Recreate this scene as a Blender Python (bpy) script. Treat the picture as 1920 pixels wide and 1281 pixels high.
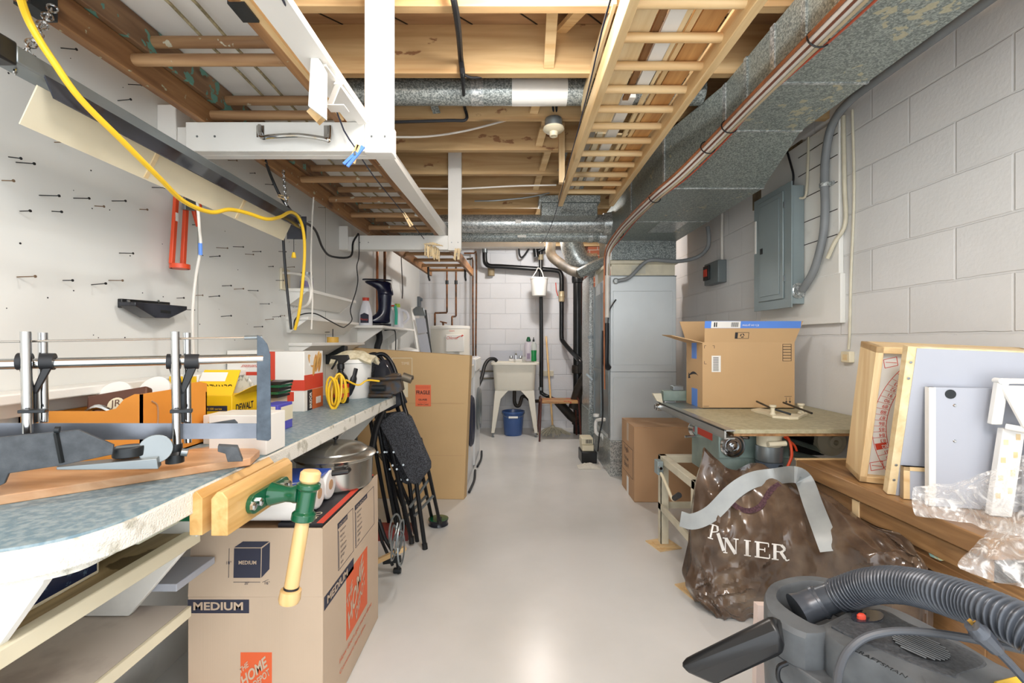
import bpy, bmesh, math, random
from mathutils import Vector, Matrix, Euler, noise
random.seed(7)
for o in list(bpy.data.objects): bpy.data.objects.remove(o)
SC = bpy.context.scene
COL = SC.collection
PI = math.pi
# ------------------------------------------------------------------ camera
F, CX, CY, CH = 853.0, 960.0, 640.5, 1.15
cd = bpy.data.cameras.new('camera'); cam = bpy.data.objects.new('camera', cd); COL.objects.link(cam)
cd.sensor_width = 36; cd.lens = F/1920*36; cd.clip_start = .03
cam.location = (0, 0, CH); cam.rotation_euler = (PI/2, 0, 0)
SC.camera = cam
# ------------------------------------------------------------------ world, lamps, exposure
w = bpy.data.worlds.new('world'); SC.world = w; w.use_nodes = True
w.node_tree.nodes['Background'].inputs[0].default_value = (.92, .96, 1, 1)
w.node_tree.nodes['Background'].inputs[1].default_value = 1.9
def lamp(name, loc, power, size, col=(1, .98, .955), typ='POINT'):
    l = bpy.data.lights.new(name, typ); l.energy = power; l.color = col
    if typ == 'POINT': l.shadow_soft_size = size
    else: l.shape = 'DISK'; l.size = size
    o = bpy.data.objects.new(name, l); COL.objects.link(o); o.location = loc
    return o
lamp('ceiling_and_fill_lamp', (.06, 1.25, 2.27), 25, .09)
lamp('ceiling_and_fill_lamp', (.45, -.25, 2.2), 50, .25)  # added fill lamp behind the camera, lifts the overall brightness
lamp('ceiling_and_fill_lamp', (.28, 4.85, 2.33), 46, .08, (1, .98, .96))  # added lamp kept out of sight behind the ducts to brighten the laundry area
SC.view_settings.view_transform = 'Standard'; SC.view_settings.look = 'None'
SC.view_settings.gamma = 1; SC.view_settings.use_curve_mapping = False
SC.view_settings.exposure = .57

# ------------------------------------------------------------------ geometry helpers
def at(x, y, D): return Vector(((x-CX)/F*D, D, CH-(y-CY)/F*D))
def onz(x, y, z): return at(x, y, (CH-z)*F/(y-CY))
def onX(x, y, X): return at(x, y, X*F/(x-CX))
def vplane(P, Q):                      # a vertical plane through two (X, Y) points
    d = Vector((Q[0]-P[0], Q[1]-P[1])); n = Vector((-d.y, d.x))
    def f(x, y, off=0):
        r = Vector(((x-CX)/F, 1.0)); D = (n.x*P[0]+n.y*P[1]+off*n.length)/(n.dot(r))
        return at(x, y, D)
    return f
def frame(o, xd, yd):
    x = Vector(xd).normalized(); y = Vector(yd); y = (y-x*y.dot(x)).normalized(); z = x.cross(y)
    m = Matrix((x, y, z)).transposed().to_4x4(); m.translation = Vector(o); return m
def T(x, y, z): return Matrix.Translation((x, y, z))
def RZ(a): return Matrix.Rotation(a, 4, 'Z')
def crv(pts, n=6):
    P = [Vector(p) for p in pts]; P = [P[0]*2-P[1]]+P+[P[-1]*2-P[-2]]; out = []
    for i in range(1, len(P)-2):
        for k in range(n):
            t = k/n; a, b, c, d = P[i-1], P[i], P[i+1], P[i+2]
            out.append(.5*((2*b)+(c-a)*t+(2*a-5*b+4*c-d)*t*t+(3*b-a-3*c+d)*t**3))
    out.append(P[-2]); return out
class MB:
    def __init__(s, M=None): s.bm = bmesh.new(); s.M = M or Matrix(); s.mi = 0
    def add(s, vs, fs):
        v = [s.bm.verts.new(s.M @ Vector(p)) for p in vs]
        for f in fs:
            try: s.bm.faces.new([v[i] for i in f]).material_index = s.mi
            except ValueError: pass
        bmesh.ops.remove_doubles(s.bm, verts=v, dist=1e-6)
        return s
    def box(s, x0, x1, y0, y1, z0, z1, M=None):
        vs = [(x, y, z) for z in (z0, z1) for y in (y0, y1) for x in (x0, x1)]
        if M: vs = [M @ Vector(p) for p in vs]
        return s.add(vs, [(0, 2, 3, 1), (4, 5, 7, 6), (0, 1, 5, 4), (2, 6, 7, 3), (0, 4, 6, 2), (1, 3, 7, 5)])
    def beam(s, p, q, a, b, up=(0, 0, 1)):   # bar from p to q, a wide, b high
        p, q = Vector(p), Vector(q); d = (q-p).normalized(); u = Vector(up)
        if abs(d.dot(u)) > .99: u = Vector((0, 1, 0))
        x = d.cross(u).normalized(); z = x.cross(d)
        vs = [c+x*sx*a/2+z*sz*b/2 for c in (p, q) for sz in (-1, 1) for sx in (-1, 1)]
        return s.add(vs, [(0, 1, 3, 2), (4, 6, 7, 5), (0, 4, 5, 1), (2, 3, 7, 6), (0, 2, 6, 4), (1, 5, 7, 3)])
    def tube(s, pts, r, n=10, caps=True, flat=1.0, up=None):
        P = [Vector(p) for p in pts]; m = len(P)
        R = r if isinstance(r, (list, tuple)) else [r]*m
        t = (P[1]-P[0]).normalized(); a = Vector(up) if up else (Vector((0, 0, 1)) if abs(t.z) < .9 else Vector((1, 0, 0)))
        a = (a-t*a.dot(t)).normalized(); vs = []
        for i in range(m):
            if 0 < i < m-1: t2 = (P[i+1]-P[i-1])
            elif i == 0: t2 = P[1]-P[0]
            else: t2 = P[i]-P[i-1]
            if t2.length > 1e-9: t = t2.normalized()
            a = (a-t*a.dot(t)); a = a.normalized() if a.length > 1e-6 else t.orthogonal().normalized()
            b = t.cross(a)
            for k in range(n):
                th = 2*PI*k/n; vs.append(P[i]+(a*math.cos(th)*flat+b*math.sin(th))*R[i])
        fs = [(i*n+k, i*n+(k+1) % n, (i+1)*n+(k+1) % n, (i+1)*n+k) for i in range(m-1) for k in range(n)]
        if caps: fs += [tuple(range(n))[::-1], tuple((m-1)*n+k for k in range(n))]
        return s.add(vs, fs)
    def cyl(s, p, q, r, r2=None, n=20): return s.tube([p, q], [r, r if r2 is None else r2], n)
    def lathe(s, prof, o=(0, 0, 0), n=28, M=None, sx=1, sy=1):
        vs = []; m = len(prof)
        for (r, z) in prof:
            for k in range(n):
                th = 2*PI*k/n; vs.append(Vector((r*math.cos(th)*sx, r*math.sin(th)*sy, z)))
        if M: vs = [M @ v for v in vs]
        vs = [v+Vector(o) for v in vs]
        fs = [(i*n+k, i*n+(k+1) % n, (i+1)*n+(k+1) % n, (i+1)*n+k) for i in range(m-1) for k in range(n)]
        if prof[0][0] > 1e-5: fs.append(tuple(range(n))[::-1])
        if prof[-1][0] > 1e-5: fs.append(tuple((m-1)*n+k for k in range(n)))
        return s.add(vs, fs)
    def prism(s, poly, vec):               # polygon of 3-D points swept by vec
        n = len(poly); P = [Vector(p) for p in poly]; v = Vector(vec)
        return s.add(P+[p+v for p in P], [tuple(range(n))[::-1], tuple(range(n, 2*n))]+[(i, (i+1) % n, n+(i+1) % n, n+i) for i in range(n)])
    def loft(s, rings, caps=True):
        n = len(rings[0]); vs = [p for r in rings for p in r]; m = len(rings)
        fs = [(i*n+k, i*n+(k+1) % n, (i+1)*n+(k+1) % n, (i+1)*n+k) for i in range(m-1) for k in range(n)]
        if caps: fs += [tuple(range(n))[::-1], tuple((m-1)*n+k for k in range(n))]
        return s.add(vs, fs)
    def grid(s, rows):
        m, n = len(rows), len(rows[0]); vs = [p for r in rows for p in r]
        return s.add(vs, [(i*n+k, i*n+k+1, (i+1)*n+k+1, (i+1)*n+k) for i in range(m-1) for k in range(n-1)])
    def ball(s, o, r, n=14, sz=1): return s.lathe([(r*math.sin(PI*i/8)+1e-6*0, -r*sz*math.cos(PI*i/8)) for i in range(9)], o, n)
    def build(s, name, mat, parent=None, bev=0, sharp=32, sub=0, label=None, solid=0):
        bm = s.bm
        if solid: bmesh.ops.recalc_face_normals(bm, faces=bm.faces); bmesh.ops.solidify(bm, geom=list(bm.faces), thickness=solid)
        bmesh.ops.recalc_face_normals(bm, faces=bm.faces)
        for f in bm.faces: f.smooth = True
        for e in bm.edges:
            if len(e.link_faces) == 2 and e.calc_face_angle(0) > math.radians(sharp): e.smooth = False
        o0 = None
        if parent is None:
            xs = [v.co for v in bm.verts]
            o0 = Vector((sum((min(c[i] for c in xs), max(c[i] for c in xs)))/2 for i in range(2)))
            o0 = Vector((o0[0], o0[1], min(c.z for c in xs)))
        else: o0 = wloc(parent)
        for v in bm.verts: v.co -= o0
        me = bpy.data.meshes.new(name); bm.to_mesh(me); bm.free()
        for m_ in (mat if isinstance(mat, (list, tuple)) else [mat]): me.materials.append(m_)
        o = bpy.data.objects.new(name, me); COL.objects.link(o)
        if parent is None: o.location = o0
        else: o.parent = parent
        if sub: md = o.modifiers.new('sub', 'SUBSURF'); md.levels = md.render_levels = sub
        if bev: md = o.modifiers.new('bevel', 'BEVEL'); md.width = bev; md.segments = 2; md.limit_method = 'ANGLE'; md.harden_normals = False
        if label: o['label'] = label
        return o
def wloc(o):
    v = Vector(o.location)
    while o.parent: o = o.parent; v += Vector(o.location)
    return v
def tag(o, label, cat, group=None, kind=None):
    o['label'] = label; o['category'] = cat
    if group: o['group'] = group
    if kind: o['kind'] = kind
    return o
def thing(name, label, cat, loc, group=None):
    o = bpy.data.objects.new(name, None); COL.objects.link(o); o.location = loc; o.empty_display_size = .05
    return tag(o, label, cat, group)
def struct(o): o['kind'] = 'structure'; return o
def dup(root, loc=None, rot=None, label=None, group=None, par=None):
    c = root.copy(); COL.objects.link(c)
    if par is not None: c.parent = par
    if loc is not None: c.location = loc
    if rot is not None: c.rotation_euler = rot
    if label: c['label'] = label
    if group: c['group'] = group
    for ch in list(root.children): dup(ch, par=c)
    return c
def txt(s, M, mat, parent, name='lettering', w=None, h=None, ex=.0004, bold=0, shear=0, align='LEFT', space=1, label=None):
    c = bpy.data.curves.new('t', 'FONT'); c.body = s; c.size = 1; c.extrude = 0; c.offset = bold; c.shear = shear; c.space_character = space
    c.resolution_u = 3
    o = bpy.data.objects.new('t', c); COL.objects.link(o)
    bpy.context.view_layer.update()
    me = bpy.data.meshes.new_from_object(o.evaluated_get(bpy.context.evaluated_depsgraph_get()))
    bpy.data.objects.remove(o)
    if not len(me.vertices): return None
    xs = [v.co.x for v in me.vertices]; ys = [v.co.y for v in me.vertices]
    x0, x1, y0, y1 = min(xs), max(xs), min(ys), max(ys)
    kx = (w/(x1-x0)) if w else None; ky = (h/(y1-y0)) if h else None
    kx = kx or ky; ky = ky or kx
    sh = {'LEFT': 0, 'CENTER': .5, 'RIGHT': 1}[align]
    bm = bmesh.new(); bm.from_mesh(me); bpy.data.meshes.remove(me)
    p0 = wloc(parent)
    for v in bm.verts:
        v.co = (M @ Vector(((v.co.x-x0-sh*(x1-x0))*kx, (v.co.y-y0)*ky, ex)))-p0
    me = bpy.data.meshes.new(name); bm.to_mesh(me); bm.free(); me.materials.append(mat)
    o = bpy.data.objects.new(name, me); COL.objects.link(o); o.parent = parent
    if label: o['label'] = label
    return o
def decal(M, x0, x1, y0, y1, mat, parent, name='label_sticker', t=.0006, z=0):
    return MB(M).box(x0, x1, y0, y1, z-.0004, z+t).build(name, mat, parent)

# ------------------------------------------------------------------ materials
MATS = {}
def nodes(name):
    m = bpy.data.materials.new(name); m.use_nodes = True; nt = m.node_tree
    return m, nt, nt.nodes['Principled BSDF']
def rgb(h):
    h = h.lstrip('#'); c = [int(h[i:i+2], 16)/255 for i in (0, 2, 4)]
    return tuple(x/12.92 if x <= .04045 else ((x+.055)/1.055)**2.4 for x in c)+(1,)
def N(nt, t, **k):
    n = nt.nodes.new(t)
    for a, b in k.items():
        if a.startswith('i_'): n.inputs[a[2:].replace('_', ' ')].default_value = b
        else: setattr(n, a, b)
    return n
def coords(nt, sc=(1, 1, 1), rot=(0, 0, 0)):
    tc = N(nt, 'ShaderNodeTexCoord'); mp = N(nt, 'ShaderNodeMapping'); mp.inputs['Scale'].default_value = sc; mp.inputs['Rotation'].default_value = rot
    nt.links.new(tc.outputs['Object'], mp.inputs['Vector']); return mp.outputs['Vector']
def ramp(nt, fac, stops):
    r = N(nt, 'ShaderNodeValToRGB'); e = r.color_ramp.elements
    while len(e) < len(stops): e.new(.5)
    for i, (p, c) in enumerate(stops): e[i].position = p; e[i].color = c if len(c) == 4 else tuple(c)+(1,)
    nt.links.new(fac, r.inputs[0]); return r.outputs[0]
def bump(nt, bs, h, st=.3, dist=.002):
    b = N(nt, 'ShaderNodeBump'); b.inputs['Strength'].default_value = st; b.inputs['Distance'].default_value = dist
    nt.links.new(h, b.inputs['Height']); nt.links.new(b.outputs[0], bs.inputs['Normal'])
def paint(name, col, rough=.5, metal=0, var=.08, sc=6, bmp=.1, col2=None, lo=.35, hi=.65, spec=None, alpha=1, trans=0, dist=.002, coat=0, bsc=None):
    m, nt, b = nodes(name); c = rgb(col)
    n = N(nt, 'ShaderNodeTexNoise'); n.inputs['Scale'].default_value = sc; n.inputs['Detail'].default_value = 6
    v = coords(nt); nt.links.new(v, n.inputs['Vector'])
    c2 = rgb(col2) if col2 else tuple(x*(1-var) for x in c[:3])+(1,)
    nt.links.new(ramp(nt, n.outputs[0], [(lo, c2), (hi, c)]), b.inputs['Base Color'])
    b.inputs['Roughness'].default_value = rough; b.inputs['Metallic'].default_value = metal
    if trans: b.inputs['Transmission Weight'].default_value = trans
    if alpha < 1: b.inputs['Alpha'].default_value = alpha
    if coat: b.inputs['Coat Weight'].default_value = coat
    if bmp:
        n2 = N(nt, 'ShaderNodeTexNoise'); n2.inputs['Scale'].default_value = bsc or sc*12; n2.inputs['Detail'].default_value = 4
        nt.links.new(v, n2.inputs['Vector']); bump(nt, b, n2.outputs[0], bmp, dist)
    MATS[name] = m; return m
def wood(name, c1, c2, axis='Y', sc=1.0, rough=.6, knots=True, stain=None):
    m, nt, b = nodes(name); s = [14*sc]*3; s['XYZ'.index(axis)] = 1.1*sc
    v = coords(nt, tuple(s)); n = N(nt, 'ShaderNodeTexNoise'); n.inputs['Scale'].default_value = 2.2; n.inputs['Detail'].default_value = 8; n.inputs['Distortion'].default_value = .6
    nt.links.new(v, n.inputs['Vector'])
    c = ramp(nt, n.outputs[0], [(.3, rgb(c1)), (.7, rgb(c2))])
    if knots:
        vo = N(nt, 'ShaderNodeTexVoronoi'); vo.inputs['Scale'].default_value = 1
        s2 = [9*sc]*3; s2['XYZ'.index(axis)] = 3.2*sc
        nt.links.new(coords(nt, tuple(s2)), vo.inputs['Vector'])
        k = ramp(nt, vo.outputs['Distance'], [(.0, (1, 1, 1)), (.09, (.55, .55, .55)), (.16, (0, 0, 0))])
        mx = N(nt, 'ShaderNodeMix', data_type='RGBA'); nt.links.new(k, mx.inputs[0]); nt.links.new(c, mx.inputs[6]); mx.inputs[7].default_value = tuple(x*.35 for x in rgb(c1)[:3])+(1,)
        c = mx.outputs[2]
    if stain:
        n3 = N(nt, 'ShaderNodeTexNoise'); n3.inputs['Scale'].default_value = stain[1]; n3.inputs['Detail'].default_value = 7
        nt.links.new(coords(nt, stain[3] if len(stain) > 3 else (1, 1, 1)), n3.inputs['Vector'])
        f = ramp(nt, n3.outputs[0], [(stain[2], (0, 0, 0)), (stain[2]+.02, (1, 1, 1))])
        mx = N(nt, 'ShaderNodeMix', data_type='RGBA'); nt.links.new(f, mx.inputs[0]); nt.links.new(c, mx.inputs[6]); mx.inputs[7].default_value = rgb(stain[0])
        c = mx.outputs[2]
    nt.links.new(c, b.inputs['Base Color']); b.inputs['Roughness'].default_value = rough
    bump(nt, b, n.outputs[0], .25, .001); MATS[name] = m; return m
def galv(name, c1, c2, sc=45, rough=.42, metal=.55, spots=None):
    m, nt, b = nodes(name); v = coords(nt); vo = N(nt, 'ShaderNodeTexVoronoi'); vo.inputs['Scale'].default_value = sc
    nt.links.new(v, vo.inputs['Vector']); n = N(nt, 'ShaderNodeTexNoise'); n.inputs['Scale'].default_value = sc*1.5; n.inputs['Detail'].default_value = 5; nt.links.new(v, n.inputs['Vector'])
    sp = N(nt, 'ShaderNodeSeparateColor'); nt.links.new(vo.outputs['Color'], sp.inputs[0])
    ad = N(nt, 'ShaderNodeMath', operation='MULTIPLY'); nt.links.new(sp.outputs[0], ad.inputs[0]); nt.links.new(n.outputs[0], ad.inputs[1])
    c = ramp(nt, ad.outputs[0], [(.08, rgb(c1)), (.30, tuple((a+b_)/2 for a, b_ in zip(rgb(c1), rgb(c2)))), (.5, rgb(c2))])
    if spots:
        n3 = N(nt, 'ShaderNodeTexNoise'); n3.inputs['Scale'].default_value = 26; n3.inputs['Detail'].default_value = 2
        nt.links.new(v, n3.inputs['Vector'])
        n4 = N(nt, 'ShaderNodeTexNoise'); n4.inputs['Scale'].default_value = 2.0; nt.links.new(v, n4.inputs['Vector'])
        mu = N(nt, 'ShaderNodeMath', operation='MULTIPLY'); nt.links.new(n3.outputs[0], mu.inputs[0]); nt.links.new(n4.outputs[0], mu.inputs[1])
        f = ramp(nt, mu.outputs[0], [(.36, (0, 0, 0)), (.375, (.75, .75, .75))])
        mx = N(nt, 'ShaderNodeMix', data_type='RGBA'); nt.links.new(f, mx.inputs[0]); nt.links.new(c, mx.inputs[6]); mx.inputs[7].default_value = rgb(spots); c = mx.outputs[2]
    nt.links.new(c, b.inputs['Base Color']); b.inputs['Roughness'].default_value = rough; b.inputs['Metallic'].default_value = metal
    MATS[name] = m; return m
def blocks(name, axis, c1='e6e6e4', mort='cfcfcd', zsplit=None, tint=None, off=(0, 0)):
    m, nt, b = nodes(name); tc = N(nt, 'ShaderNodeTexCoord'); sx = N(nt, 'ShaderNodeSeparateXYZ'); nt.links.new(tc.outputs['Object'], sx.inputs[0])
    cb = N(nt, 'ShaderNodeCombineXYZ'); ax = N(nt, 'ShaderNodeMath', operation='ADD'); ax.inputs[1].default_value = off[0]; nt.links.new(sx.outputs[axis], ax.inputs[0])
    az = N(nt, 'ShaderNodeMath', operation='ADD'); az.inputs[1].default_value = off[1]; nt.links.new(sx.outputs['Z'], az.inputs[0])
    nz = N(nt, 'ShaderNodeTexNoise'); nz.inputs['Scale'].default_value = 9; nt.links.new(tc.outputs['Object'], nz.inputs['Vector'])
    nm = N(nt, 'ShaderNodeMath', operation='MULTIPLY_ADD'); nm.inputs[1].default_value = .012; nt.links.new(nz.outputs[0], nm.inputs[0]); nt.links.new(az.outputs[0], nm.inputs[2])
    nt.links.new(ax.outputs[0], cb.inputs[0]); nt.links.new(nm.outputs[0], cb.inputs[1])
    br = N(nt, 'ShaderNodeTexBrick'); br.offset = .5; br.inputs['Scale'].default_value = 1; br.inputs['Mortar Size'].default_value = .0055; br.inputs['Mortar Smooth'].default_value = .5
    br.inputs['Brick Width'].default_value = .406; br.inputs['Row Height'].default_value = .203
    br.inputs['Color1'].default_value = rgb(c1); br.inputs['Color2'].default_value = tuple(x*.95 for x in rgb(c1)[:3])+(1,); br.inputs['Mortar'].default_value = rgb(mort)
    nt.links.new(cb.outputs[0], br.inputs['Vector'])
    nf = N(nt, 'ShaderNodeTexNoise'); nf.inputs['Scale'].default_value = 70; nf.inputs['Detail'].default_value = 6; nt.links.new(tc.outputs['Object'], nf.inputs['Vector'])
    col = br.outputs['Color']; inv = N(nt, 'ShaderNodeMath', operation='SUBTRACT'); inv.inputs[0].default_value = 1; nt.links.new(br.outputs['Fac'], inv.inputs[1])
    hgt = inv.outputs[0]
    if zsplit is not None:
        g = N(nt, 'ShaderNodeMath', operation='GREATER_THAN'); g.inputs[1].default_value = zsplit
        z2 = N(nt, 'ShaderNodeMath', operation='MULTIPLY_ADD'); z2.inputs[1].default_value = .03; nt.links.new(nz.outputs[0], z2.inputs[0]); nt.links.new(sx.outputs['Z'], z2.inputs[2])
        nt.links.new(z2.outputs[0], g.inputs[0])
        mx = N(nt, 'ShaderNodeMix', data_type='RGBA'); nt.links.new(g.outputs[0], mx.inputs[0]); mx.inputs[6].default_value = tuple(x*1.0 for x in rgb(c1)[:3])+(1,); nt.links.new(col, mx.inputs[7]); col = mx.outputs[2]
        h2 = N(nt, 'ShaderNodeMath', operation='MULTIPLY'); nt.links.new(g.outputs[0], h2.inputs[0]); nt.links.new(hgt, h2.inputs[1]); hgt = h2.outputs[0]
    ns = N(nt, 'ShaderNodeTexNoise'); ns.inputs['Scale'].default_value = 1.6; ns.inputs['Detail'].default_value = 5; nt.links.new(tc.outputs['Object'], ns.inputs['Vector'])
    st = ramp(nt, ns.outputs[0], [(.35, (.84, .84, .83)), (.6, (1, 1, 1))])
    mm = N(nt, 'ShaderNodeMix', data_type='RGBA', blend_type='MULTIPLY'); mm.inputs[0].default_value = .55; nt.links.new(col, mm.inputs[6]); nt.links.new(st, mm.inputs[7])
    nt.links.new(mm.outputs[2], b.inputs['Base Color']); b.inputs['Roughness'].default_value = .62
    hh = N(nt, 'ShaderNodeMath', operation='MULTIPLY_ADD'); hh.inputs[1].default_value = .28; nt.links.new(nf.outputs[0], hh.inputs[0]); nt.links.new(hgt, hh.inputs[2])
    bump(nt, b, hh.outputs[0], .6, .006); MATS[name] = m; return m

W_ = paint('white_paint', 'eceae4', .45, var=.06, sc=3, bmp=.12)
WS = paint('white_paint_scuffed', 'e9e8e2', .5, var=.2, sc=5, bmp=.25, lo=.25, hi=.4)
PANEL = paint('panel_paint', 'dfe0dc', .33, var=.05, sc=2, bmp=.04, bsc=120)
PEEL = paint('peeling_white_paint', 'e3e0d6', .6, sc=22, bmp=.8, col2='b5b1a2', lo=.34, hi=.44, dist=.004)
CREAM = paint('cream_paint', 'e6dcc0', .5, var=.1, bmp=.1)
CREAMM = paint('cream_metal', 'd6cfb8', .45, var=.15, sc=14, bmp=.1)
FLOOR = paint('floor_paint', 'dededc', .26, sc=1.3, col2='cdcecb', lo=.3, hi=.6, bmp=.12, bsc=9, dist=.003)
JOIST = wood('joist_wood', 'b48d5e', 'd9bb8b', 'X', .6, .7, stain=('946a48', 5.5, .655, (1, 1, 2.0)))
SUBF = wood('subfloor_wood', '94704e', 'bd9870', 'X', .7, .8)
PINE = wood('pine_wood', 'cda873', 'ead0a0', 'Y', .8, .5)
PINEX = wood('pine_wood_cross', 'd2ac78', 'ecd2a2', 'X', .8, .5)
PINEZ = wood('pine_wood_upright', 'd4ae7a', 'efd8ac', 'Z', .8, .5)
TRIMW = wood('pale_trim_wood', 'd9bd8c', 'efdcb4', 'Y', 1, .5, False)
OLDW = wood('old_brown_wood', '6b4526', 'a1774c', 'Y', 1, .6, True, ('a5a588', 30, .66))
OLDG = wood('paint_splashed_wood', '62442f', '907050', 'Y', 1, .6, True, ('5f8f80', 24, .6))
OLDX = wood('old_brown_rung_wood', '7f5a3a', 'b38e64', 'X', 1, .6, False, ('c2bda6', 26, .66))
GALV = galv('galvanised_steel', '6e7675', 'bcc2bf', 170, .4, .35)
GALVU = galv('galvanised_steel_spotted', '6f7875', 'a9b1ab', 190, .42, .35, 'c0b998')
GALVB = galv('bright_galvanised_steel', '8f9595', 'd8dbd9', 120, .3, .5)
GALVS = paint('furnace_steel', 'd3d9db', .34, .25, .06, 4, .02)
PLAINM = paint('grey_steel', '8d9496', .35, .7, .15, 8, .05)
DARKM = paint('dark_steel', '35383a', .4, .6, .25, 9, .08)
CHROME = paint('chrome', 'c9cbcc', .12, 1, .05, 5, 0)
STEEL = paint('brushed_stainless', 'b9b6ae', .24, .95, .1, 3, .03)
ALU = paint('aluminium', 'b5b7b4', .35, .8, .12, 9, .04)
BLK = paint('black_plastic', '17181a', .35, var=.3, bmp=.05)
BLKR = paint('black_rubber', '1e2024', .5, var=.25, bmp=.1)
PIPEB = paint('black_drain_pipe', '121518', .28, var=.4, sc=9, bmp=.06)
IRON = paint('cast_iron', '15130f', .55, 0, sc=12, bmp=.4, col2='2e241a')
COPPER = paint('weathered_copper', '8a5a3a', .4, .6, sc=14, col2='4c3a2c', bmp=.05)
COPR = paint('copper_line', 'b4714a', .35, .5, .25, 12, 0)
NAVY = paint('navy_rubber', '0c1230', .22, var=.3, sc=4, bmp=.03)
YEL = paint('yellow_cable_plastic', 'edc22b', .35, var=.1, bmp=0)
ORG = paint('orange_enamel', 'e0502a', .35, var=.12, bmp=.02)
WPL = paint('white_plastic', 'ecebe6', .35, var=.04, bmp=0)
WPIPE = paint('white_pipe', 'e4dfd6', .4, var=.12, sc=5, bmp=.02)
BLUEL = paint('blue_laminate', '93a5ab', .45, sc=60, col2='728c98', lo=.42, hi=.6, bmp=.15)
def cardboard(name, col, ax=(400, 400, 1), var=.06):
    m = paint(name, col, .75, 0, var, 3, .06); nt = m.node_tree; b = nt.nodes['Principled BSDF']
    wv = N(nt, 'ShaderNodeTexNoise'); wv.inputs['Scale'].default_value = 1; nt.links.new(coords(nt, ax), wv.inputs['Vector']); bump(nt, b, wv.outputs[0], .25, .0008); return m
CARD = cardboard('brown_cardboard', 'c6a377', (350, 350, 2))
CARDT = cardboard('tan_cardboard', 'c6b19a', (350, 350, 2))
CARDY = cardboard('yellow_brown_cardboard', 'cbab7c', (2, 2, 350))
CARDD = cardboard('darker_cardboard', 'bb9570', (350, 350, 2))
INK = paint('black_ink', '26262c', .6, var=.1, bmp=0)
INKN = paint('navy_ink', '2c2f42', .6, var=.1, bmp=0)
INKW = paint('white_ink', 'f2efea', .6, var=.03, bmp=0)
INKR = paint('red_ink', 'd2452f', .55, var=.06, bmp=0)
HDO = paint('orange_ink', 'e06336', .55, var=.06, bmp=0)
TAPEB = paint('blue_tape', '5c8ce0', .4, var=.05, bmp=0)
GREENE = paint('green_enamel', '0d5a3a', .2, var=.15, bmp=.03, coat=.4)
BEECH = wood('beech_wood', 'd9ab6a', 'eccb92', 'Z', 1, .35, False)
VISEW = wood('vise_jaw_wood', 'c39553', 'dfb87a', 'Y', 1.4, .4, False)
BRWN = wood('desk_veneer', '7c5a3a', 'a88258', 'Y', 1.2, .35, False)
BLUEP = paint('blue_bucket_plastic', '3f5f98', .3, var=.08, bmp=.02)
GREYP = paint('panel_box_grey', '8c999b', .38, .15, .06, 5, .03)
YBOX = paint('yellow_carton', 'f2c418', .45, var=.05, bmp=.02)
OBOX = paint('orange_carton', 'e8983a', .6, var=.06, bmp=.03)
GREYB = paint('grey_board', 'b2b6c0', .4, var=.05, sc=3, bmp=.02)

# ------------------------------------------------------------------ room shell
XL, XR, YB = -1.23, 1.70, 6.05
ZJ, ZS = 2.345, 2.565
struct(MB().box(-1.33, 1.8, -.7, 6.2, -.1, 0).build('floor', FLOOR))
struct(MB().box(XL-.1, XL, -.7, YB, 0, ZS).build('wall_left', PANEL))
wr = struct(MB().box(XR, XR+.1, -.7, YB, 0, ZS).build('wall_right', blocks('wall_blocks_side', 'Y', 'e2e2e1', 'dadad9', 1.19, off=(2.96, 0.03))))
struct(MB().box(XL-.1, XR+.1, YB, YB+.1, 0, ZS).build('wall_back', blocks('wall_blocks_back', 'X', 'dcdee2', 'cfd1d6', off=(.12, .1))))
# subfloor boards laid diagonally
ceil_ = struct(MB().box(XL-.1, XR+.1, -.7, YB+.1, ZS, ZS+.03).build('ceiling', SUBF))
def cbuild(mb, name, mat, **k): return mb.build(name, mat, ceil_, **k)
k = -3.6
while k < 7.2:
    # gap strips between diagonal boards: shallow battens
    a = Vector((XL, k, ZS-.0015)); b_ = Vector((XR, k+2.93*.9, ZS-.0015))
    def cl(p, q):
        if q.y < -.7 or p.y > YB: return None
        if p.y < -.7: t = (-.7-p.y)/(q.y-p.y); p = p.lerp(q, t)
        if q.y > YB: t = (YB-p.y)/(q.y-p.y); q = p.lerp(q, t)
        return p, q
    r = cl(a, b_)
    if r and (r[1]-r[0]).length > .1: cbuild(MB().beam(r[0], r[1], .005, .003), 'board_seam', IRON)
    k += .26
JD = [1.62+.4065*i for i in range(-3, 11)]
for i, d in enumerate(JD):
    cbuild(MB().box(XL, XR, d, d+.038, ZJ, ZS), 'joist', JOIST, bev=.002)
# ------------------------------------------------------------------ ceiling carpentry
def xz(x, y, D): p = at(x, y, D); return p.x, p.z
# cross bridging between the joists
for i, (xa, xb) in enumerate([(1018, 1029), (1022, 1000), (1022, 1010), (1026, 1016), (1010, 1004), (1008, 1014), (1012, 1006)]):
    d0, d1 = 1.62+.4065*i+.038, 1.62+.4065*(i+1)
    Xa, Xb = (xa+10-CX)/F*d1*.98, (xb-CX)/F*d1
    cbuild(MB().beam((Xa, d0, ZS-.03), (Xb, d1, ZJ+.03), .045, .02), 'bridging_board', PINEX)
    if i not in (1, 6): cbuild(MB().beam((Xa+.06, d1, ZS-.03), (Xb+.1, d0, ZJ+.03), .045, .02), 'bridging_board', PINEX)
cbuild(MB().beam((-.47, 2.07, ZS-.02), (-.40, 2.42, ZJ+.02), .04, .006), 'bridging_strap', GALV)
cbuild(MB().beam((.40, 2.87, ZS-.02), (.34, 3.24, ZJ+.02), .03, .006), 'bridging_strap', GALV)
cbuild(MB().beam((.62, 3.28, ZS-.02), (.55, 3.64, ZJ+.02), .03, .006), 'bridging_strap', GALV)
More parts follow.
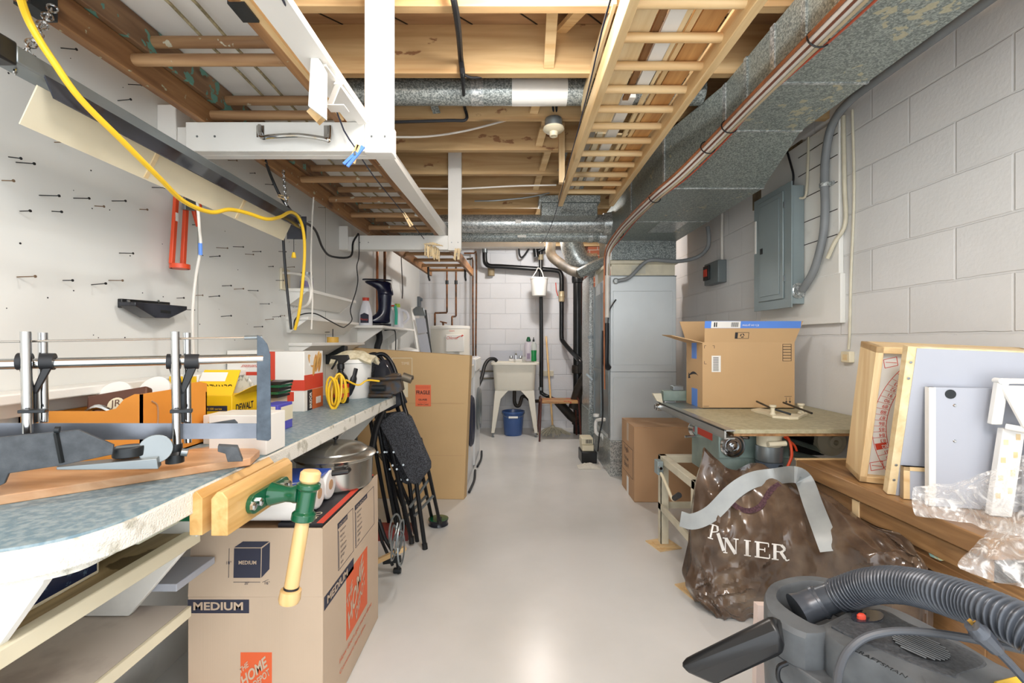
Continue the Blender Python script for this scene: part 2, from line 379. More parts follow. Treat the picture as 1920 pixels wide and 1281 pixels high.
for (X, d) in ((-.1, 2.84), (.1, 3.2465), (-.3, 3.653)):
    cbuild(MB().beam((X, d-.03, ZS-.03), (X-.05, d-.36, ZJ+.02), .03, .006), 'bridging_strap', GALV)
# silver tape and drips on the first joist
t = thing('joist_bay_duct', 'round galvanised duct crossing between the first ceiling joists', 'duct', (.0, 2.25, 2.31))
MB().cyl((-1.0, 2.25, 2.385), (.94, 2.25, 2.385), .062, n=28).build('duct_pipe', GALV, t)
for X0, X1, c in ((.0, .27, WS), (-.20, -.14, GALVB), (-.62, -.61, GALVB)):
    MB().cyl((X0, 2.25, 2.385), (X1, 2.25, 2.385), .0635, n=28).build('joint_tape', c, t)
# ------------------------------------------------------------------ lamp holder without a bulb
hx, hd = .223, 2.44
t = thing('bulb_holder', 'empty round porcelain bulb holder below a ceiling joist', 'light fixture', (hx, hd, 2.25))
MB().lathe([(.0, .094), (.044, .094), (.047, .085), (.047, .05), (.04, .046)], (hx, hd, 2.25)).build('junction_box', PLAINM, t)
MB().lathe([(.04, .05), (.055, .046), (.057, .036), (.045, .026), (.024, .022), (.021, .0), (.015, .0), (.013, .012), (0, .012)], (hx, hd, 2.25)).build('porcelain_socket', CREAM, t)
MB().box(hx-.015, hx+.015, hd-.01, hd+.02, 2.34, 2.3449).build('mounting_plate', PLAINM, t)
def cable(name, label, pts, r, mat, n=8, g=None, cat='cable', k=5):
    return tag(MB().tube(crv(pts, k), r, n).build(name, mat), label, cat, g)
cable('black_cable', 'thick black cable bundle hanging down across the first joist', [at(845, -15, 1.58), at(852, 5, 1.585), at(860, 60, 1.75), at(864, 110, 1.985), at(867, 134, 1.99), at(868, 150, 2.14)], .012, BLKR)
cable('black_cable', 'thin black cable running down past the round duct to the second joist', [at(866, 134, 2.0), at(869, 170, 2.15), at(871, 200, 2.4), at(874, 224, 2.415), at(840, 226, 2.42), at(735, 229, 2.42)], .008, BLKR)
cable('black_cable', 'black cable looping from the duct into the bulb holder', [at(868, 140, 2.02), at(890, 146, 2.05), at(940, 138, 2.1), at(1010, 137, 2.2), at(1025, 150, 2.3), at(1034, 180, 2.4), at(1038, 212, 2.44)], .006, BLKR)
cable('black_cable', 'black cable rising right from the bulb holder to the wooden ladder', [at(1043, 212, 2.44), at(1046, 190, 2.42), at(1070, 160, 2.35), at(1092, 127, 2.2), at(1112, 100, 2.05), at(1130, 60, 1.9)], .007, BLKR)
cable('white_cable', 'white cable sagging across the joists near the bulb holder', [at(700, 256, 2.6), at(737, 257, 2.6), at(800, 256, 2.62), at(870, 246, 2.62), at(952, 225, 2.63)], .006, WPIPE)
cable('white_cable', 'white cable stapled along a farther joist', [at(770, 353, 3.23), at(860, 354, 3.23), at(960, 349, 3.23), at(1043, 347, 3.23)], .006, WPIPE)
cable('grey_cable', 'pair of slack grey cables tucked under the farthest joists', [at(890, 377, 3.62), at(930, 376, 3.6), at(990, 370, 3.62), at(1030, 362, 3.64)], .006, PLAINM)
# ------------------------------------------------------------------ hanging rack on the left
zb = 1.797
def rack(D, x0, x1, label, zt):
    z0, z1 = zb, zb+.1
    Xa, Xb = (x0-CX)/F*D, (x1-CX)/F*D
    t = thing('hanging_rack', label, 'rack', ((Xa+Xb)/2, D+.03, zb), 'white hanging racks')
    MB().box(Xa, Xb, D, D+.036, z0-.005, zt).build('post', W_, t, bev=.003)
    MB().box(XL+.065, Xb-.004, D+.036, D+.072, z0, z1).build('crossbeam', W_, t, bev=.003)
    MB().box(XL+.12, Xa, D+.0, D+.036, z0, z1).build('facing_board', WS, t, bev=.003)
    MB().box(XL, XL+.065, D+.03, D+.10, z0+.005, z1+.075).build('wall_block', W_, t, bev=.003)
    for z in (z0+.05, ):
        for X in (Xa+.025, Xa+.07): MB().cyl((X, D-.001, z), (X, D+.004, z), .004, n=8).build('screw', PLAINM, t)
    for X in (XL+.16, XL+.22): MB().cyl((X, D-.001, z0+.05), (X, D+.004, z0+.05), .004, n=8).build('screw', PLAINM, t)
    return t
r1 = rack(1.546, 683, 735, 'nearer white hanging rack with a chrome handle on its crossbeam', 2.50)
h = MB(); D = 1.546
h.tube(crv([at(487, 236, D+.0), at(487, 250, D-.012), at(492, 258, D-.03), at(510, 256, D-.035), at(560, 254, D-.035), at(605, 260, D-.035), at(617, 263, D-.03), at(619, 250, D-.012), at(619, 238, D)], 6), .0075, 10)
h.box(*(lambda a, b: (a.x, b.x, D-.003, D, b.z, a.z))(at(482, 236, D), at(496, 258, D)))
h.box(*(lambda a, b: (a.x, b.x, D-.003, D, b.z, a.z))(at(608, 236, D), at(622, 262, D)))
h.build('towel_handle', CHROME, r1, label='curved chrome handle')
rack(3.20, 840, 865, 'farther white hanging rack with clothes pegs hung below it', 2.50)
# old extension ladders
def ladder(name, label, xa, D0, D1, wd, z, slope, rail, rung, rs, r0, rh=.08, thick=.03, g=None, matb=None):
    t = thing(name, label, 'ladder', (xa+slope*(D0+D1)/2, (D0+D1)/2, z), g)
    for s in (-1, 1):
        MB().beam((xa+slope*D0+s*wd/2, D0, z+rh/2), (xa+slope*D1+s*wd/2, D1, z+rh/2), thick, rh).build('rail', rail if s < 0 or matb is None else matb, t, bev=.003)
    d = r0
    while d < D1-.05:
        X = xa+slope*d; MB().cyl((X-wd/2+thick/2-.001, d, z+rh/2), (X+wd/2-thick/2+.001, d, z+rh/2), .016, n=14).build('rung', rung, t); d += rs
    return t
lt = ladder('wooden_ladder', 'old brown wooden ladder lying lowest on the white racks', -.88, .62, 5.2, .47, zb+.1, .036, OLDW, OLDX, .312, .96)
for s in (-1, 1):
    X = -.88+.036*1.05+s*.235
    MB().box(X-.019, X+.019, 1.0, 1.06, zb+.096, zb+.184).build('rail_bracket', DARKM, lt)
for s in (-1, 1):
    X = -.88+.036*4.95+s*.2
    MB().tube([(X-.01, 4.95, zb+.19), (X-.01, 4.97, zb+.06), (X-.01, 5.03, zb+.03)], .011, 8).build('rung_hook', DARKM, lt)
ladder('wooden_ladder', 'paint splashed wooden ladder stacked on top of the lowest one', -.88, .60, 3.9, .44, zb+.1815, .036, OLDG, OLDX, .32, 1.0)
o = MB().beam((-.875, .5, zb+.279), (-.80, 3.6, zb+.279), .5, .03).build('white_sheet', W_); tag(o, 'white insulation board lying on top of the two stacked ladders', 'board')
for X, nm in ((-.905, 'left'), (-.835, 'right')):
    p = [Vector((X+.03*math.sin(i*.5)*0+.02*(i/20.), .6+i*.15, zb+.1815+.058+.006*math.cos(i*PI*.94))) for i in range(20)]
    tag(MB().tube(crv(p, 2), .0045, 6).build('rope', paint('hemp_rope_'+nm, 'b5a883', .8, sc=60, col2='7c7255', bmp=.3)), 'thin hemp rope lying between the stacked ladders, %s of the pair' % ('wall side' if nm == 'left' else 'room side'), 'rope')
o = MB().beam((-.535, .45, zb+.111), (-.505, 3.42, zb+.111), .075, .020).build('white_board', W_); tag(o, 'long white board lying flat beside the ladders on the racks', 'board', None)
o = MB().beam((-.545, 1.64, zb+.155), (-.47, 3.6, zb+.155), .018, .062).build('white_board', W_); tag(o, 'white board on edge beside the ladders beyond the nearer rack', 'board', None)
# the numbered pine rail on the near part
o = MB().beam((-.600, .5, zb+.145), (-.585, 1.54, zb+.145), .034, .088).build('pine_plank', PINE); tag(o, 'short yellow pine plank beside the old ladders, stamped 83', 'plank')
txt('83', frame((-.5805, 1.10, zb+.125), (.014, 1, 0), (0, 0, 1)), INK, o, w=.05)
# white plate and metal angle bracket
t = thing('hanging_plate', 'white wooden plate hanging under the ladders beside a metal bracket', 'plate', at(595, 160, 1.36))
P = [at(582, 106, 1.2), at(596, 106, 1.2), at(610, 132, 1.2), at(609, 222, 1.2), at(577, 198, 1.2)]
MB().prism(P, (0, .016, 0)).build('wooden_plate', W_, t, bev=.002)
MB().beam(at(602, 116, 1.225), at(680, 226, 1.52), .03, .026).build('arm', W_, t)
MB().beam(at(585, 205, 1.235), at(604, 225, 1.235), .02, .03).build('wooden_block', PINE, t)
o = MB().beam(at(615, 203, 1.25), at(650, 203, 1.25), .04, .003).beam(at(617, 200, 1.25), at(634, 158, 1.28), .025, .003).beam(at(634, 158, 1.28), at(640, 150, 1.31), .025, .003).build('angle_bracket', WPL, bev=.001)
tag(o, 'perforated white metal angle bracket hanging beside the white plate', 'bracket')
tag(MB().tube([at(783, 362, 3.0), at(779, 404, 2.8), at(798, 407, 2.8)], .006, 8).build('wire_hook', WPL), 'white bent wire hook under the ladders near the farther rack', 'hook')
# ------------------------------------------------------------------ pine ladder hung on the right
t = ladder('pine_ladder', 'clean pine ladder with many close rungs hung under the joists', .547, .75, 3.37, .375, 2.15, 0, PINE, PINEX, .16, .921, .085, .033)
for X in (.345, ):
    tag(MB().box(.29, .325, 2.80, 2.838, 2.13, 2.50).build('hanger_strip', PINEZ), 'upright wooden strip nailed to a joist left of the pine ladder', 'wood strip')
random.seed(3)
zz = 2.2095
lay = [(.385, .47, .85, 2.3, TRIMW, 'wide pale plywood strip'), (.475, .50, 1.0, 2.0, OLDW, 'narrow brown strip'), (.505, .56, .9, 1.9, WPL, 'white painted trim strip'),
       (.565, .585, .85, 3.1, TRIMW, 'thin pale moulding strip'), (.592, .612, .85, 2.7, PINE, 'thin pine moulding strip'), (.618, .70, .85, 3.2, OLDX and wood('reddish_plank', 'b07c46', 'd6a468', 'Y', 1, .5), 'wide reddish plank')]
for x0, x1, d0, d1, m_, lb in lay:
    o = MB().beam(((x0+x1)/2-.01, d0, zz+.0065), ((x0+x1)/2+.01, d1, zz+.0065), x1-x0, .013).build('wood_strip', m_, bev=.001)
    tag(o, lb+' stored on the rungs of the pine ladder', 'wood strip')
lay2 = [(.39, .43, 1.9, 3.2, ALU, 'long aluminium channel'), (.44, .47, 2.35, 3.3, CREAM, 'narrow cream trim strip'), (.49, .545, 2.0, 3.1, WPL, 'white window trim piece')]
for x0, x1, d0, d1, m_, lb in lay2:
    o = MB().beam(((x0+x1)/2, d0, zz+.0215), ((x0+x1)/2, d1, zz+.0215), x1-x0, .016).build('wood_strip', m_, bev=.001)
    tag(o, lb+' on the far half of the pine ladder', 'wood strip')
for k in range(5):
    o = MB().beam((.40+.05*k, 2.45+.13*k, zz+.044), (.70-.02*k, 2.50+.16*k, zz+.048), .11, .01).build('wood_strip', (TRIMW, PINEX)[k % 2]); tag(o, 'short board laid crosswise on the pine ladder, %s from the near end' % ['first', 'second', 'third', 'fourth', 'fifth'][k], 'wood strip')
o = MB().beam(at(1153, -10, 1.6), at(1092, 196, 2.25), .012, .07).build('wood_strip', TRIMW); tag(o, 'pale strip wedged along the left side of the pine ladder', 'wood strip')
# ------------------------------------------------------------------ trunk duct, plenum
t = thing('supply_duct', 'large spotted galvanised trunk duct running overhead along the right wall', 'duct', (1.15, 2.2, 2.02))
def rect(D, x0, x1, z0, z1): return [(x0, D, z0), (x1, D, z0), (x1, D, z1), (x0, D, z1)]
S = [(-.6, .98, 1.33, 2.12, 2.335), (1.706, .98, 1.33, 2.12, 2.335), (2.095, .98, 1.33, 2.12, 2.335), (2.586, .864, 1.425, 2.02, 2.325), (3.30, .864, 1.425, 2.02, 2.325), (3.95, .864, 1.425, 2.02, 2.325)]
for a, b_ in zip(S[:-1], S[1:]):
    if b_[0] == 1.706: continue
    MB().loft([rect(*a), rect(*b_)]).build('duct_section', GALVU, t)
MB().loft([rect(*S[0]), rect(*S[1])]).build('duct_section', GALVU, t)
for s in S[1:5]:
    D, x0, x1, z0, z1 = s
    m_ = MB(); m_.box(x0-.004, x1+.004, D-.006, D+.006, z0-.004, z0+.002); m_.box(x0-.005, x0+.002, D-.014, D+.014, z0, z1); m_.box(x1-.002, x1+.004, D-.01, D+.01, z0, z1); m_.build('duct_seam', GALVB, t)
for D in (1.0, 1.36, 1.52, 1.9): MB().box(.972, .98, D-.012, D+.012, 2.12, 2.335).build('duct_seam', GALV, t)
MB().loft([rect(3.95, .864, 1.425, 1.86, 2.325), rect(4.5, .864, 1.425, 1.86, 2.325)]).build('plenum', GALV, t)
MB().box(1.08, 1.28, 3.3, 3.62, 2.0165, 2.02).build('foil_patch', GALVB, t)
MB().box(.87, 1.42, 3.93, 3.955, 2.012, 2.03).build('duct_seam', GALVB, t)
# line set and wires strapped under the left edge of the trunk duct
def off(pts, dx, dy, dz): return [Vector(p)+Vector((dx, dy, dz)) for p in pts]
ln = [(.955, .5, 2.105), (.955, 1.2, 2.10), (.955, 1.75, 2.10), (.955, 2.09, 2.095), (.89, 2.38, 2.03), (.835, 2.62, 1.995), (.83, 3.1, 2.0), (.825, 3.5, 1.985), (.80, 3.76, 1.90), (.797, 3.80, 1.72), (.795, 3.80, 1.5), (.793, 3.80, 1.35)]
cable('refrigerant_line', 'thick white insulated line strapped along the trunk duct and down beside the furnace', ln, .021, WPIPE, 12)
cable('copper_line', 'bare copper line following the left side of the white insulated line', off(ln, -.027, -.005, .006)[:-1]+[Vector((.77, 3.795, 1.0)), Vector((.775, 3.8, .75))], .0065, COPR)
cable('wire', 'tan wire lying under the white insulated line', off(ln[:-3], .004, 0, -.027)+[Vector((.80, 3.772, 1.7))], .005, paint('tan_wire', 'b0a184', .5, bmp=0))
cable('wire', 'orange red wire wandering beside the white insulated line', [Vector(p)+Vector((.022+.012*math.sin(i*2.1), -.0, -.021+.003*math.cos(i*3))) for i, p in enumerate(ln[:-2])], .0042, paint('rust_wire', 'b4553c', .5, bmp=0))
cable('wire', 'dark brown wire on the copper side of the strapped bundle', off(ln[:-2], -.018, -.012, -.019), .0042, paint('brown_wire', '6d4030', .5, bmp=0))
for i, D in enumerate((1.16, 1.42, 2.0, 2.16, 2.66, 3.55)):
    X = .955 if D < 2.1 else (.93 if D < 2.3 else .835); Z = 2.098 if D < 2.1 else (2.075 if D < 2.3 else 1.995)
    o = MB().tube([(X+.034*math.cos(a*PI/8), D+.01*math.sin(a*PI/8), Z+.033*math.sin(a*PI/8)-.003) for a in range(17)], .0028, 6).build('cable_tie', BLK)
    tag(o, 'black cable tie around the strapped lines, %s from the near end' % ['first', 'second', 'third', 'fourth', 'fifth', 'sixth'][i], 'cable tie', 'cable ties')
# ------------------------------------------------------------------ round ducts at the back
t = thing('round_duct', 'upper of two horizontal round galvanised ducts in front of the back wall', 'duct', (-.1, 4.0, 2.11))
MB().cyl((-1.15, 4.0, 2.186), (.80, 4.0, 2.186), .078, n=32).build('duct_pipe', GALVB, t)
MB().cyl((.66, 4.0, 2.186), (.70, 4.0, 2.186), .081, n=32).cyl((.80, 4.0, 2.186), (.864, 4.0, 2.186), .09, .1, n=32).build('collar', GALVB, t)
MB().box(.03, .08, 3.918, 3.926, 2.17, 2.2).build('foil_label', W_, t)
t = thing('round_duct', 'lower of two horizontal round galvanised ducts in front of the back wall', 'duct', (-.1, 4.2, 2.06))
MB().cyl((-1.15, 4.2, 2.12), (.80, 4.2, 2.12), .052, n=32).build('duct_pipe', GALV, t)
MB().cyl((.70, 4.2, 2.12), (.74, 4.2, 2.12), .056, n=32).cyl((.80, 4.2, 2.12), (.864, 4.2, 2.12), .06, .07, n=32).build('collar', GALVB, t)
MB().box(.05, .13, 4.144, 4.152, 2.10, 2.12).build('foil_label', W_, t)
o = MB().box(.22, .72, 3.70, 3.9, 2.285, 2.342).box(.24, .70, 3.72, 3.88, 2.18, 2.285).build('branch_duct', GALV, bev=.004); tag(o, 'rectangular galvanised branch duct boxed above the horizontal round ducts', 'duct')
t = thing('return_duct', 'fat galvanised elbow duct behind the round ducts beside the furnace', 'duct', (.7, 4.62, 1.8))
MB().tube(crv([(.60, 4.62, 2.3), (.61, 4.62, 2.12), (.68, 4.62, 1.97), (.78, 4.62, 1.93), (.86, 4.62, 1.93)], 4), .115, 28).build('duct_pipe', GALVB, t)
o = MB().tube(crv([at(1180, 478, 4.2), at(1145, 487, 4.25), at(1115, 498, 4.35), at(1088, 512, 4.45)], 4), .05, 20).cyl(at(1132, 491, 4.3), at(1126, 494, 4.32), .054).build('flue_pipe', GALV)
tag(o, 'grey galvanised flue pipe sloping down from the furnace plenum', 'pipe')
o = MB().tube(crv([at(1088, 512, 4.46), at(1070, 506, 4.6), at(1045, 490, 4.75), at(1033, 476, 4.8), at(1033, 452, 4.8)], 4), .053, 20).build('vent_pipe', paint('dusty_flex', '8c8375', .6, sc=8, col2='5c564b', bmp=.3)); tag(o, 'dusty brown flexible vent pipe rising left from the flue pipe', 'pipe')
# thin fluorescent/white cover under the ducts
o = MB().box(-.85, .33, 4.6, 4.66, 2.10, 2.16).build('white_conduit', WPIPE, bev=.01); tag(o, 'long white plastic conduit under the lower round duct', 'conduit')
o = MB().box(-.9, .2, 4.68, 4.72, 2.16, 2.235).build('cream_trim_board', CREAM); tag(o, 'cream board just above the long white conduit', 'board')
# ------------------------------------------------------------------ furnace and its neighbours
FX0, FX1, FD, FZ = .84, 1.405, 3.88, 1.83
t = thing('furnace', 'tall pale grey steel furnace cabinet standing under the plenum', 'furnace', (1.12, 4.25, 0))
MB().box(FX0, FX1, FD+.01, 4.62, .30, FZ-.115).build('cabinet', GALVS, t, bev=.006)
m_ = MB().box(FX0-.01, FX1+.01, FD-.008, 4.62, FZ-.018, FZ+.012); m_.box(FX0+.01, FX1-.012, FD+.008, 4.6, FZ-.115, FZ-.018).build('coil_case', CREAMM, t, bev=.003)
MB().box(FX0+.18, FX0+.30, FD+.003, FD+.008, FZ-.10, FZ-.03).build('rating_plate', paint('plate_paper', 'c9c6b6', .6), t)
for z0, z1 in ((.95, 1.58), (.33, .84)):
    m_ = MB()
    for k, (a, b_) in enumerate((((.025, z0), (.53, z0)), ((.53, z0), (.53, z1)), ((.53, z1), (.025, z1)), ((.025, z1), (.025, z0)))):
        m_.tube([(FX0+a[0], FD+.009, a[1]), (FX0+b_[0], FD+.009, b_[1])], .0035, 6)
    m_.build('panel_pressing', GALVS, t)
m_ = MB(); m_.box(FX0-.002, FX1+.002, FD+.006, FD+.0105, FZ-.125, FZ-.117); m_.box(FX0, FX1, FD+.0085, FD+.0105, .888, .892); m_.build('panel_joint', PLAINM, t)
MB().box(FX0-.006, FX0, 3.95, 4.60, .34, 1.60).build('side_panel', PLAINM, t, bev=.002)
MB().box(FX0-.003, FX1, FD, 4.62, 0, .30).build('base_plenum', GALVB, t, bev=.002)
m_ = MB()
for D in (3.90, 4.25, 4.60): m_.box(FX0-.016, FX0-.004, D-.012, D+.012, .32, 1.70)
m_.box(FX0-.018, FX0-.004, 3.9, 4.6, .86, .89).build('side_flange', PLAINM, t)
m_ = MB().cyl((FX0, 3.93, .92), (FX0-.045, 3.93, .92), .007, n=8).cyl((FX0-.03, 3.93, .92), (FX0-.045, 3.93, .92), .012, n=8).build('gas_valve_stem', paint('brass', 'c79a4a', .3, .9), t)
o = MB().tube(crv([at(1137, 606, 3.84), at(1137, 640, 3.84), at(1136, 680, 3.84), at(1141, 690, 3.87)], 4), [.024]*6+[.026]*7, 14).build('foam_sleeve', BLKR); tag(o, 'black foam sleeve on the refrigerant line beside the furnace', 'pipe insulation')
o = MB().tube(crv([at(1155, 562, 3.85), at(1148, 572, 3.84), at(1142, 585, 3.84), at(1140, 606, 3.83)], 4), .006, 8).build('black_wire', BLKR); tag(o, 'short black wire standing up beside the furnace door', 'wire')
cable('black_wire', 'black power wire hanging down the left side of the furnace to the pump', [at(1130, 620, 3.8), at(1129, 700, 3.82), at(1130, 760, 3.9), at(1129, 790, 4.0), at(1124, 815, 4.1), at(1121, 846, 4.2)], .007, BLKR)
# side gear left of the furnace
t = thing('air_cleaner', 'tall narrow metal return air case behind the left side of the furnace', 'air duct', (.78, 4.9, 0))
MB().box(.79, .836, 4.66, 5.1, .45, 1.83).build('case', GALVB, t, bev=.004)
MB().box(.78, .836, 4.64, 5.1, 0, .45).build('lower_case', GALV, t, bev=.004)
MB().box(.775, .836, 4.64, 4.66, 1.18, 1.21).build('flange', PLAINM, t)
MB().prism([(.785, 4.645, 1.18), (.83, 4.645, 1.18), (.83, 4.645, 1.02), (.805, 4.645, .93), (.785, 4.645, 1.02)], (0, .014, 0)).build('transition', GALVB, t)
MB().beam((.76, 4.64, .82), (.82, 4.63, .76), .03, .02).build('damper_rail', PLAINM, t)
o = MB().box(*(lambda a, b: (a.x, b.x, 4.5, 4.54, b.z, a.z))(at(1117, 508, 4.5), at(1127, 538, 4.5))).build('thermostat_box', WPL, bev=.005); tag(o, 'small white control box at the top left of the furnace', 'control box')
# condensate pump
t = thing('condensate_pump', 'condensate pump with white top and black tank on the floor', 'pump', (.74, 4.38, 0))
MB().box(.655, .80, 4.28, 4.5, .0, .11).build('tank', BLK, t, bev=.008)
MB().box(.665, .775, 4.30, 4.48, .11, .17).box(.66, .77, 4.31, 4.47, .17, .235).build('motor_cover', CREAM, t, bev=.008)
m_ = MB()
for k in range(5): m_.box(.70+.012*k, .706+.012*k, 4.303, 4.312, .185, .22)
m_.build('cover_slots', BLK, t)
cable('drain_tube', 'white plastic drain tube bending from the furnace into the pump', [at(1146, 787, 4.0), at(1126, 787, 4.15), at(1118, 790, 4.2), at(1117, 808, 4.2), at(1122, 815, 4.2), at(1130, 818, 4.2), at(1134, 832, 4.2), at(1132, 848, 4.25)], .016, WPL, 12)
o = MB().lathe([(.028, -.012), (.028, .012)], at(1118, 779, 4.2), 14).build('pipe_tee', WPL); tag(o, 'white open cap on the pump drain tube', 'pipe fitting')
def crumple(name, mat, o, sx, sy, sz, seed, n=22, amp=.3):
    random.seed(seed); rows = []
    for i in range(n):
        r = []
        for j in range(n):
            u, v = i/(n-1)*2-1, j/(n-1)*2-1; e = (1-abs(u)**3)*(1-abs(v)**3)
            q = Vector((u*2.2+seed, v*2.2, 0)); k = noise.noise(q*2)*.6+noise.noise(q*5)*.3
            r.append(Vector(o)+Vector((u*sx*(1+.15*noise.noise(q)), v*sy*(1+.15*noise.noise(q+Vector((5, 5, 5)))), max(.003, sz*(e*.6+amp*k*e*1.6)))))
        rows.append(r)
    return MB().grid(rows).build(name, mat, solid=.002)
o = crumple('rag', paint('rag_cloth', 'd8d4c8', .9, sc=40, bmp=.5), (.70, 4.16, .0), .10, .07, .05, 3); tag(o, 'crumpled white rag on the floor in front of the pump', 'rag')
# chimney stub
t = struct(MB().box(.962, 1.4, 5.75, 6.05, 0, 2.5).build('trim_1', blocks('chimney_brick', 'X', 'a85f42', 'b9aea0', None)))
br = [n for n in t.data.materials[0].node_tree.nodes if n.type == 'TEX_BRICK'][0]; br.inputs['Brick Width'].default_value = .2; br.inputs['Row Height'].default_value = .068
struct(MB().box(.90, 1.42, 5.725, 5.75, 0, 1.36).build('trim_2', W_))
# ------------------------------------------------------------------ drain pipes on the back wall
t = thing('soil_stack', 'thick black cast iron soil stack in the back right corner', 'pipe', (.80, 5.75, 0))
X, D = (1083-CX)/F*5.7, 5.7
MB().cyl((X, D, 0), (X, D, 2.5), .056, n=24).build('pipe', PIPEB, t)
for z in (1.93, .80, .16): MB().lathe([(.06, -.05), (.07, -.045), (.074, .0), (.07, .05), (.058, .055)], (X, D, z)).build('hub', IRON if z < 1 else PIPEB, t)
p = [at(1048, 770, 5.5), at(1075, 765, 5.45), at(1085, 730, 5.4), at(1101, 703, 5.35)]
MB().tube(p[1:], .06, 20).build('branch', IRON, t)
MB().tube([at(1093, 722, 5.38), at(1096, 714, 5.37)], .075, 20).tube([at(1101, 704, 5.35), at(1104, 697, 5.34)], .07, 20).build('branch_collar', IRON, t)
MB().tube([at(1045, 752, 5.6), at(1070, 780, 5.6), at(1083, 790, 5.65)], .055, 20).build('lower_branch', IRON, t)
t = thing('drain_pipe', 'black plastic drain crossing the back wall and dropping to the soil stack', 'pipe', (.3, 5.9, 1.0))
D = 5.88
MB().tube(crv([at(909, 440, D), at(909, 462, D), at(909, 484, D), at(911, 494, D), at(919, 499, D), at(940, 500, D), at(1000, 504, D), at(1040, 507, D), at(1050, 511, D), at(1053, 522, D), at(1053, 550, D)], 4), .031, 16).build('upper_run', PIPEB, t)
MB().tube(crv([at(1053, 560, D), at(1053, 600, D), at(1053, 632, D), at(1056, 641, 5.85), at(1072, 660, 5.7), at(1085, 674, 5.5), at(1090, 684, 5.45), at(1091, 700, 5.42)], 4), .029, 16).build('lower_run', PIPEB, t)
MB().lathe([(.033, -.07), (.04, -.06), (.037, -.02), (.044, .0), (.037, .03), (.038, .06), (.033, .065)], at(1053, 556, D)).build('valve_body', paint('tan_valve', 'b8a888', .4, .2, bmp=0), t)
MB().tube([at(1046, 555, D-.02), at(1043, 545, D-.03), at(1042, 530, D-.03)], .006, 8).build('valve_lever', INKR, t)
MB().cyl(at(909, 466, D), at(909, 474, D), .036).build('clamp', PLAINM, t)
for x, y in ((921, 506),): MB().lathe([(.045, -.045), (.045, .05), (.05, .055)], at(x, 511, 5.98)).build('wall_sleeve', paint('tan_sleeve', '9c8b6c', .6), t)
t = thing('standpipe', 'thin black vertical waste pipe beside the laundry tub', 'pipe', (.36, 5.85, .5))
D = 5.82
MB().tube(crv([at(1014, 470, D), at(1014, 520, D), at(1015, 640, D), at(1015, 728, D), at(1017, 738, D), at(1030, 745, D-.02), at(1045, 752, 5.62)], 4), .024, 16).build('pipe', PIPEB, t)
MB().cyl(at(1014, 726, D), at(1014, 732, D), .028).build('clamp', PLAINM, t)
MB().cyl(at(1014, 478, D), at(1014, 488, D), .034).build('coupling', paint('tan_coupling', '8f8268', .5), t)
MB().tube([at(1000, 474, D), at(1012, 470, D), at(1035, 458, D), at(1050, 458, D)], .03, 14).cyl(at(1004, 466, D-.02), at(1006, 482, D-.02), .034).build('cleanout', PIPEB, t)
o = MB().tube(crv([at(973, 466, 5.9), at(974, 478, 5.9), at(978, 483, 5.9), at(984, 478, 5.9), at(992, 466, 5.9)], 4), .012, 8).build('hose_loop', BLKR); tag(o, 'short dark hose loop below the white conduit', 'hose')
# hanging white bucket
b = at(1011, 555, 5.68)
t = thing('white_bucket', 'small white bucket hanging from the black standpipe', 'bucket', b)
MB().lathe([(0, 0), (.088, 0), (.09, .005), (.108, .205), (.113, .205), (.113, .222), (.104, .222), (.085, .012), (0, .012)], b).build('pail', WPL, t)
MB().tube(crv([b+Vector((-.10, 0, .21)), b+Vector((-.04, -.02, .30)), b+Vector((-.01, .06, .36)), b+Vector((.03, -.0, .31)), b+Vector((.06, -.02, .2))], 5), .007, 8).build('bail', WPL, t)
# copper pipes
cable('copper_pipe', 'long copper pipe running down beside the water heater, left of the pair', [at(875, 486, 5.9), at(883, 486, 5.9), at(886.5, 489, 5.9), at(886.5, 560, 5.9), at(887, 664, 5.9), at(887, 800, 5.95)], .011, COPPER, 10, 'twin copper pipes', 'pipe', 2)
cable('copper_pipe', 'long copper pipe running down beside the water heater, right of the pair', [at(870, 475, 5.92), at(889, 475, 5.92), at(893, 478, 5.92), at(893, 560, 5.92), at(892, 668, 5.92), at(892, 800, 5.95)], .011, COPPER, 10, 'twin copper pipes', 'pipe', 2)
# ------------------------------------------------------------------ water heater
b = Vector((-.745, 5.5, 0)); wz = 1.33
t = thing('water_heater', 'cream electric water heater cylinder in the back left corner', 'water heater', b)
MB().lathe([(0, .02), (.225, .02), (.235, .03), (.235, wz-.02), (.228, wz), (0, wz)], b, 40).build('tank', paint('heater_enamel', 'd9d6cc', .35, var=.04), t)
MB().lathe([(.238, wz-.03), (.24, wz-.028), (.24, wz), (.232, wz+.006), (0, wz+.006)], b, 40).build('lid', WS, t)
fr = frame((b.x+.02, b.y-.2405, 1.16), (1, 0, 0), (0, 0, 1))
MB(fr).box(-.04, .17, -.13, .07, -.02, .004).build('front_plate', W_, t, bev=.006)
txt('Chlorex', fr @ T(-.03, .015, .005), INKR, t, w=.13, h=.035, shear=.3)
MB(fr).prism([(.09, .03, .006), (.14, .055, .006), (.138, .04, .006), (.17, .062, .006), (.148, .07, .006), (.143, .06, .006), (.088, .04, .006)], (0, 0, .001)).build('arrow_mark', INKR, t)
txt('Giant', frame((b.x+.02, b.y-.241, 1.265), (1, 0, 0), (0, 0, 1)), INKR, t, w=.06)
cable('copper_pipe', 'cold copper pipe stepping down into the left top of the water heater', [at(838, 500, 5.75), at(838, 585, 5.75), at(837, 586.5, 5.75), at(816, 587, 5.6), at(815.5, 588.5, 5.6), at(815.5, 611, 5.5)], .012, COPPER, 10, None, 'pipe', 1)
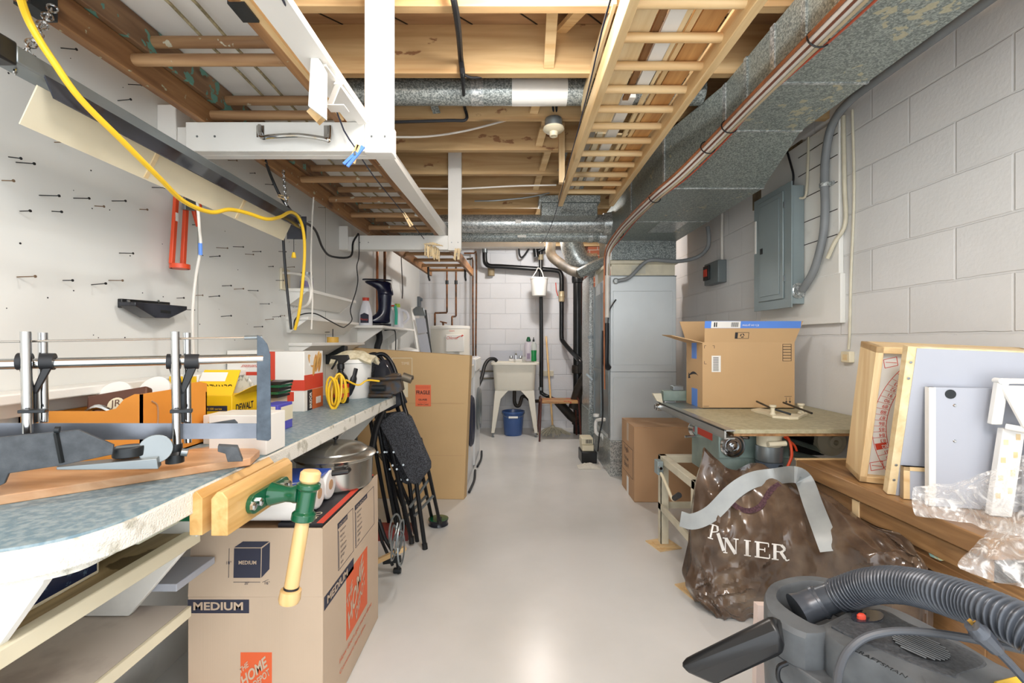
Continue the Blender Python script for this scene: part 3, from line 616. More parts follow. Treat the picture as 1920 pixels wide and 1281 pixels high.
cable('copper_pipe', 'hot copper pipe stepping down into the top centre of the water heater', [at(855, 500, 5.75), at(855, 592, 5.75), at(854, 593.5, 5.75), at(848, 594, 5.6), at(847.5, 595.5, 5.6), at(847.5, 613, 5.5)], .012, COPPER, 10, None, 'pipe', 1)
o = MB().lathe([(.03, 0), (.03, .01), (.012, .015), (.012, .04), (.022, .045), (.012, .06), (0, .062)], at(831, 613, 5.45)).cyl(at(825, 603, 5.45), at(838, 606, 5.45), .008).build('relief_valve', COPPER); tag(o, 'small brass relief valve on the lid of the water heater', 'valve')
for x in (838, 855):
    o = MB().cyl(at(x, 526, 5.75), at(x, 533, 5.75), .02).build('shutoff_knob', DARKM); tag(o, 'dark shutoff fitting on the %s copper heater pipe' % ('cold' if x == 838 else 'hot'), 'valve')
# ------------------------------------------------------------------ laundry tub
t = thing('laundry_tub', 'white plastic laundry tub on four tapering legs against the back wall', 'laundry tub', (.03, 5.6, 0))
TX0, TX1, TD0, TD1 = -.235, .295, 5.42, 5.92
m_ = MB()
def rr(x0, x1, y0, y1, z, r=.05, n=5):
    P = []
    for cx, cy, a in ((x1-r, y1-r, 0), (x0+r, y1-r, 90), (x0+r, y0+r, 180), (x1-r, y0+r, 270)):
        for k in range(n+1):
            th = math.radians(a+90*k/n); P.append((cx+r*math.cos(th), cy+r*math.sin(th), z))
    return P
m_.loft([rr(TX0+.03, TX1-.03, TD0+.04, TD1-.04, .56), rr(TX0+.025, TX1-.025, TD0+.03, TD1-.03, .59), rr(TX0+.005, TX1-.005, TD0+.01, TD1-.01, .87), rr(TX0-.02, TX1+.03, TD0-.02, TD1+.01, .872), rr(TX0-.02, TX1+.03, TD0-.02, TD1+.01, .898), rr(TX0+.03, TX1-.02, TD0+.03, TD1-.12, .898), rr(TX0+.06, TX1-.05, TD0+.06, TD1-.14, .62)]).build('basin', WPL if 0 else paint('tub_plastic', 'e6e2d4', .35, var=.04), t)
TUBP = MATS['tub_plastic']
for sx in (0, 1):
    for sy in (0, 1):
        X = TX0+.03 if sx == 0 else TX1-.03; s = 1 if sx == 0 else -1; Y = TD0+.04 if sy == 0 else TD1-.08
        MB().prism([(X, Y, .56), (X+s*.16, Y, .56), (X+s*.07, Y, .46), (X-s*.005, Y, .05), (X-s*.045, Y, .05)], (0, .03, 0)).build('leg', TUBP, t, bev=.004)
        MB().lathe([(.018, 0), (.02, .006), (.008, .012), (.008, .05)], (X-s*.025, Y+.015, 0), 12).build('foot', PLAINM, t)
MB().box(-.04, .14, 5.80, 5.86, .898, .925).build('faucet_base', WPL, t, bev=.006)
m_ = MB().tube(crv([(.05, 5.83, .92), (.05, 5.83, 1.0), (.05, 5.80, 1.02), (.05, 5.72, .99)], 4), .011, 10); m_.lathe([(.013, 0), (.016, .02), (.008, .05), (.004, .07)], (.05, 5.84, .96), 12)
for X in (-.01, .11): m_.lathe([(.012, 0), (.014, .02), (.026, .024), (.024, .045), (.01, .05)], (X, 5.83, .92), 12)
m_.build('faucet', CHROME, t)
MB().tube(crv([(.03, 5.62, .56), (.03, 5.62, .42), (.05, 5.62, .36), (.09, 5.62, .36), (.11, 5.62, .42), (.13, 5.62, .47), (.18, 5.66, .46), (.24, 5.74, .40), (.35, 5.8, .39)], 4), .022, 12).build('trap', IRON, t)
MB().cyl((.03, 5.62, .62), (.03, 5.62, .5), .02).build('tailpiece', paint('brass_tail', 'b28a3c', .3, .8), t)
MB().box(-.28, .14, 5.915, 5.945, .898, 1.03).build('splash_board', GREYB, t)
cable('drain_hose', 'black washer drain hose arching over the left rim of the laundry tub', [(-.40, 5.3, .62), (-.36, 5.4, .72), (-.33, 5.5, .86), (-.28, 5.56, .93), (-.22, 5.6, .935), (-.19, 5.62, .91)], .022, BLKR, 12, None, 'hose')
for z, nm in ((.755, 'upper'), (.66, 'lower')):
    o = MB().cyl((-.46, 6.038, z), (-.14, 6.038, z), .0115).build('supply_pipe', paint('grey_'+nm+'_pipe', '8d8778', .5, .2)); tag(o, '%s grey water supply pipe left of the laundry tub' % nm, 'pipe')
def bottle(name, label, o, prof, mat, capp, capm, extra=None, n=20, sy=1, lab=None, cat='bottle'):
    t = thing(name, label, cat, o); MB().lathe(prof, o, n, sy=sy).build('bottle_body', mat, t); MB().lathe(capp, o, 14).build('cap', capm, t)
    return t
GRN = paint('green_liquid', '1d8a4a', .2, var=.1, bmp=0); LIME = paint('lime_cap', 'a9c93a', .35)
o = Vector((.21, 5.80, .8985)); t = bottle('soap_bottle', 'pale bottle with dark green cap on the laundry tub rim', o, [(0, 0), (.045, 0), (.05, .02), (.05, .12), (.055, .19), (.045, .24), (.02, .255), (.0, .255)], paint('pale_bottle', 'c9c5cf', .3), [(.028, .255), (.03, .27), (.016, .31), (0, .312)], GREENE, sy=.6)
MB().box(o.x-.02, o.x+.02, o.y-.0325, o.y-.03, .93+.0, 1.0).build('label', paint('bottle_label', '8f7f98', .5), t)
o = Vector((.275, 5.80, .8985)); t = thing('soap_bottle', 'clear bottle of green dish soap at the right end of the tub rim', 'bottle', o)
MB().lathe([(0, 0), (.035, 0), (.038, .02), (.036, .08), (.04, .14)], o, 18).build('green_soap', GRN, t)
MB().lathe([(.04, .14), (.044, .19), (.03, .235), (.012, .25)], o, 18).build('bottle_shoulder', paint('clear_plastic', 'dfe8e4', .15, alpha=.55), t)
MB().lathe([(.013, .25), (.013, .275), (.006, .28), (.005, .305), (0, .306)], o, 12).build('cap', DARKM, t)
o = Vector((.155, 5.80, .8985)); o = tag(MB().lathe([(0, 0), (.025, 0), (.03, .055), (.028, .055), (.023, .004), (0, .004)], o, 16).build('plastic_cup', paint('cup_clear', 'dcdfdd', .2, alpha=.6)), 'small clear cup beside the faucet on the laundry tub', 'cup')
# blue bucket
b = Vector((.015, 5.62, 0)); t = thing('blue_bucket', 'blue plastic bucket with white grip under the laundry tub', 'bucket', b)
MB().lathe([(0, 0), (.105, 0), (.11, .008), (.132, .27), (.142, .275), (.142, .295), (.135, .295), (.127, .27), (.103, .012), (0, .012)], b, 32).build('pail', BLUEP, t)
MB().tube(crv([b+Vector((-.142, 0, .27)), b+Vector((-.10, -.13, .245)), b+Vector((0, -.165, .235)), b+Vector((.10, -.13, .245)), b+Vector((.142, 0, .27))], 5), .004, 8).build('bail', PLAINM, t)
MB().cyl(b+Vector((-.055, -.163, .238)), b+Vector((.055, -.163, .238)), .013, n=12).build('grip', WPL, t)
# stool
t = thing('stool', 'low stool with worn wooden seat and brown metal legs in the back', 'stool', (.56, 5.38, 0))
SL = paint('stool_legs', '5d2f26', .35, .4, .3, 12)
MB().box(.33, .78, 5.26, 5.56, .43, .462).build('seat', wood('worn_seat', '8a5a38', 'c59a62', 'X', 1, .5, True, ('b33a2a', 14, .6)), t, bev=.006)
for X, s in ((.335, -1), (.775, 1)):
    MB().tube(crv([(X+s*.02, 5.22, 0), (X+s*.0, 5.26, .42), (X-s*.005, 5.28, .478), (X-s*.005, 5.41, .49), (X-s*.005, 5.54, .478), (X, 5.56, .42), (X+s*.02, 5.6, 0)], 4), .0105, 10).build('leg_frame', SL, t)
# mop
t = thing('mop', 'string mop leaning against the back wall behind the stool', 'mop', (.5, 5.5, 0))
MB().cyl((.50, 5.60, .10), at(1024, 631, 6.0), .012, n=10).build('handle', BEECH, t)
random.seed(5); m_ = MB()
for k in range(70):
    a = random.uniform(0, 2*PI); r = random.uniform(.05, .2); c = Vector((.50, 5.60, .10)); e = Vector((.50+r*1.15*math.cos(a), 5.55+r*.55*math.sin(a), .008+random.random()*.02))
    m_.tube(crv([c, c.lerp(e, .5)+Vector((random.uniform(-.02, .02), 0, .02)), e], 3), .0045, 5)
m_.lathe([(.03, .07), (.035, .09), (.02, .12), (0, .125)], (.5, 5.6, 0), 12).build('strings', paint('mop_cotton', 'c9c3ae', .9, sc=40), t)['kind'] = 'stuff'
o = MB().box(.36, .55, 6.02, 6.05, .69, .76).build('outlet_strip', CREAMM, bev=.004); tag(o, 'small beige outlet strip on the back wall behind the standpipe', 'outlet')
# ------------------------------------------------------------------ workbench on the left
BZ = .85
t = bench = thing('workbench', 'long workbench with worn blue top and peeling white edge along the left wall', 'workbench', (-.95, 1.6, 0))
def bpoly(o, z):
    P = [(-1.229, .63-o, z), (-.86, .63-o, z), (-.76, .648-o*.7, z), (-.69, .69-o*.5, z), (-.657+o*.7, .76, z), (-.655+o, .86, z), (-.655+o, 2.53+o, z), (-1.229, 2.53+o, z)]
    return crv(P[1:6], 4)[:] + P[6:] + P[:1]
MB().prism(bpoly(0, BZ-.006), (0, 0, .006)).build('worktop_surface', BLUEL, t)
MB().prism(bpoly(.008, BZ-.05), (0, 0, .0455)).build('edge_board', PEEL, t, bev=.003)
MB().prism(bpoly(-.03, BZ-.062), (0, 0, .0125)).build('underside_board', PEEL, t)
def bracket(D, xt, zt, xb, zb_, name='slanted_bracket'):
    MB().prism([(-1.225, D, zt), (xt, D, zt), (xt-.004, D, zt-.02), (xb, D, zb_), (-1.225, D, zb_)], (0, .018, 0)).build(name, WS, t, bev=.002)
bracket(.715, -.735, BZ-.062, -.93, .50); bracket(1.15, -.70, BZ-.062, -.97, .455); bracket(2.0, -.72, BZ-.062, -1.0, .455); bracket(2.47, -.72, BZ-.062, -1.0, .455)
PLYW = wood('stained_plywood', '8f7a56', 'c2ab80', 'Y', .8, .5, True, ('6c5a3c', 7, .6))
MB().box(-1.228, -.815, .60, 1.15, .652, .664).build('shelf_panel', PLYW, t)
MB().box(-.83, -.80, .55, 1.17, .635, .668).build('shelf_edging', CREAM, t, bev=.003)
SHP = paint('pinkish_shelf_paint', 'c9bfb4', .45, sc=7, col2='a3968c', lo=.3, hi=.5, bmp=.1)
MB().box(-1.228, -.855, .55, 1.20, .437, .453).build('shelf_panel', SHP, t)
MB().box(-.8545, -.845, .55, 1.20, .425, .4535).build('shelf_edging', CREAM, t, bev=.002)
MB().box(-1.228, -.87, 1.18, 1.333, .50, .52).build('shelf_panel', GREYB, t, bev=.002)
MB().box(-1.228, -.80, 1.92, 2.5, .437, .455).build('shelf_panel', WS, t)
MB().box(-1.20, -.80, .975, 1.148, .715, .725).build('shelf_panel', paint('pale_green_board', 'cfd2bd', .5, var=.1), t)
MB().box(-1.229, -1.21, .6, 2.5, 0, .79).build('back_panel', WS, t)
o = MB().box(XL, XL+.09, .6, 2.52, 1.005, 1.03).box(XL, XL+.025, .6, 2.52, .965, 1.005).build('wall_ledge', WS, bev=.004); tag(o, 'narrow white ledge fixed to the left wall above the workbench', 'ledge')
# cream drawer box with a dark picture strip
t = thing('drawer_box', 'cream wooden box with a dark blue picture strip on the bench shelf', 'box', (-1.0, .87, .668))
MB().box(-1.18, -.865, .775, .955, .664, .732).build('box_body', CREAM, t, bev=.004)
MB().box(-.8655, -.862, .79, .945, .674, .716).build('picture_strip', paint('dark_blue_print', '1a2440', .25, sc=60, col2='5f7a90', lo=.28, hi=.42, bmp=0), t)
o = MB().box(-1.18, -.90, 1.20, 1.33, .0, .12).build('carton', CARDD, bev=.003); tag(o, 'low brown carton on the floor under the bench shelves', 'box')
o = MB().box(-1.16, -.86, .95, 1.28, .0, .10).build('carton', CARDT, bev=.003); tag(o, 'tan carton on the floor under the near end of the bench', 'box')
# ------------------------------------------------------------------ vise
t = thing('woodworking_vise', 'woodworking vise with wooden jaws and green casting on the bench front', 'vise', (-.56, 1.05, .75))
def jaw(x0, x1, y0, y1, z0, z1, name):
    P = [(x0, z0), (x1, z0), (x1, z1-.014), (x1-.012, z1), (x0+.012, z1), (x0, z1-.014)]
    MB().prism([(a, y0, b_) for a, b_ in P], (0, y1-y0, 0)).build(name, VISEW, t, bev=.002)
jaw(-.654, -.628, .922, 1.20, .757, .846, 'fixed_jaw'); jaw(-.608, -.574, .918, 1.19, .757, .846, 'moving_jaw')
m_ = MB()
def stad(c, L, r, n=8):
    P = []
    for s, a0 in ((1, -90), (-1, 90)):
        for k in range(n+1):
            th = math.radians(a0+180*k/n); P.append((c[0], c[1]+s*L/2+r*math.cos(th), c[2]+r*math.sin(th)))
    return P
cz = .793
m_.prism(stad((-.574, 1.065, cz), .13, .021), (.011, 0, 0)).lathe([(.027, 0), (.024, .012), (.018, .035), (.019, .05), (.021, .055), (.021, .065), (.016, .07), (.015, .085)], (-.563, 1.065, cz), 22, M=Matrix.Rotation(PI/2, 4, 'Y'))
m_.build('casting', GREENE, t, bev=.001)
for y in (.985, 1.012, 1.118, 1.14): MB().lathe([(.0095, 0), (.0095, .006), (.006, .009), (0, .0095)], (-.563, y, cz), 6, M=Matrix.Rotation(PI/2, 4, 'Y')).build('bolt', CHROME, t)
hd0 = Vector((-.463, 1.05, .853)); hd1 = Vector((-.505, 1.03, .56)); dv = (hd1-hd0).normalized()
R = dv.to_track_quat('Z', 'Y').to_matrix().to_4x4()
MB().lathe([(.021, .028), (.026, .031), (.026, .040), (.02, .046), (.02, .092), (.026, .098), (.026, .112), (.021, .115)], hd0, 24, M=R).build('boss', GREENE, t, bev=.001)
MB().lathe([(0, .0), (.018, .001), (.0225, .006), (.0225, .022), (.017, .029), (.013, .03)], hd0, 24, M=R).build('handle_knob', BEECH, t)
MB().lathe([(.0145, .115), (.016, .14), (.016, .262)], hd0, 20, M=R).build('handle', BEECH, t)
MB().lathe([(.0165, .262), (.0165, .267)], hd0, 20, M=R).build('handle_ring', BLKR, t)
MB().lathe([(.0155, .267), (.0225, .27), (.0235, .29), (.021, .297), (0, .298)], hd0, 24, M=R).build('handle_knob', BEECH, t)
for y in (1.0, 1.11): MB().cyl((-.70, y, .772), (-.608, y, .772), .007, n=12).build('guide_rod', CHROME, t)
MB().box(-.75, -.655, .97, 1.02, .765, .787).build('rod_housing', GREENE, t, bev=.003)
# ------------------------------------------------------------------ mitre saw
sp = vplane((-.59, 1.08), (-.972, .864)); ud = Vector((.382, .216, 0)).normalized(); nd = Vector((.216, -.382, 0)).normalized()   # nd points to the camera side
t = thing('mitre_saw', 'framed hand mitre saw with twin guide posts on a wooden base board', 'saw', sp(250, 860))
A, B = onz(470, 873, BZ), onz(0, 948, BZ); B2 = A+(B-A)*1.25; C, D_ = onz(487, 857, BZ), onz(452, 842, BZ); E_ = D_+(B2-A)*.93
MB().prism([A, C, D_, E_, B2], (0, 0, .018)).build('base_board', wood('red_oak_board', 'c08d62', 'd9b08a', 'X', .8, .35, False), t, bev=.002)
def rod(name, a, b_, r, m, n=16, oa=0): return MB().cyl(sp(*a, oa), sp(*b_, oa), r, n=n).build(name, m, t)
rod('frame_tube', (-170, 687), (493, 672), .0105, CHROME, 20); rod('tension_wire', (-170, 644), (492, 632.5), .0022, STEEL, 8)
rod('wire_barrel', (458, 633.5), (492, 632.5), .0048, PLAINM, 10)
def plate(name, pts, m, oa=0, th=.005, bev=.001): return MB().prism([sp(x, y, oa) for x, y in pts], nd*th).build(name, m, t, bev=bev)
ENDM = paint('blue_grey_enamel', '4b5966', .45, sc=40, col2='3a4652', bmp=.1)
plate('end_plate', [(482, 628), (492, 634), (501, 645), (507, 665), (508, 822), (503, 826), (481, 824)], ENDM, 0, .008)
BLD = paint('saw_blade_steel', '8c9098', .32, .75, sc=8, col2='6b7078', bmp=.03)
plate('blade', [(-120, 793), (482, 794), (482, 822), (-120, 828)], BLD, 0, .0015, 0)
for (x0, x1, yb) in ((48, 80, 812), (328, 350, 850)):
    rod('guide_post', (x0, 622), (x0+4, yb), .0082, CHROME, 18, .018); rod('guide_post', (x1, 624), (x1+2, yb-20), .0075, CHROME, 18, -.018)
    for x in (x0-2, x1+10):
        MB().cyl(sp(x-13, 678+.0), sp(x+13, 678), .0165, n=20).build('roller', BLKR, t)
        xm = (x0+x1)/2
        MB().prism([sp(x-9, 690, .002), sp(x+9, 690, .002), sp(xm+7, 740, .002), sp(xm-5, 740, .002)], nd*.008).build('strut', BLK, t, bev=.002)
    MB().prism([sp(xm-9, 732, .0), sp(xm+9, 732, .0), sp(xm+9, 792, .0), sp(xm-9, 792, .0)], nd*.01).build('blade_holder', DARKM, t, bev=.002)
    MB().prism([sp(x0-7, 767, .03), sp(x1+12, 766, .03), sp(x1+12, 772, .03), sp(x0-7, 773, .03)], nd*.02).build('post_clamp', DARKM, t, bev=.001)
FNC = paint('dark_grey_casting', '4d5257', .5, sc=50, col2='3b4045', bmp=.15)
plate('fence', [(-150, 832), (0, 819), (150, 805), (215, 833), (213, 851), (118, 871), (20, 886), (12, 905), (-4, 912), (-150, 925)], FNC, .075, .008)
plate('fence', [(352, 800), (440, 786), (446, 792), (446, 800), (372, 822)], FNC, -.03, .006)
plate('scale_plate', [(118, 868), (300, 853), (303, 872), (240, 873), (119, 873)], PLAINM, .05, .035)
MB().cyl(sp(292, 842, .052), sp(292, 842, .058), .029, n=28).build('angle_disc', PLAINM, t, bev=.001)
p = sp(328, 850, .018)
MB().lathe([(.017, 0), (.017, .018), (.012, .024), (.014, .03), (.014, .04), (0, .041)], p-Vector((0, 0, .02)), 20).build('post_socket', DARKM, t)
MB().cyl(sp(340, 848, .03), sp(352, 849, .03), .008).cyl(sp(218, 848, .06), sp(262, 845, .06), .012).build('swivel_arm', PLAINM, t)
MB().cyl(sp(241, 846, .055)-Vector((0, 0, .010)), sp(241, 846, .055)+Vector((0, 0, .010)), .026, n=20).build('swivel_hub', DARKM, t, bev=.002)
plate('foot', [(410, 832), (446, 834), (456, 860), (428, 861), (424, 846), (410, 842)], FNC, -.0, .03)
MB().beam(sp(105, 812, .085), sp(116, 868, .085), .005, .006).cyl(sp(103, 806, .09), sp(112, 806, .09), .006).build('clamp_screw', DARKM, t)
# ------------------------------------------------------------------ things on the bench
def carton(name, label, x0, x1, y0, y1, z0, z1, mat, cat='box', g=None, bev=.002, rot=0):
    t = thing(name, label, cat, ((x0+x1)/2, (y0+y1)/2, z0), g)
    MB().box(x0, x1, y0, y1, z0, z1).build('carton_body', mat, t, bev=bev)
    return t, frame((x0, y0, z0), (1, 0, 0), (0, 0, 1)), frame((x1, y0, z0), (0, 1, 0), (0, 0, 1))
# orange open box
t = thing('orange_carton', 'open orange cardboard tray with wavy cut front behind the saw', 'box', (-1.06, 1.25, BZ))
x0, x1, y0, y1, z0, z1 = -1.215, -.912, 1.12, 1.36, BZ, 1.01
P = [(0, 0), (.303, 0), (.303, .17), (.285, .17), (.26, .158), (.24, .135), (.21, .128), (.06, .128), (.03, .14), (.015, .16), (0, .165)]
MB().prism([(x0+a, y0, z0+b_) for a, b_ in P], (0, .005, 0)).box(x0, x0+.005, y0, y1, z0, z1).prism([(x1, y0, z0), (x1, y1, z0), (x1, y1, z0+.175), (x1, y1-.03, z0+.182), (x1, y1-.06, z0+.182), (x1, y1-.08, z0+.172), (x1, y0, z0+.17)], (-.005, 0, 0)).box(x0, x1, y1-.005, y1, z0, z1-.01).box(x0, x1, y0, y1, z0, z0+.004).build('carton_body', OBOX, t)
MB().tube(crv([(x1+.001, y0+.03, z0+.15), (x1+.001, y0+.05, z0+.13), (x1+.001, y0+.045, z0+.06), (x1+.001, y0+.02, z0+.05)], 5), .0022, 6).build('cut_mark', CARDD, t)
t = thing('coffee_carton', 'crumpled dark brown packet with round emblem in the orange tray', 'packet', (-1.02, 1.2, .96))
BR = paint('brown_print', '5b3524', .5, var=.15)
f_ = frame((-1.09, 1.16, .93), (1, .2, .18), (-.1, .35, 1))
MB(f_).box(0, .14, 0, .085, -.03, 0).build('packet_body', BR, t, bev=.006)
MB(f_).lathe([(0, .001), (.02, .001), (.02, .002), (0, .002)], (.07, .045, 0), 20).build('emblem', CREAM, t)
txt('JR', f_ @ T(.058, .035, .0025), BR, t, w=.024)
for k, (x, y, r) in enumerate(((-1.10, 1.26, .05), (-1.02, 1.3, .045))):
    o = MB().lathe([(0, 0), (r, .0), (r, .008), (0, .008)], (x, y, .99+.015*k), 24, M=Matrix.Rotation(1.1, 4, 'X')).build('white_disc', WPL); tag(o, 'pale round disc tilted in the orange tray, %s of two' % ('left' if k == 0 else 'right'), 'disc')
o = MB().tube(crv([(-1.09, 1.15, .96), (-1.04, 1.145, .985), (-.99, 1.15, .955), (-1.0, 1.16, .94)], 5), .007, 8).build('silver_latch', CHROME); tag(o, 'shiny metal fitting lying on the brown packet', 'fitting')
o = MB().box(-1.20, -1.0, 1.16, 1.34, .86, .93).build('black_case', BLK, bev=.004); tag(o, 'black case lying inside the orange tray', 'case')
# yellow cartons
t, ff, fs = carton('yellow_carton', 'open yellow tool carton with raised flap and bubble wrap', -1.03, -.905, 1.47, 1.68, BZ, .975, YBOX)
MB().prism([(-1.03, 1.47, .975), (-.905, 1.47, .975), (-.908, 1.52, 1.055), (-1.027, 1.52, 1.055)], (0, .004, 0)).prism([(-.905, 1.48, .975), (-.905, 1.68, .975), (-.875, 1.66, 1.01), (-.87, 1.52, 1.00)], (.003, 0, 0)).build('lid_flap', YBOX, t)
txt('DEWALT', frame((-.915, 1.484, 1.01), (-1, 0, 0), (0, .5, -.8)), INK, t, w=.085, bold=.02, h=.022)
txt('X', frame((-.935, 1.508, 1.022), (1, 0, 0), (0, .5, .8)), INKN, t, w=.025, bold=.03)
decal(frame((-1.03, 1.47, .975), (1, 0, 0), (0, .5, .8)), .0, .085, .052, .085, W_, t)
decal(ff, .035, .11, .075, .092, INKN, t, 'printed_bar'); txt('90 100 series', ff @ T(.04, .079, .001), YBOX, t, h=.007)
decal(ff, .058, .10, .048, .062, W_, t); decal(ff, .056, .11, .02, .045, INKN, t, 'printed_bar'); decal(ff, .058, .108, .022, .043, YBOX, t, 'printed_bar', .001)
txt('DEWALT', fs @ T(.02, .07, .001), INK, t, w=.10, h=.024, bold=.02); decal(fs, .005, .2, .055, .057, INK, t, 'printed_bar')
o = crumple('bubble_wrap', paint('clear_wrap', 'dcdccf', .2, alpha=.5, bmp=.4), (-.955, 1.60, .972), .045, .05, .08, 8, 14); tag(o, 'clear bubble wrap bulging out of the yellow carton', 'bubble wrap')
t, ff, fs = carton('small_carton', 'white shipping carton with barcode label behind the orange tray', -1.13, -1.035, 1.50, 1.62, BZ, 1.04, WS)
decal(ff, .0, .09, .15, .185, YBOX, t); m_ = MB(ff)
for k in range(12): m_.box(.015+.006*k, .018+.006*k, .105, .14, 0, .0012)
m_.build('barcode', INK, t)
t, ff, fs = carton('small_carton', 'white carton with pink band and upside down lettering below the saw wire', -.90, -.79, 1.325, 1.40, BZ, .935, WS)
decal(ff, .03, .11, .028, .05, paint('pink_print', 'e98f7c', .5), t, 'printed_bar'); txt('OWIKT', ff @ T(.105, .046, .0012) @ RZ(PI), INK, t, w=.068, bold=.03)
txt('ACCESS SUR ACCES', ff @ T(.105, .066, .0012) @ RZ(PI), YBOX, t, w=.09)
t, ff, fs = carton('white_carton', 'plain white carton standing behind the end plate of the mitre saw', -.80, -.648, 1.20, 1.30, BZ, .955, W_)
txt('SX7=1/4', ff @ T(.04, .006, .0012), INK, t, w=.07, h=.012)
o = MB().box(-.84, -.74, 1.36, 1.46, BZ, .90).build('blade_pack', INKN, bev=.003)
tag(o, 'dark ribbed pack of blades between the small cartons', 'pack')
for k in range(7): MB().box(-.845+.016*k, -.838+.016*k, 1.354, 1.36, .87, .905).build('pack_rib', PLAINM, o)
t, ff, fs = carton('purple_carton', 'small purple and blue carton beside the large white bread carton', -.83, -.772, 1.50, 1.60, BZ, .94, paint('purple_print', '5350b4', .45))
decal(ff, .005, .05, .03, .085, CREAM, t); txt('Multi', ff @ T(.006, .015, .001), INKW, t, w=.04); decal(fs, .02, .1, .03, .08, CREAM, t)
t = thing('paint_pads', 'stack of dark green and black sanding pads on the purple carton', 'sanding pads', (-.83, 1.65, BZ))
for k in range(5): MB().box(-.90, -.83+.003*k, 1.61, 1.70, BZ+.10+.012*k, BZ+.109+.012*k).build('pad', (BLK, GREENE)[k % 2], t)
MB().box(-.90, -.84, 1.63, 1.70, BZ, BZ+.0995).build('pad_box', CARDT, t)
# bread cartons
t, ff, fs = carton('bread_carton', 'large white carton printed with baguettes and red tape', -1.055, -.886, 1.94, 2.13, BZ, 1.107, W_)
OBR = paint('bakery_orange', 'cf6a33', .5); BAG = paint('baguette_print', 'e0b36a', .5, sc=25, col2='c48a44')
decal(fs, .0, .19, .09, .155, INKR, t, 'red_tape', .0012); decal(ff, .11, .171, .09, .135, INKR, t, 'red_tape', .0012); decal(ff, .0, .045, .09, .257, INKR, t, 'printed_bar')
decal(ff, .0, .125, .045, .085, INKR, t, 'red_tape', .0012); decal(ff, .0, .10, .086, .115, OBR, t, 'printed_bar', .0014)
txt('BRIDOR', ff @ T(.005, .092, .002), INKW, t, w=.09, bold=.02)
decal(fs, .03, .19, .0, .088, OBR, t, 'printed_bar', .001); decal(fs, .03, .075, .0, .088, INK, t, 'printed_bar', .0014); txt('BRIDOR', fs @ T(.068, .008, .002) @ RZ(PI/2), INKW, t, w=.07, bold=.02, h=.022)
decal(fs, .115, .165, .02, .05, W_, t, 'label_sticker', .0016)
for (x, y, a, L) in ((.06, .22, -.9, .07), (.10, .20, 1.25, .10), (.13, .215, 1.2, .10), (.155, .21, 1.3, .09)):
    MB(fs @ T(x, y, .0005) @ RZ(a)).lathe([(0, 0), (.5, .1), (.9, .5), (1, 1)], (0, 0, 0), 4) if 0 else None
    P = [(L/2*math.cos(k*PI/10), .0145*math.sin(k*PI/10), 0) for k in range(20)]
    P = [(fs @ T(x, y-.005, .0006) @ RZ(a)) @ Vector(p) for p in P]
    P = [Vector((p.x, p.y, min(p.z, 1.106))) for p in P]
    MB().prism(P, (.0009, 0, 0)).build('baguette_print', BAG, t)
decal(fs, .05, .085, .195, .235, W_, t, 'label_sticker', .002)
t, ff, fs = carton('bread_carton', 'white carton with upside down script beside the large bread carton', -1.222, -1.06, 1.95, 2.12, BZ, 1.112, W_)
decal(ff, .0, .162, .155, .17, INKR, t, 'printed_bar'); txt('Saguenaïeur', ff @ T(.15, .205, .001) @ RZ(PI), INKR, t, w=.09, h=.02, shear=.3); decal(ff, .0, .162, .0, .1, OBOX, t, 'printed_bar')
for k in range(4): txt('unite emballage 24 x 110', ff @ T(.15, .244-.008*k, .001) @ RZ(PI), INK, t, w=.09, h=.004)
# black spray bottle, cord, handle, bucket
o = Vector((-.835, 2.22, BZ)); t = thing('spray_bottle', 'black trigger spray bottle with red and yellow label on the bench', 'bottle', o)
MB().lathe([(0, 0), (.036, 0), (.038, .01), (.038, .10), (.03, .13), (.013, .155), (.013, .165)], o, 20).build('bottle_body', BLK, t)
MB().lathe([(.0385, .03), (.0385, .095)], o, 20).build('label', INKR, t); MB().lathe([(.039, .05), (.039, .075)], o, 20).build('label', YEL, t)
MB().lathe([(.015, .165), (.017, .168), (.017, .19), (.012, .195)], o, 14).build('collar', BLK, t)
MB().prism([o+Vector(p) for p in ((-.05, -.008, .215), (-.048, -.008, .232), (.035, -.008, .235), (.042, -.008, .215), (.01, -.008, .19), (-.012, -.008, .19), (-.014, -.008, .21))], (0, .018, 0)).build('spray_head', BLK, t, bev=.003)
MB().tube(crv([o+Vector((-.02, 0, .21)), o+Vector((-.03, 0, .19)), o+Vector((-.045, 0, .165))], 4), .005, 8).build('trigger', BLK, t)
random.seed(11); pts = []
for k in range(60):
    a = k*.75; c = Vector((-.80, 2.10, BZ+.075)); r = .062+.012*math.sin(k*.9)
    pts.append(c+Vector((.35*r*math.cos(a)+.01*math.sin(k*.33), -.03+.05*math.sin(k*.21), r*math.sin(a)*1.05)))
o = MB().tube(crv(pts, 4), .0048, 7).build('extension_cord', YEL); tag(o, 'coiled yellow extension cord standing beside the bread carton', 'extension cord')
o = MB().tube(crv([(-.80, 2.19, BZ+.115), (-.74, 2.19, BZ+.09), (-.70, 2.2, BZ+.112), (-.64, 2.2, BZ+.108)], 4), .0045, 7).build('extension_cord', YEL); tag(o, 'free end of yellow cord sticking out over the bench edge', 'cord')
o = MB().tube(crv([(-.90, 2.28, BZ+.02), (-.85, 2.26, BZ+.015), (-.80, 2.25, BZ+.06), (-.78, 2.25, BZ+.13), (-.775, 2.26, BZ+.165)], 5), [.02]*5+[.024]*5+[.02]*5+[.013]*6, 12, flat=.7).build('curved_trowel', BLKR); tag(o, 'black curved rubber tool lying by the spray bottle', 'tool')
o = Vector((-.85, 2.45, BZ)); t = thing('white_tub', 'round white plastic tub holding a cream towel on the bench end', 'tub', o)
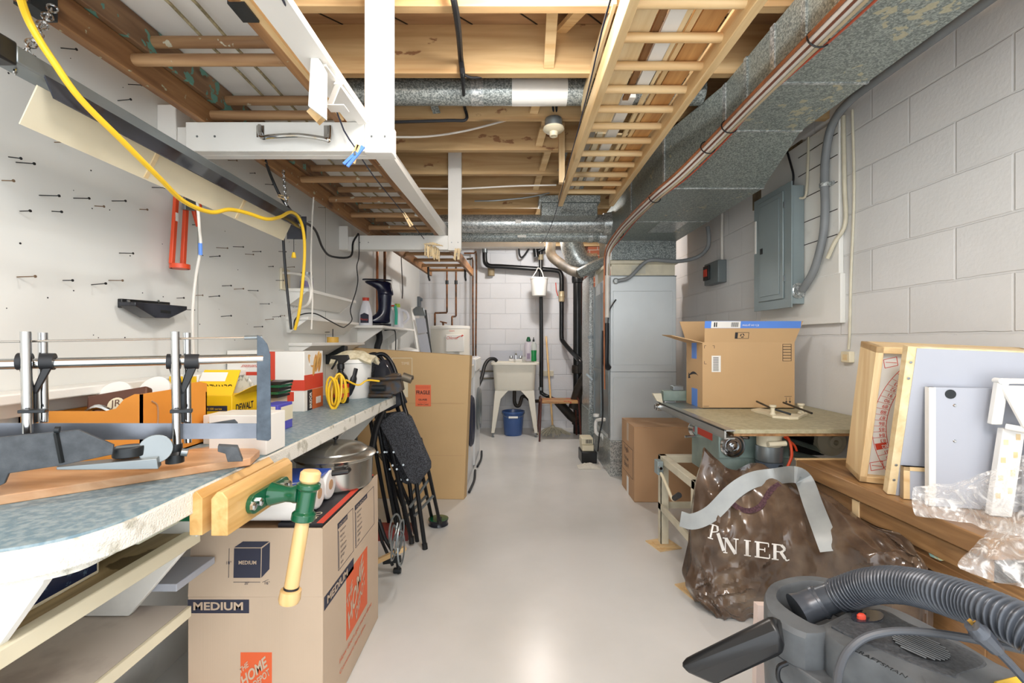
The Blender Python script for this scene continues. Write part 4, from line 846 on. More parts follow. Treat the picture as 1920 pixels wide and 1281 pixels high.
MB().lathe([(0, 0), (.078, 0), (.082, .008), (.092, .185), (.098, .187), (.098, .205), (.088, .205), (.078, .01), (0, .01)], o, 32).build('pail', WPL, t)
random.seed(2); rows = []
for i in range(14):
    v = i/13; rows.append([o+Vector(((-.11+.24*u)*(1-.1*v), .03-.12*v, .215+.035*math.sin(PI*v)+.014*noise.noise(Vector((u*5, v*4, 1)))-.03*(abs(u-.5)*2)**2)) for u in [j/21 for j in range(22)]])
tw = MB().grid(rows).build('towel', paint('towel_cloth', 'e2d8bd', .9, sc=60, col2='cbbf9d', bmp=.5), solid=.018); tag(tw, 'folded cream towel draped over the white tub', 'towel')
# bench clamp vise
o = Vector((-.70, 2.38, BZ))
t = thing('bench_clamp', 'dark steel bench clamp fixed at the far corner of the bench', 'clamp', (-.66, 2.46, BZ)); CLM = paint('blued_steel', '4a5058', .4, .6, sc=30, col2='5d4b38', bmp=.2)
MB().prism([at(x, y, 2.40) for x, y in ((692, 716), (712, 716), (722, 705), (735, 700), (748, 702), (752, 716), (755, 732), (742, 740), (694, 740))], (0, .05, 0)).build('casting', CLM, t, bev=.004)
MB().cyl(at(690, 712, 2.38), at(775, 708, 2.38), .011).cyl(at(692, 742, 2.4), at(735, 742, 2.4), .013).build('screw', CLM, t)
MB().cyl(at(755, 706, 2.37), at(772, 712, 2.37), .022, n=16).build('knob', paint('worn_knob', '6d6558', .4, .5), t)
MB().cyl(at(698, 728, 2.38), at(722, 728, 2.38), .016).build('jaw', DARKM, t)
# ------------------------------------------------------------------ under and beside the bench
x0, x1, y0, y1 = -.952, -.556, 1.336, 1.89
t = thing('moving_carton', 'big brown medium moving carton with open flaps in front of the bench', 'box', (-.75, 1.6, 0))
MB().box(x0, x1, y0, y1, .002, .40).build('carton_body', CARDT, t, bev=.002)
MB().prism([(x0, y0, .40), (x1, y0, .40), (x1-.004, y0+.008, .598), (x0+.006, y0+.008, .598)], (0, .004, 0)).build('front_flap', CARDT, t)
MB().prism([(x1, y0, .40), (x1, y1, .40), (x1-.003, y1, .598), (x1-.003, y0+.006, .598)], (-.004, 0, 0)).build('side_flap', CARDT, t)
MB().prism([(x0, y0+.01, .40), (x0, y1, .40), (x0+.003, y1, .595), (x0+.003, y0+.01, .595)], (.004, 0, 0)).build('side_flap', CARDT, t)
MB().box(x0+.006, x1-.006, y0+.012, y1, .575, .592).build('packed_top', CARDD, t)
ff = frame((x0, y0, 0), (1, 0, 0), (0, 0, 1)); fs = frame((x1, y0, 0), (0, 1, 0), (0, 0, 1)); fu = frame((x0, y0, .40), (1, 0, 0), (0, .008, .198)); fsu = frame((x1, y0, .40), (0, 1, 0), (-.003, 0, .198))
decal(ff, .0, .18, .352, .392, INKN, t, 'printed_bar'); txt('MEDIUM', ff @ T(.017, .361, .001), CARDT, t, w=.146, h=.024, bold=.03)
MB(fu).box(.133, .212, .055, .14, 0, .001).prism([(.133, .143, 0), (.158, .16, 0), (.236, .16, 0), (.212, .143, 0)], (0, 0, .001)).prism([(.215, .055, 0), (.238, .08, 0), (.238, .158, 0), (.215, .14, 0)], (0, 0, .001)).build('cube_print', INKN, t)
txt('MEDIUM', fu @ T(.148, .094, .0016), CARDT, t, w=.052, h=.011, bold=.02)
MB(fu).box(.118, .119, .055, .14, 0, .001).box(.133, .212, .042, .043, 0, .001).beam((.218, .042, 0), (.236, .05, 0), .001, .001).build('dimension_lines', INKN, t)
txt('18"', fu @ T(.112, .094, .001), INKN, t, w=.014); txt('20"', fu @ T(.166, .036, .001), INKN, t, w=.014); txt('16"', fu @ T(.226, .036, .001), INKN, t, w=.014)
lg = ff @ T(.155, .125, 0)
decal(lg, .0, .092, .0, .112, HDO, t, 'logo_square'); c_ = lg @ T(.05, .05, .0012) @ RZ(.72)
txt('THE', c_ @ T(-.035, .033, 0), CARDT, t, w=.038, h=.014, bold=.02, shear=.6); txt('HOME', c_ @ T(-.058, -.003, 0), CARDT, t, w=.11, h=.028, bold=.03, shear=.6); txt('DEPOT', c_ @ T(-.034, -.027, 0), CARDT, t, w=.07, h=.018, bold=.02, shear=.6)
MB(lg).box(0, .092, -.020, -.019, 0, .001).box(0, .001, -.045, 0, 0, .001).box(.091, .092, -.045, 0, 0, .001).build('logo_frame', HDO, t); txt('CANADA', lg @ T(.004, -.015, .001), HDO, t, w=.055, h=.011, bold=.02)
txt('Newspaper Books', lg @ T(.005, -.035, .001), HDO, t, w=.08)
decal(fs, .01, .26, .352, .392, INKN, t, 'printed_bar'); txt('MEDIUM', fs @ T(.03, .361, .001), CARDT, t, w=.17, h=.024, bold=.03)
lg = fs @ T(.19, .145, 0); decal(lg, .0, .22, .0, .22, HDO, t, 'logo_square'); c_ = lg @ T(.11, .10, .0012) @ RZ(.72)
txt('THE', c_ @ T(-.07, .068, 0), CARDT, t, w=.08, h=.03, bold=.02, shear=.6); txt('HOME', c_ @ T(-.12, -.003, 0), CARDT, t, w=.24, h=.056, bold=.03, shear=.6); txt('DEPOT', c_ @ T(-.07, -.055, 0), CARDT, t, w=.15, h=.036, bold=.02, shear=.6)
txt('How doers get more done', fs @ T(.13, .105, .001), HDO, t, w=.33, h=.022); txt('Comment faire plus.', fs @ T(.13, .07, .001), HDO, t, w=.26, h=.018)
for k, (a, b_) in enumerate(((.12, .26), (.28, .50))):
    MB(fsu).box(a, b_, .165, .166, 0, .001).box(a, b_, .015, .016, 0, .001).box(a, a+.001, .015, .166, 0, .001).box(b_-.001, b_, .015, .166, 0, .001).build('list_frame', INKN, t)
    decal(fsu, a, a+(b_-a)*.62, .148, .166, INKN, t, 'printed_bar'); txt(('DONT FORGET', 'TO ROOM')[k], fsu @ T(a+.008, .152, .0015), CARDT, t, w=(b_-a)*.5, h=.009)
    for j in range(7): txt(('bedroom', 'kitchen', 'living room', 'bathroom', 'basement', 'garage', 'attic')[j], fsu @ T(a+.02, .13-.017*j, .001), INKN, t, h=.009)
    MB(fsu).box(a+.006, a+.008, .02, .14, 0, .001).build('list_frame', INKN, t)
o = MB().box(-.70, -.566, 1.36, 1.86, .592, .606).build('flat_box', INK, bev=.001); tag(o, 'flat black box with a red stripe lying on the moving carton', 'box')
MB().box(-.585, -.565, 1.362, 1.858, .6055, .607).build('red_stripe', INKR, o); txt('NISPO', frame((-.60, 1.36, .6065), (0, 1, 0), (-1, 0, 0)), CREAM, o, w=.09)
# paper roll pack
t = thing('paper_roll_pack', 'wrapped pack of paper rolls with blue top on the moving carton', 'paper rolls', (-.72, 1.47, .6065)); PW = paint('paper_wrap', 'ecebe8', .3, bmp=.4, bsc=25, var=.08)
for k in range(3):
    MB().cyl((-.83, 1.385+.092*k, .657), (-.625, 1.385+.092*k, .657), .049, n=28).build('roll', PW, t, bev=.006)
    MB().cyl((-.626, 1.385+.092*k, .657), (-.6235, 1.385+.092*k, .657), .017, n=20).build('roll_core', CARDD, t)
MB().box(-.832, -.63, 1.365, 1.59, .700, .708).build('printed_top', paint('blue_wrap_print', '3457b4', .3, sc=9, col2='dfe3ee', lo=.3, hi=.34), t, bev=.004)
txt('Magnifique', frame((-.80, 1.40, .7085), (1, 0, 0), (0, 1, 0)), INKW, t, w=.13, shear=.3)
# stock pot
o = Vector((-.675, 1.74, .6065)); t = thing('stock_pot', 'wide stainless steel pot with domed lid on the moving carton', 'pot', o)
MB().lathe([(0, 0), (.128, 0), (.134, .008), (.137, .10), (.144, .104), (.146, .108), (.135, .109), (.130, .1), (.126, .01), (0, .01)], o, 48).build('pot_body', STEEL, t)
MB().lathe([(.146, .109), (.149, .114), (.144, .119), (.12, .128), (.118, .133), (.10, .146), (.06, .157), (.0, .161)], o, 48).build('pot_lid', STEEL, t)
MB().lathe([(.004, .16), (.004, .168), (.01, .172), (.011, .182), (0, .185)], o, 14).build('lid_knob', BLK, t)
for a in (-1.25, 1.9):
    d = Vector((math.cos(a), math.sin(a), 0)); e = Vector((-d.y, d.x, 0)); MB().tube([o+d*.135+e*-.05+Vector((0, 0, .085)), o+d*.158+e*-.045+Vector((0, 0, .085)), o+d*.165+Vector((0, 0, .085)), o+d*.158+e*.045+Vector((0, 0, .085)), o+d*.135+e*.05+Vector((0, 0, .085))], .010, 10).build('pot_handle', BLK, t)
# ------------------------------------------------------------------ light fixture over the bench
t = fx = thing('shop_light', 'long dark fluorescent shop light hung on chains over the workbench', 'light fixture', (-.95, 1.45, 1.66))
GLB = paint('glossy_black_enamel', '1b1c22', .12, var=.5, sc=5, bmp=.03, col2='3b3d45')
D0, D1 = .95, 2.0
MB().prism([(-.975, D0-.1, 1.672), (-.925, D0-.1, 1.672), (-.925, D0-.1, 1.705), (-.975, D0-.1, 1.705)], (0, D1-D0+.1, 0)).build('housing', PLAINM, t, bev=.003)
MB().prism([(-.93, D0-.05, 1.69), (-.905, D0-.05, 1.632), (-.908, D0-.05, 1.631), (-.933, D0-.05, 1.689)], (0, D1-D0, 0)).build('outer_reflector', GLB, t)
MB().prism([(-.948, D0-.04, 1.662), (-.985, D0-.04, 1.585), (-.987, D0-.04, 1.586), (-.951, D0-.04, 1.664)], (0, D1-D0, 0)).build('inner_reflector', CREAM, t)
MB().cyl((-.925, D0+.03, 1.652), (-.925, D1-.03, 1.652), .009, n=14).build('light_tube', WPL, t)
MB().box(-.975, -.925, D0-.15, D0-.098, 1.665, 1.71).build('end_cap', BLK, t, bev=.004)
MB().box(-.99, -.905, D1, D1+.004, 1.60, 1.70).build('end_plate', GLB, t)
for D in (1.22, 1.62): MB().beam((-.948, D, 1.658), (-.983, D, 1.589), .012, .004).build('tape_joint', YEL if 0 else TRIMW, t)
def chain(name, label, a, b_, n, r=.009):
    t = thing(name, label, 'chain', b_); a = Vector(a); b_ = Vector(b_); m_ = MB(); d = (b_-a).normalized()
    for k in range(n):
        c = a.lerp(b_, (k+.5)/n); L = (b_-a).length/n*.72; s = d.orthogonal().normalized(); s = Matrix.Rotation(k*PI/2, 3, d) @ s
        P = [c+d*L*math.cos(q)+s*r*math.sin(q) for q in [2*PI*j/12 for j in range(13)]]
        m_.tube(P, .0022, 5)
    m_.build('links', CHROME, t); return t
chain('hanging_chain', 'steel chain holding the near end of the shop light', at(100, 12, 1.02), at(28, 134, .87), 14)
chain('hanging_chain', 'steel chain holding the far end of the shop light', at(531, 320, 1.98), at(538, 398, 1.99), 14, .005)
o = MB().cyl((-.945, 1.97, 1.60), (-.945, 1.97, 1.535), .0015, n=6).build('pull_chain', DARKM); tag(o, 'short dark pull chain below the far end of the shop light', 'pull chain')
MB().lathe([(.008, 0), (.01, .002), (.006, .024), (0, .025)], (-.945, 1.97, 1.512), 12).build('pull_knob', YEL, o)
# ------------------------------------------------------------------ nails in the left wall
NP = [(37, 104), (118, 90), (113, 174), (225, 188), (245, 159), (103, 267), (18, 296), (38, 306), (5, 339), (82, 367), (145, 372), (179, 387), (98, 397), (216, 377), (263, 393), (291, 352), (38, 396),
      (432, 301), (470, 325), (501, 346), (601, 389), (580, 416), (362, 422), (40, 519), (119, 526), (176, 533), (210, 526), (230, 475), (333, 559), (369, 554), (396, 556), (421, 536), (443, 542),
      (470, 545), (397, 481), (411, 465), (442, 463), (478, 472), (464, 477), (527, 472), (505, 500), (543, 501), (347, 581), (492, 570), (502, 599), (419, 593), (515, 594), (527, 592), (480, 613), (522, 526)]
random.seed(4); NM = [DARKM, BLK, paint('rusty_nail', '6f5a45', .6)]
n0 = []; nl = []
ORD = 'leftmost,second,third,fourth,fifth,sixth,seventh,eighth,ninth,tenth,eleventh,twelfth,thirteenth,fourteenth,fifteenth,sixteenth,seventeenth,eighteenth,nineteenth,twentieth,21st,22nd,23rd,24th,25th,26th,27th,28th'.split(',')
for k, (x, y) in enumerate(NP):
    p = onX(x-4, y, XL); p.x = XL; L = random.choice((.035, .05, .06, .028)); r = .0016 if L < .05 else .0024
    q = (k % 3)
    if q >= len(n0):
        m_ = MB().cyl((XL, 1, 1), (XL+.036, 1+.006, 1.0), .0014, n=7).cyl((XL+.036, 1+.006, 1.0), (XL+.038, 1+.006, 1.0), .0036, n=10)
        o = m_.build('wall_nail', NM[q]); o.location = o.location+Vector((0, p.y-1, p.z-1)); n0.append((o, o.location-p))
    else:
        o = n0[q][0].copy(); COL.objects.link(o); o.location = p+n0[q][1]; o.scale = (1, .7+.5*random.random(), 1)
        o.location.y = p.y
        o.rotation_euler = (0, random.uniform(-.10, .06), random.uniform(-.15, .15)); o.scale = (random.choice((.6, 1, 1.25)), 1, 1)
    nl.append((x, y, o))
for cond, where in ((lambda x, y: y < 200, 'above the shop light'), (lambda x, y: x < 320 and y < 500, 'left of the orange caulking gun'), (lambda x, y: x < 320, 'left of the black tool holder'),
                    (lambda x, y: y < 420, 'below the nearer white rack'), (lambda x, y: True, 'right of the black tool holder')):
    sel = sorted([n for n in nl if n is not None and cond(n[0], n[1])], key=lambda n: n[0]); nl = [n for n in nl if n not in sel]
    for k, n in enumerate(sel): tag(n[2], 'dark wall nail, %s%s of those %s' % (ORD[k], '' if k == 0 else ' from left', where), 'nail', 'nails in the left wall')
random.seed(8)
m_ = MB()
for k in range(60):
    y, z = random.uniform(.95, 2.6), random.uniform(1.15, 2.1); m_.cyl((XL+.0002, y, z), (XL+.0008, y, z), random.uniform(.0012, .0028), n=6)
mk = m_.build('nail_holes', INK); tag(mk, 'small dark nail holes scattered over the left wall', 'nail holes', kind='stuff')
m_ = MB()
for Y in (3.0, 4.2, 1.78): m_.box(XL, XL+.0012, Y-.0015, Y+.0015, .8, 2.5)
struct(m_.build('trim_3', PLAINM if 0 else paint('panel_seam_grey', 'a9a9a2', .6)))  # thin grey seams between the left wall panels
# ------------------------------------------------------------------ tools on the wall
def ow(x, y, X=-1.19): return onX(x, y, X)
t = thing('caulking_gun', 'orange caulking gun hanging on the left wall', 'caulking gun', ow(335, 500))
Y = lambda p: p
MB().beam(ow(331, 362), ow(322, 495), .012, .016).beam(ow(350, 365), ow(343, 497), .013, .016).build('barrel_rails', ORG, t, bev=.002)
MB().lathe([(.024, -.008), (.031, -.008), (.031, .008), (.024, .008), (.024, -.008)], ow(332, 500)+Vector((.01, 0, 0)), 24).build('front_ring', ORG, t)
MB().beam(ow(357, 375), ow(372, 425), .012, .014).beam(ow(372, 372), ow(377, 395), .01, .012).build('trigger_handle', ORG, t, bev=.003)
MB().prism([ow(340, 372), ow(352, 366), ow(362, 376), ow(358, 396), ow(340, 393)], (.015, 0, 0)).build('ratchet_head', PLAINM, t, bev=.002)
decal(frame(ow(328, 415)+Vector((.007, 0, 0)), (0, 1, 0), (0, 0, 1)), -.006, .006, -.0, .03, W_, t)
t = thing('tool_holder', 'black plastic wedge shaped tool holder screwed to the left wall', 'tool holder', ow(270, 580))
MB().prism([onX(220, 560, XL), onX(312, 567, XL), onX(312, 580, XL), onX(220, 577, XL)], (.014, 0, 0)).build('back_bar', BLK, t, bev=.002)
P0 = [onX(222, 566, XL+.014), onX(324, 574, XL+.014), onX(324, 581, XL+.014), onX(289, 597, XL+.014), onX(262, 596, XL+.014), onX(222, 573, XL+.014)]
P1 = [p+Vector((.045, .01, -.0)) for p in P0]; P1[3].z -= .0; MB().loft([P0, P1]).build('front_pocket', GLB, t, bev=.002)
decal(frame(P1[4]+Vector((.0005, .02, .018)), (0, 1, 0), (0, 0, 1)), 0, .045, 0, .01, DARKM, t, 'name_plate')
for x in (240, 296): MB().cyl(onX(x, 565, XL+.013), onX(x, 565, XL+.013)+Vector((.003, 0, 0)), .005, n=10).build('screw', CHROME, t)
o = MB().box(XL, XL+.012, *[(ow(524, 0, XL).y), ow(532, 0, XL).y+.05], ow(527, 543, XL).z, ow(527, 503, XL).z).build('wall_outlet', CREAM, bev=.003); tag(o, 'cream electrical outlet on the left wall by the first small shelf', 'outlet')
for z in (.02, .055): MB().box(XL+.012, XL+.016, o.location.y-.022, o.location.y+.015, o.location.z+z+.01, o.location.z+z+.03).build('socket', TRIMW, o)
# ------------------------------------------------------------------ small wall shelves
def shelf(label, z, D0, D1, w=.12, ap=.07, extra=0):
    t = thing('wall_shelf', label, 'shelf', (XL+w/2, (D0+D1)/2, z-ap), 'white shelves on the left wall')
    MB().box(XL, XL+w, D0, D1, z-.018, z).build('board', W_, t, bev=.002)
    for D in (D0+.01, D1-.03): MB().prism([(XL, D, z-.018), (XL+w-.01, D, z-.018), (XL+.015, D, z-.018-ap), (XL, D, z-.018-ap)], (0, .018, 0)).build('bracket', W_, t)
    MB().prism([(XL+.0, D0+.03, z-.018-ap), (XL+.015, D0+.03, z-.018-ap), (XL+w-.015, D0+.03, z-.018), (XL+w-.025, D0+.03, z-.018), (XL, D0+.03, z-.018-ap+.01)], (0, D1-D0-.07, 0)).build('slanted_face', W_, t)
    return t
shelf('highest small white wedge shelf on the left wall past the workbench', 1.44, 2.474, 3.24)
shelf('middle small white wedge shelf on the left wall past the workbench', 1.286, 2.474, 3.30)
shelf('lowest small white wedge shelf with a tape roll on the left wall', 1.143, 2.50, 3.40, .13, .06)
o = MB().lathe([(.0, 0), (.036, 0), (.036, .035), (.0, .035)], (-1.15, 2.92, 1.1435), 24).build('tape_roll', paint('masking_tape', 'd9ac4c', .5, bmp=.1)); tag(o, 'roll of yellow masking tape on the lowest small wall shelf', 'tape roll')
o = MB().tube([(-1.15, 2.92, 1.18), (-1.15, 2.92, 1.23)], .003, 6).tube([(-1.17, 2.92, 1.21), (-1.23, 2.92, 1.21)], .002, 6).build('shelf_hook', DARKM); tag(o, 'small dark hook above the yellow tape roll', 'hook')
o = Vector((-1.165, 2.58, 1.4405)); t = thing('glass_jar', 'clear jar with a purple label on the highest small shelf', 'jar', o)
MB().lathe([(0, 0), (.032, 0), (.034, .006), (.034, .07), (.026, .082), (.026, .09)], o, 20).build('jar_body', paint('jar_glass', 'dfe4e4', .08, alpha=.45, bmp=0), t); MB().lathe([(.0345, .015), (.0345, .05)], o, 20).build('label', paint('purple_label', '75688f', .5), t)
MB().lathe([(0, .088), (.03, .088), (.03, .10), (0, .101)], o, 20).build('jar_lid', PLAINM, t)
# larger shelf with boots and bottles
t = thing('utility_shelf', 'white utility shelf on brackets carrying a boot and detergent bottles', 'shelf', (-1.12, 4.1, 1.14)); SZ = 1.276
MB().box(XL, -1.005, 3.54, 4.68, SZ-.02, SZ).build('board', W_, t, bev=.003)
for D in (3.62, 4.1, 4.5):
    MB().box(XL, XL+.012, D, D+.025, .95, SZ-.02).build('bracket_rail', WPL, t)
    MB().prism([(XL+.012, D, SZ-.02), (-1.03, D, SZ-.02), (-1.04, D, SZ-.035), (XL+.012, D, SZ-.16)], (0, .02, 0)).build('bracket', WPL, t)
o = Vector((-1.07, 3.76, SZ+.0005))
t = thing('rubber_boot', 'navy rubber boot standing upright on the utility shelf', 'boot', o)
def boot(M, t):
    MT = MB(M)
    prof = [(0, .105, .055, .036), (.02, .108, .057, .037), (.05, .075, .085, .036), (.09, .03, .058, .036), (.14, .02, .052, .038), (.22, .02, .056, .044), (.30, .018, .062, .048)]
    rings = []
    # foot: toe points to -x
    for z, c, _, _ in (): pass
    def ring(cx, z, rx, ry, tx=0):
        return [(cx+rx*math.cos(a)-(tx if math.cos(a) < 0 else 0)*abs(math.cos(a)), ry*math.sin(a), z) for a in [2*PI*k/22 for k in range(22)]]
    MT.loft([ring(-.045, 0, .115, .044), ring(-.045, .022, .118, .046)]); MT.build('sole', GLB, t, bev=.003)
    MT = MB(M); MT.loft([ring(-.045, .022, .112, .042), ring(-.045, .045, .110, .042), ring(-.02, .07, .082, .042), ring(.008, .10, .058, .041), ring(.018, .14, .05, .041), ring(.018, .20, .055, .047), ring(.018, .262, .060, .052), ring(.018, .28, .060, .052)]); MT.build('boot_upper', NAVY, t, sub=1)
M = T(*o) @ RZ(.5)
boot(M, t)
t = thing('rubber_boot', 'navy rubber boot upside down on top of the standing boot', 'boot', o+Vector((0, 0, .276)))
M2 = T(o.x+.012, o.y, o.z+.385) @ RZ(.35) @ Matrix.Rotation(PI, 4, 'X')
MT = MB(M2)
def ring(cx, z, rx, ry): return [(cx+rx*math.cos(a), ry*math.sin(a), z) for a in [2*PI*k/22 for k in range(22)]]
MT.loft([ring(-.055, 0, .115, .040), ring(-.055, .012, .117, .042)]).build('sole', GLB, t, bev=.003)
MB(M2).loft([ring(-.055, .012, .112, .039), ring(-.045, .035, .104, .040), ring(-.015, .06, .078, .042), ring(.01, .085, .062, .045), ring(.012, .115, .066, .051), ring(.012, .135, .066, .051)]).build('boot_upper', NAVY, t, sub=1)
o = Vector((-1.155, 3.60, SZ+.0005)); o = Vector((-1.14, 3.90, SZ+.0005)); o = Vector((-1.165, 3.625, SZ+.0005))
t = thing('bleach_bottle', 'white detergent bottle with red cap behind the boot', 'bottle', o); WB = paint('white_bottle', 'e6e6ec', .3, bmp=0)
MB().lathe([(0, 0), (.05, 0), (.053, .01), (.052, .09), (.035, .165), (.024, .19), (.022, .2)], o, 24, sy=.7).build('bottle_body', WB, t)
MB().lathe([(.025, .198), (.026, .222), (0, .223)], o, 16).build('cap', INKR, t)
MB(T(*o)).prism([(-.03, -.0385, .02), (.035, -.0385, .02), (.035, -.0385, .085), (0, -.0385, .10), (-.03, -.0385, .085)], (0, .002, 0)).build('label', INKN, t)
txt('Fleecy', frame(o+Vector((-.03, -.041, .035)), (1, 0, 0), (0, 0, 1)), INKR, t, w=.06)
TEAL = paint('teal_plastic', '45b79a', .3, bmp=0)
o = Vector((-1.08, 3.98, SZ+.0005)); t = thing('trigger_bottle', 'clear bottle with green handle and red white trigger on the shelf', 'bottle', o)
MB().lathe([(0, 0), (.045, 0), (.048, .01), (.045, .12), (.03, .16), (.018, .18)], o, 20, sy=.7).build('bottle_body', paint('clear_soap', 'c3cfd2', .15, alpha=.7, bmp=0), t)
MB().tube(crv([o+Vector((.0, 0, .17)), o+Vector((.04, 0, .19)), o+Vector((.065, 0, .15)), o+Vector((.065, 0, .02))], 5), .014, 10).build('handle', TEAL, t)
MB().prism([o+Vector(p) for p in ((-.02, -.015, .185), (.055, -.015, .185), (.05, -.015, .205), (-.01, -.015, .24), (-.03, -.015, .24))], (0, .03, 0)).build('spray_head', WPL, t, bev=.004)
MB().box(o.x-.005, o.x+.055, o.y-.017, o.y+.017, o.z+.178, o.z+.192).build('collar', INKR, t)
o = Vector((-1.07, 4.25, SZ+.0005)); t = thing('detergent_bottle', 'white detergent jug with lime green cap on the shelf end', 'bottle', o)
MB().lathe([(0, 0), (.055, 0), (.058, .01), (.055, .12), (.045, .16), (.025, .19), (.022, .195)], o, 22, sy=.65).build('bottle_body', WB, t)
MB().lathe([(.026, .192), (.024, .225), (0, .226)], o, 14).build('cap', LIME, t)
MB().tube(crv([o+Vector((.03, 0, .17)), o+Vector((.08, 0, .15)), o+Vector((.10, 0, .09)), o+Vector((.055, 0, .04))], 5), .013, 10).build('handle', WB, t)
# things below and beside the shelf
o = MB().tube(crv([(-1.16, 3.95, 1.25), (-1.15, 3.95, 1.17), (-1.17, 3.95, 1.10), (-1.17, 3.95, 1.02)], 4), .014, 8, flat=2).build('black_strap', BLKR); tag(o, 'black strap hanging below the utility shelf', 'strap')
cable('black_cable', 'black cord hooked over the front of the utility shelf', [(-1.15, 4.1, 1.25), (-1.08, 4.1, 1.255), (-1.05, 4.1, 1.22), (-1.05, 4.1, 1.0)], .005, BLKR)
o = MB().box(XL, -1.10, 3.0, 3.05, 1.0, 1.12).build('grey_box', DARKM, bev=.004); tag(o, 'dark grey switch box on the left wall below the shelf bracket', 'switch box')
t = thing('step_ladder', 'folded grey step ladder leaning by the water heater', 'step ladder', (-1.0, 4.9, .3))
MB().beam(at(772, 578, 5.0), at(790, 700, 4.75), .03, .03).build('rail', WPL, t); MB().beam(at(797, 582, 5.0), at(812, 700, 4.75), .025, .02).build('rail', DARKM, t)
MB().prism([at(774, 580, 4.97), at(780, 575, 4.97), at(794, 577, 4.97), at(798, 592, 4.96), at(776, 592, 4.96)], (0, .04, 0)).build('top_cap', PLAINM, t, bev=.005)
MB().prism([at(779, 597, 4.93), at(797, 597, 4.93), at(801, 623, 4.88), at(784, 626, 4.88)], (0, .01, 0)).prism([at(783, 628, 4.88), at(801, 626, 4.88), at(808, 665, 4.8), at(790, 665, 4.8)], (0, .01, 0)).build('step', GREYB, t)
o = MB().box(*(lambda a, b: (a.x, b.x, 5.9, 6.0, b.z, a.z))(at(771, 556, 5.9), at(787, 575, 5.9))).box(*(lambda a, b: (a.x, b.x, 6.0, 6.05, b.z, a.z))(at(767, 545, 5.9), at(770, 590, 5.9))).cyl(at(787, 562, 5.93), at(792, 562, 5.93), .02).build('meter_box', paint('grey_meter', '626b72', .5), bev=.004); tag(o, 'small grey electrical box on the back wall above the step ladder', 'electrical box')
for X, Dd, r in ((XL+.03, 4.05, .011), (XL+.055, 4.2, .013)):
    cable('copper_pipe', 'vertical copper pipe on the left wall behind the hanging rack, %s of the pair' % ('nearer' if Dd < 4.1 else 'farther'), [(X, Dd, 2.3), (X, Dd, 1.6), (X, Dd, SZ+.001)], r, COPR if r < .012 else COPPER, 10, 'copper pipes on the left wall', 'pipe', 1)
o = MB().lathe([(0, 0), (.10, 0), (.12, .03), (.10, .07), (.03, .09), (0, .09)], (-1.02, 4.45, 1.0), 20, sy=.8).build('white_basket', WPL); tag(o, 'white and green rounded laundry item on the dryer', 'laundry item'); MB().lathe([(.121, .028), (.118, .04)], (-1.02, 4.45, 1.0), 20, sy=.8).build('green_band', GRN, o)
# ------------------------------------------------------------------ washer, dryer, flat carton
for k, (D0, D1, X, z, lb) in enumerate(((3.42, 4.04, -.345, .96, 'nearer white front loading laundry machine mostly hidden behind the tall carton'), (4.12, 4.74, -.335, .999, 'farther white front loading laundry machine beside the laundry tub'))):
    t = thing('laundry_machine', lb, 'washing machine', (-.66, (D0+D1)/2, 0), 'laundry machines')
    MB().box(-1.0, X, D0, D1, .02, z).build('cabinet', paint('appliance_white_%d' % k, 'e4e6e8', .25, bmp=0), t, bev=.018)
    MB().box(-1.0, X+.012, D0+.02, D1-.02, z-.12, z-.01).build('control_panel', WPL, t, bev=.006)
    MB().lathe([(.20, 0), (.21, .012), (.19, .03), (.15, .03), (.14, .015), (0, .012)], (X, (D0+D1)/2, .50), 32, M=Matrix.Rotation(PI/2, 4, 'Y')).build('door', INKN if k == 0 else PLAINM, t)
    for dx in (-.9, X-.06):
        for dy in (D0+.06, D1-.06): MB().cyl((dx, dy, 0), (dx, dy, .022), .02, n=10).build('foot', BLKR, t)
    cable('floor_hose', 'dark hose on the floor along the %s laundry machine' % ('nearer' if k == 0 else 'farther'), [(X+.02, D0+.02, .012), (X+.035, (D0+D1)/2, .012), (X+.02, D1-.02, .012)], .01, BLKR)
t = thing('flat_carton', 'tall flat brown carton standing with a red fragile sticker', 'box', (-.7, 3.3, 0))
Pc = [at(660, 652, 3.33), at(881, 667, 3.30), onz(870, 937, .0005), onz(870, 937, .0005)+Vector((-.76, .03, 0))]
MB().prism(Pc, (.012, .075, 0)).build('carton_body', CARDY, t, bev=.003)
fc = frame(Pc[3], Pc[2]-Pc[3], Pc[0]-Pc[3]); fi = fc.inverted()
def onc(x, y):
    n_ = fc.to_3x3() @ Vector((0, 0, 1)); r = Vector(((x-CX)/F, 1, -(y-CY)/F)); c0 = Vector((0, 0, CH)); k = (fc.translation-c0).dot(n_)/r.dot(n_); return fi @ (c0+r*k)
a, b_ = onc(779, 762), onc(808, 722); decal(fc, a.x, b_.x, a.y, b_.y, paint('salmon_label', 'ef7a52', .5), t, 'fragile_sticker', .001)
w_ = b_.x-a.x; h_ = b_.y-a.y
txt('FRAGILE', fc @ T(a.x+.06*w_, a.y+.56*h_, .002), INK, t, w=w_*.88, bold=.02, h=h_*.18); txt('GLASS', fc @ T(a.x+.2*w_, a.y+.27*h_, .002), INK, t, w=w_*.55, bold=.02, h=h_*.09)
txt('HANDLE', fc @ T(a.x+.22*w_, a.y+.16*h_, .002), INKR, t, w=w_*.5, h=h_*.06); txt('WITH CARE', fc @ T(a.x+.14*w_, a.y+.05*h_, .002), INK, t, w=w_*.7, h=h_*.07)
m_ = MB(fc)
for k in range(14): m_.box(a.x+.05*w_+.065*w_*k, a.x+.05*w_+.065*w_*k+.02*w_, a.y+.82*h_, a.y+.95*h_, 0, .0016)
m_.build('hatching', INKR, t)
a, b_ = onc(735, 710), onc(772, 672); m_ = MB(fc)
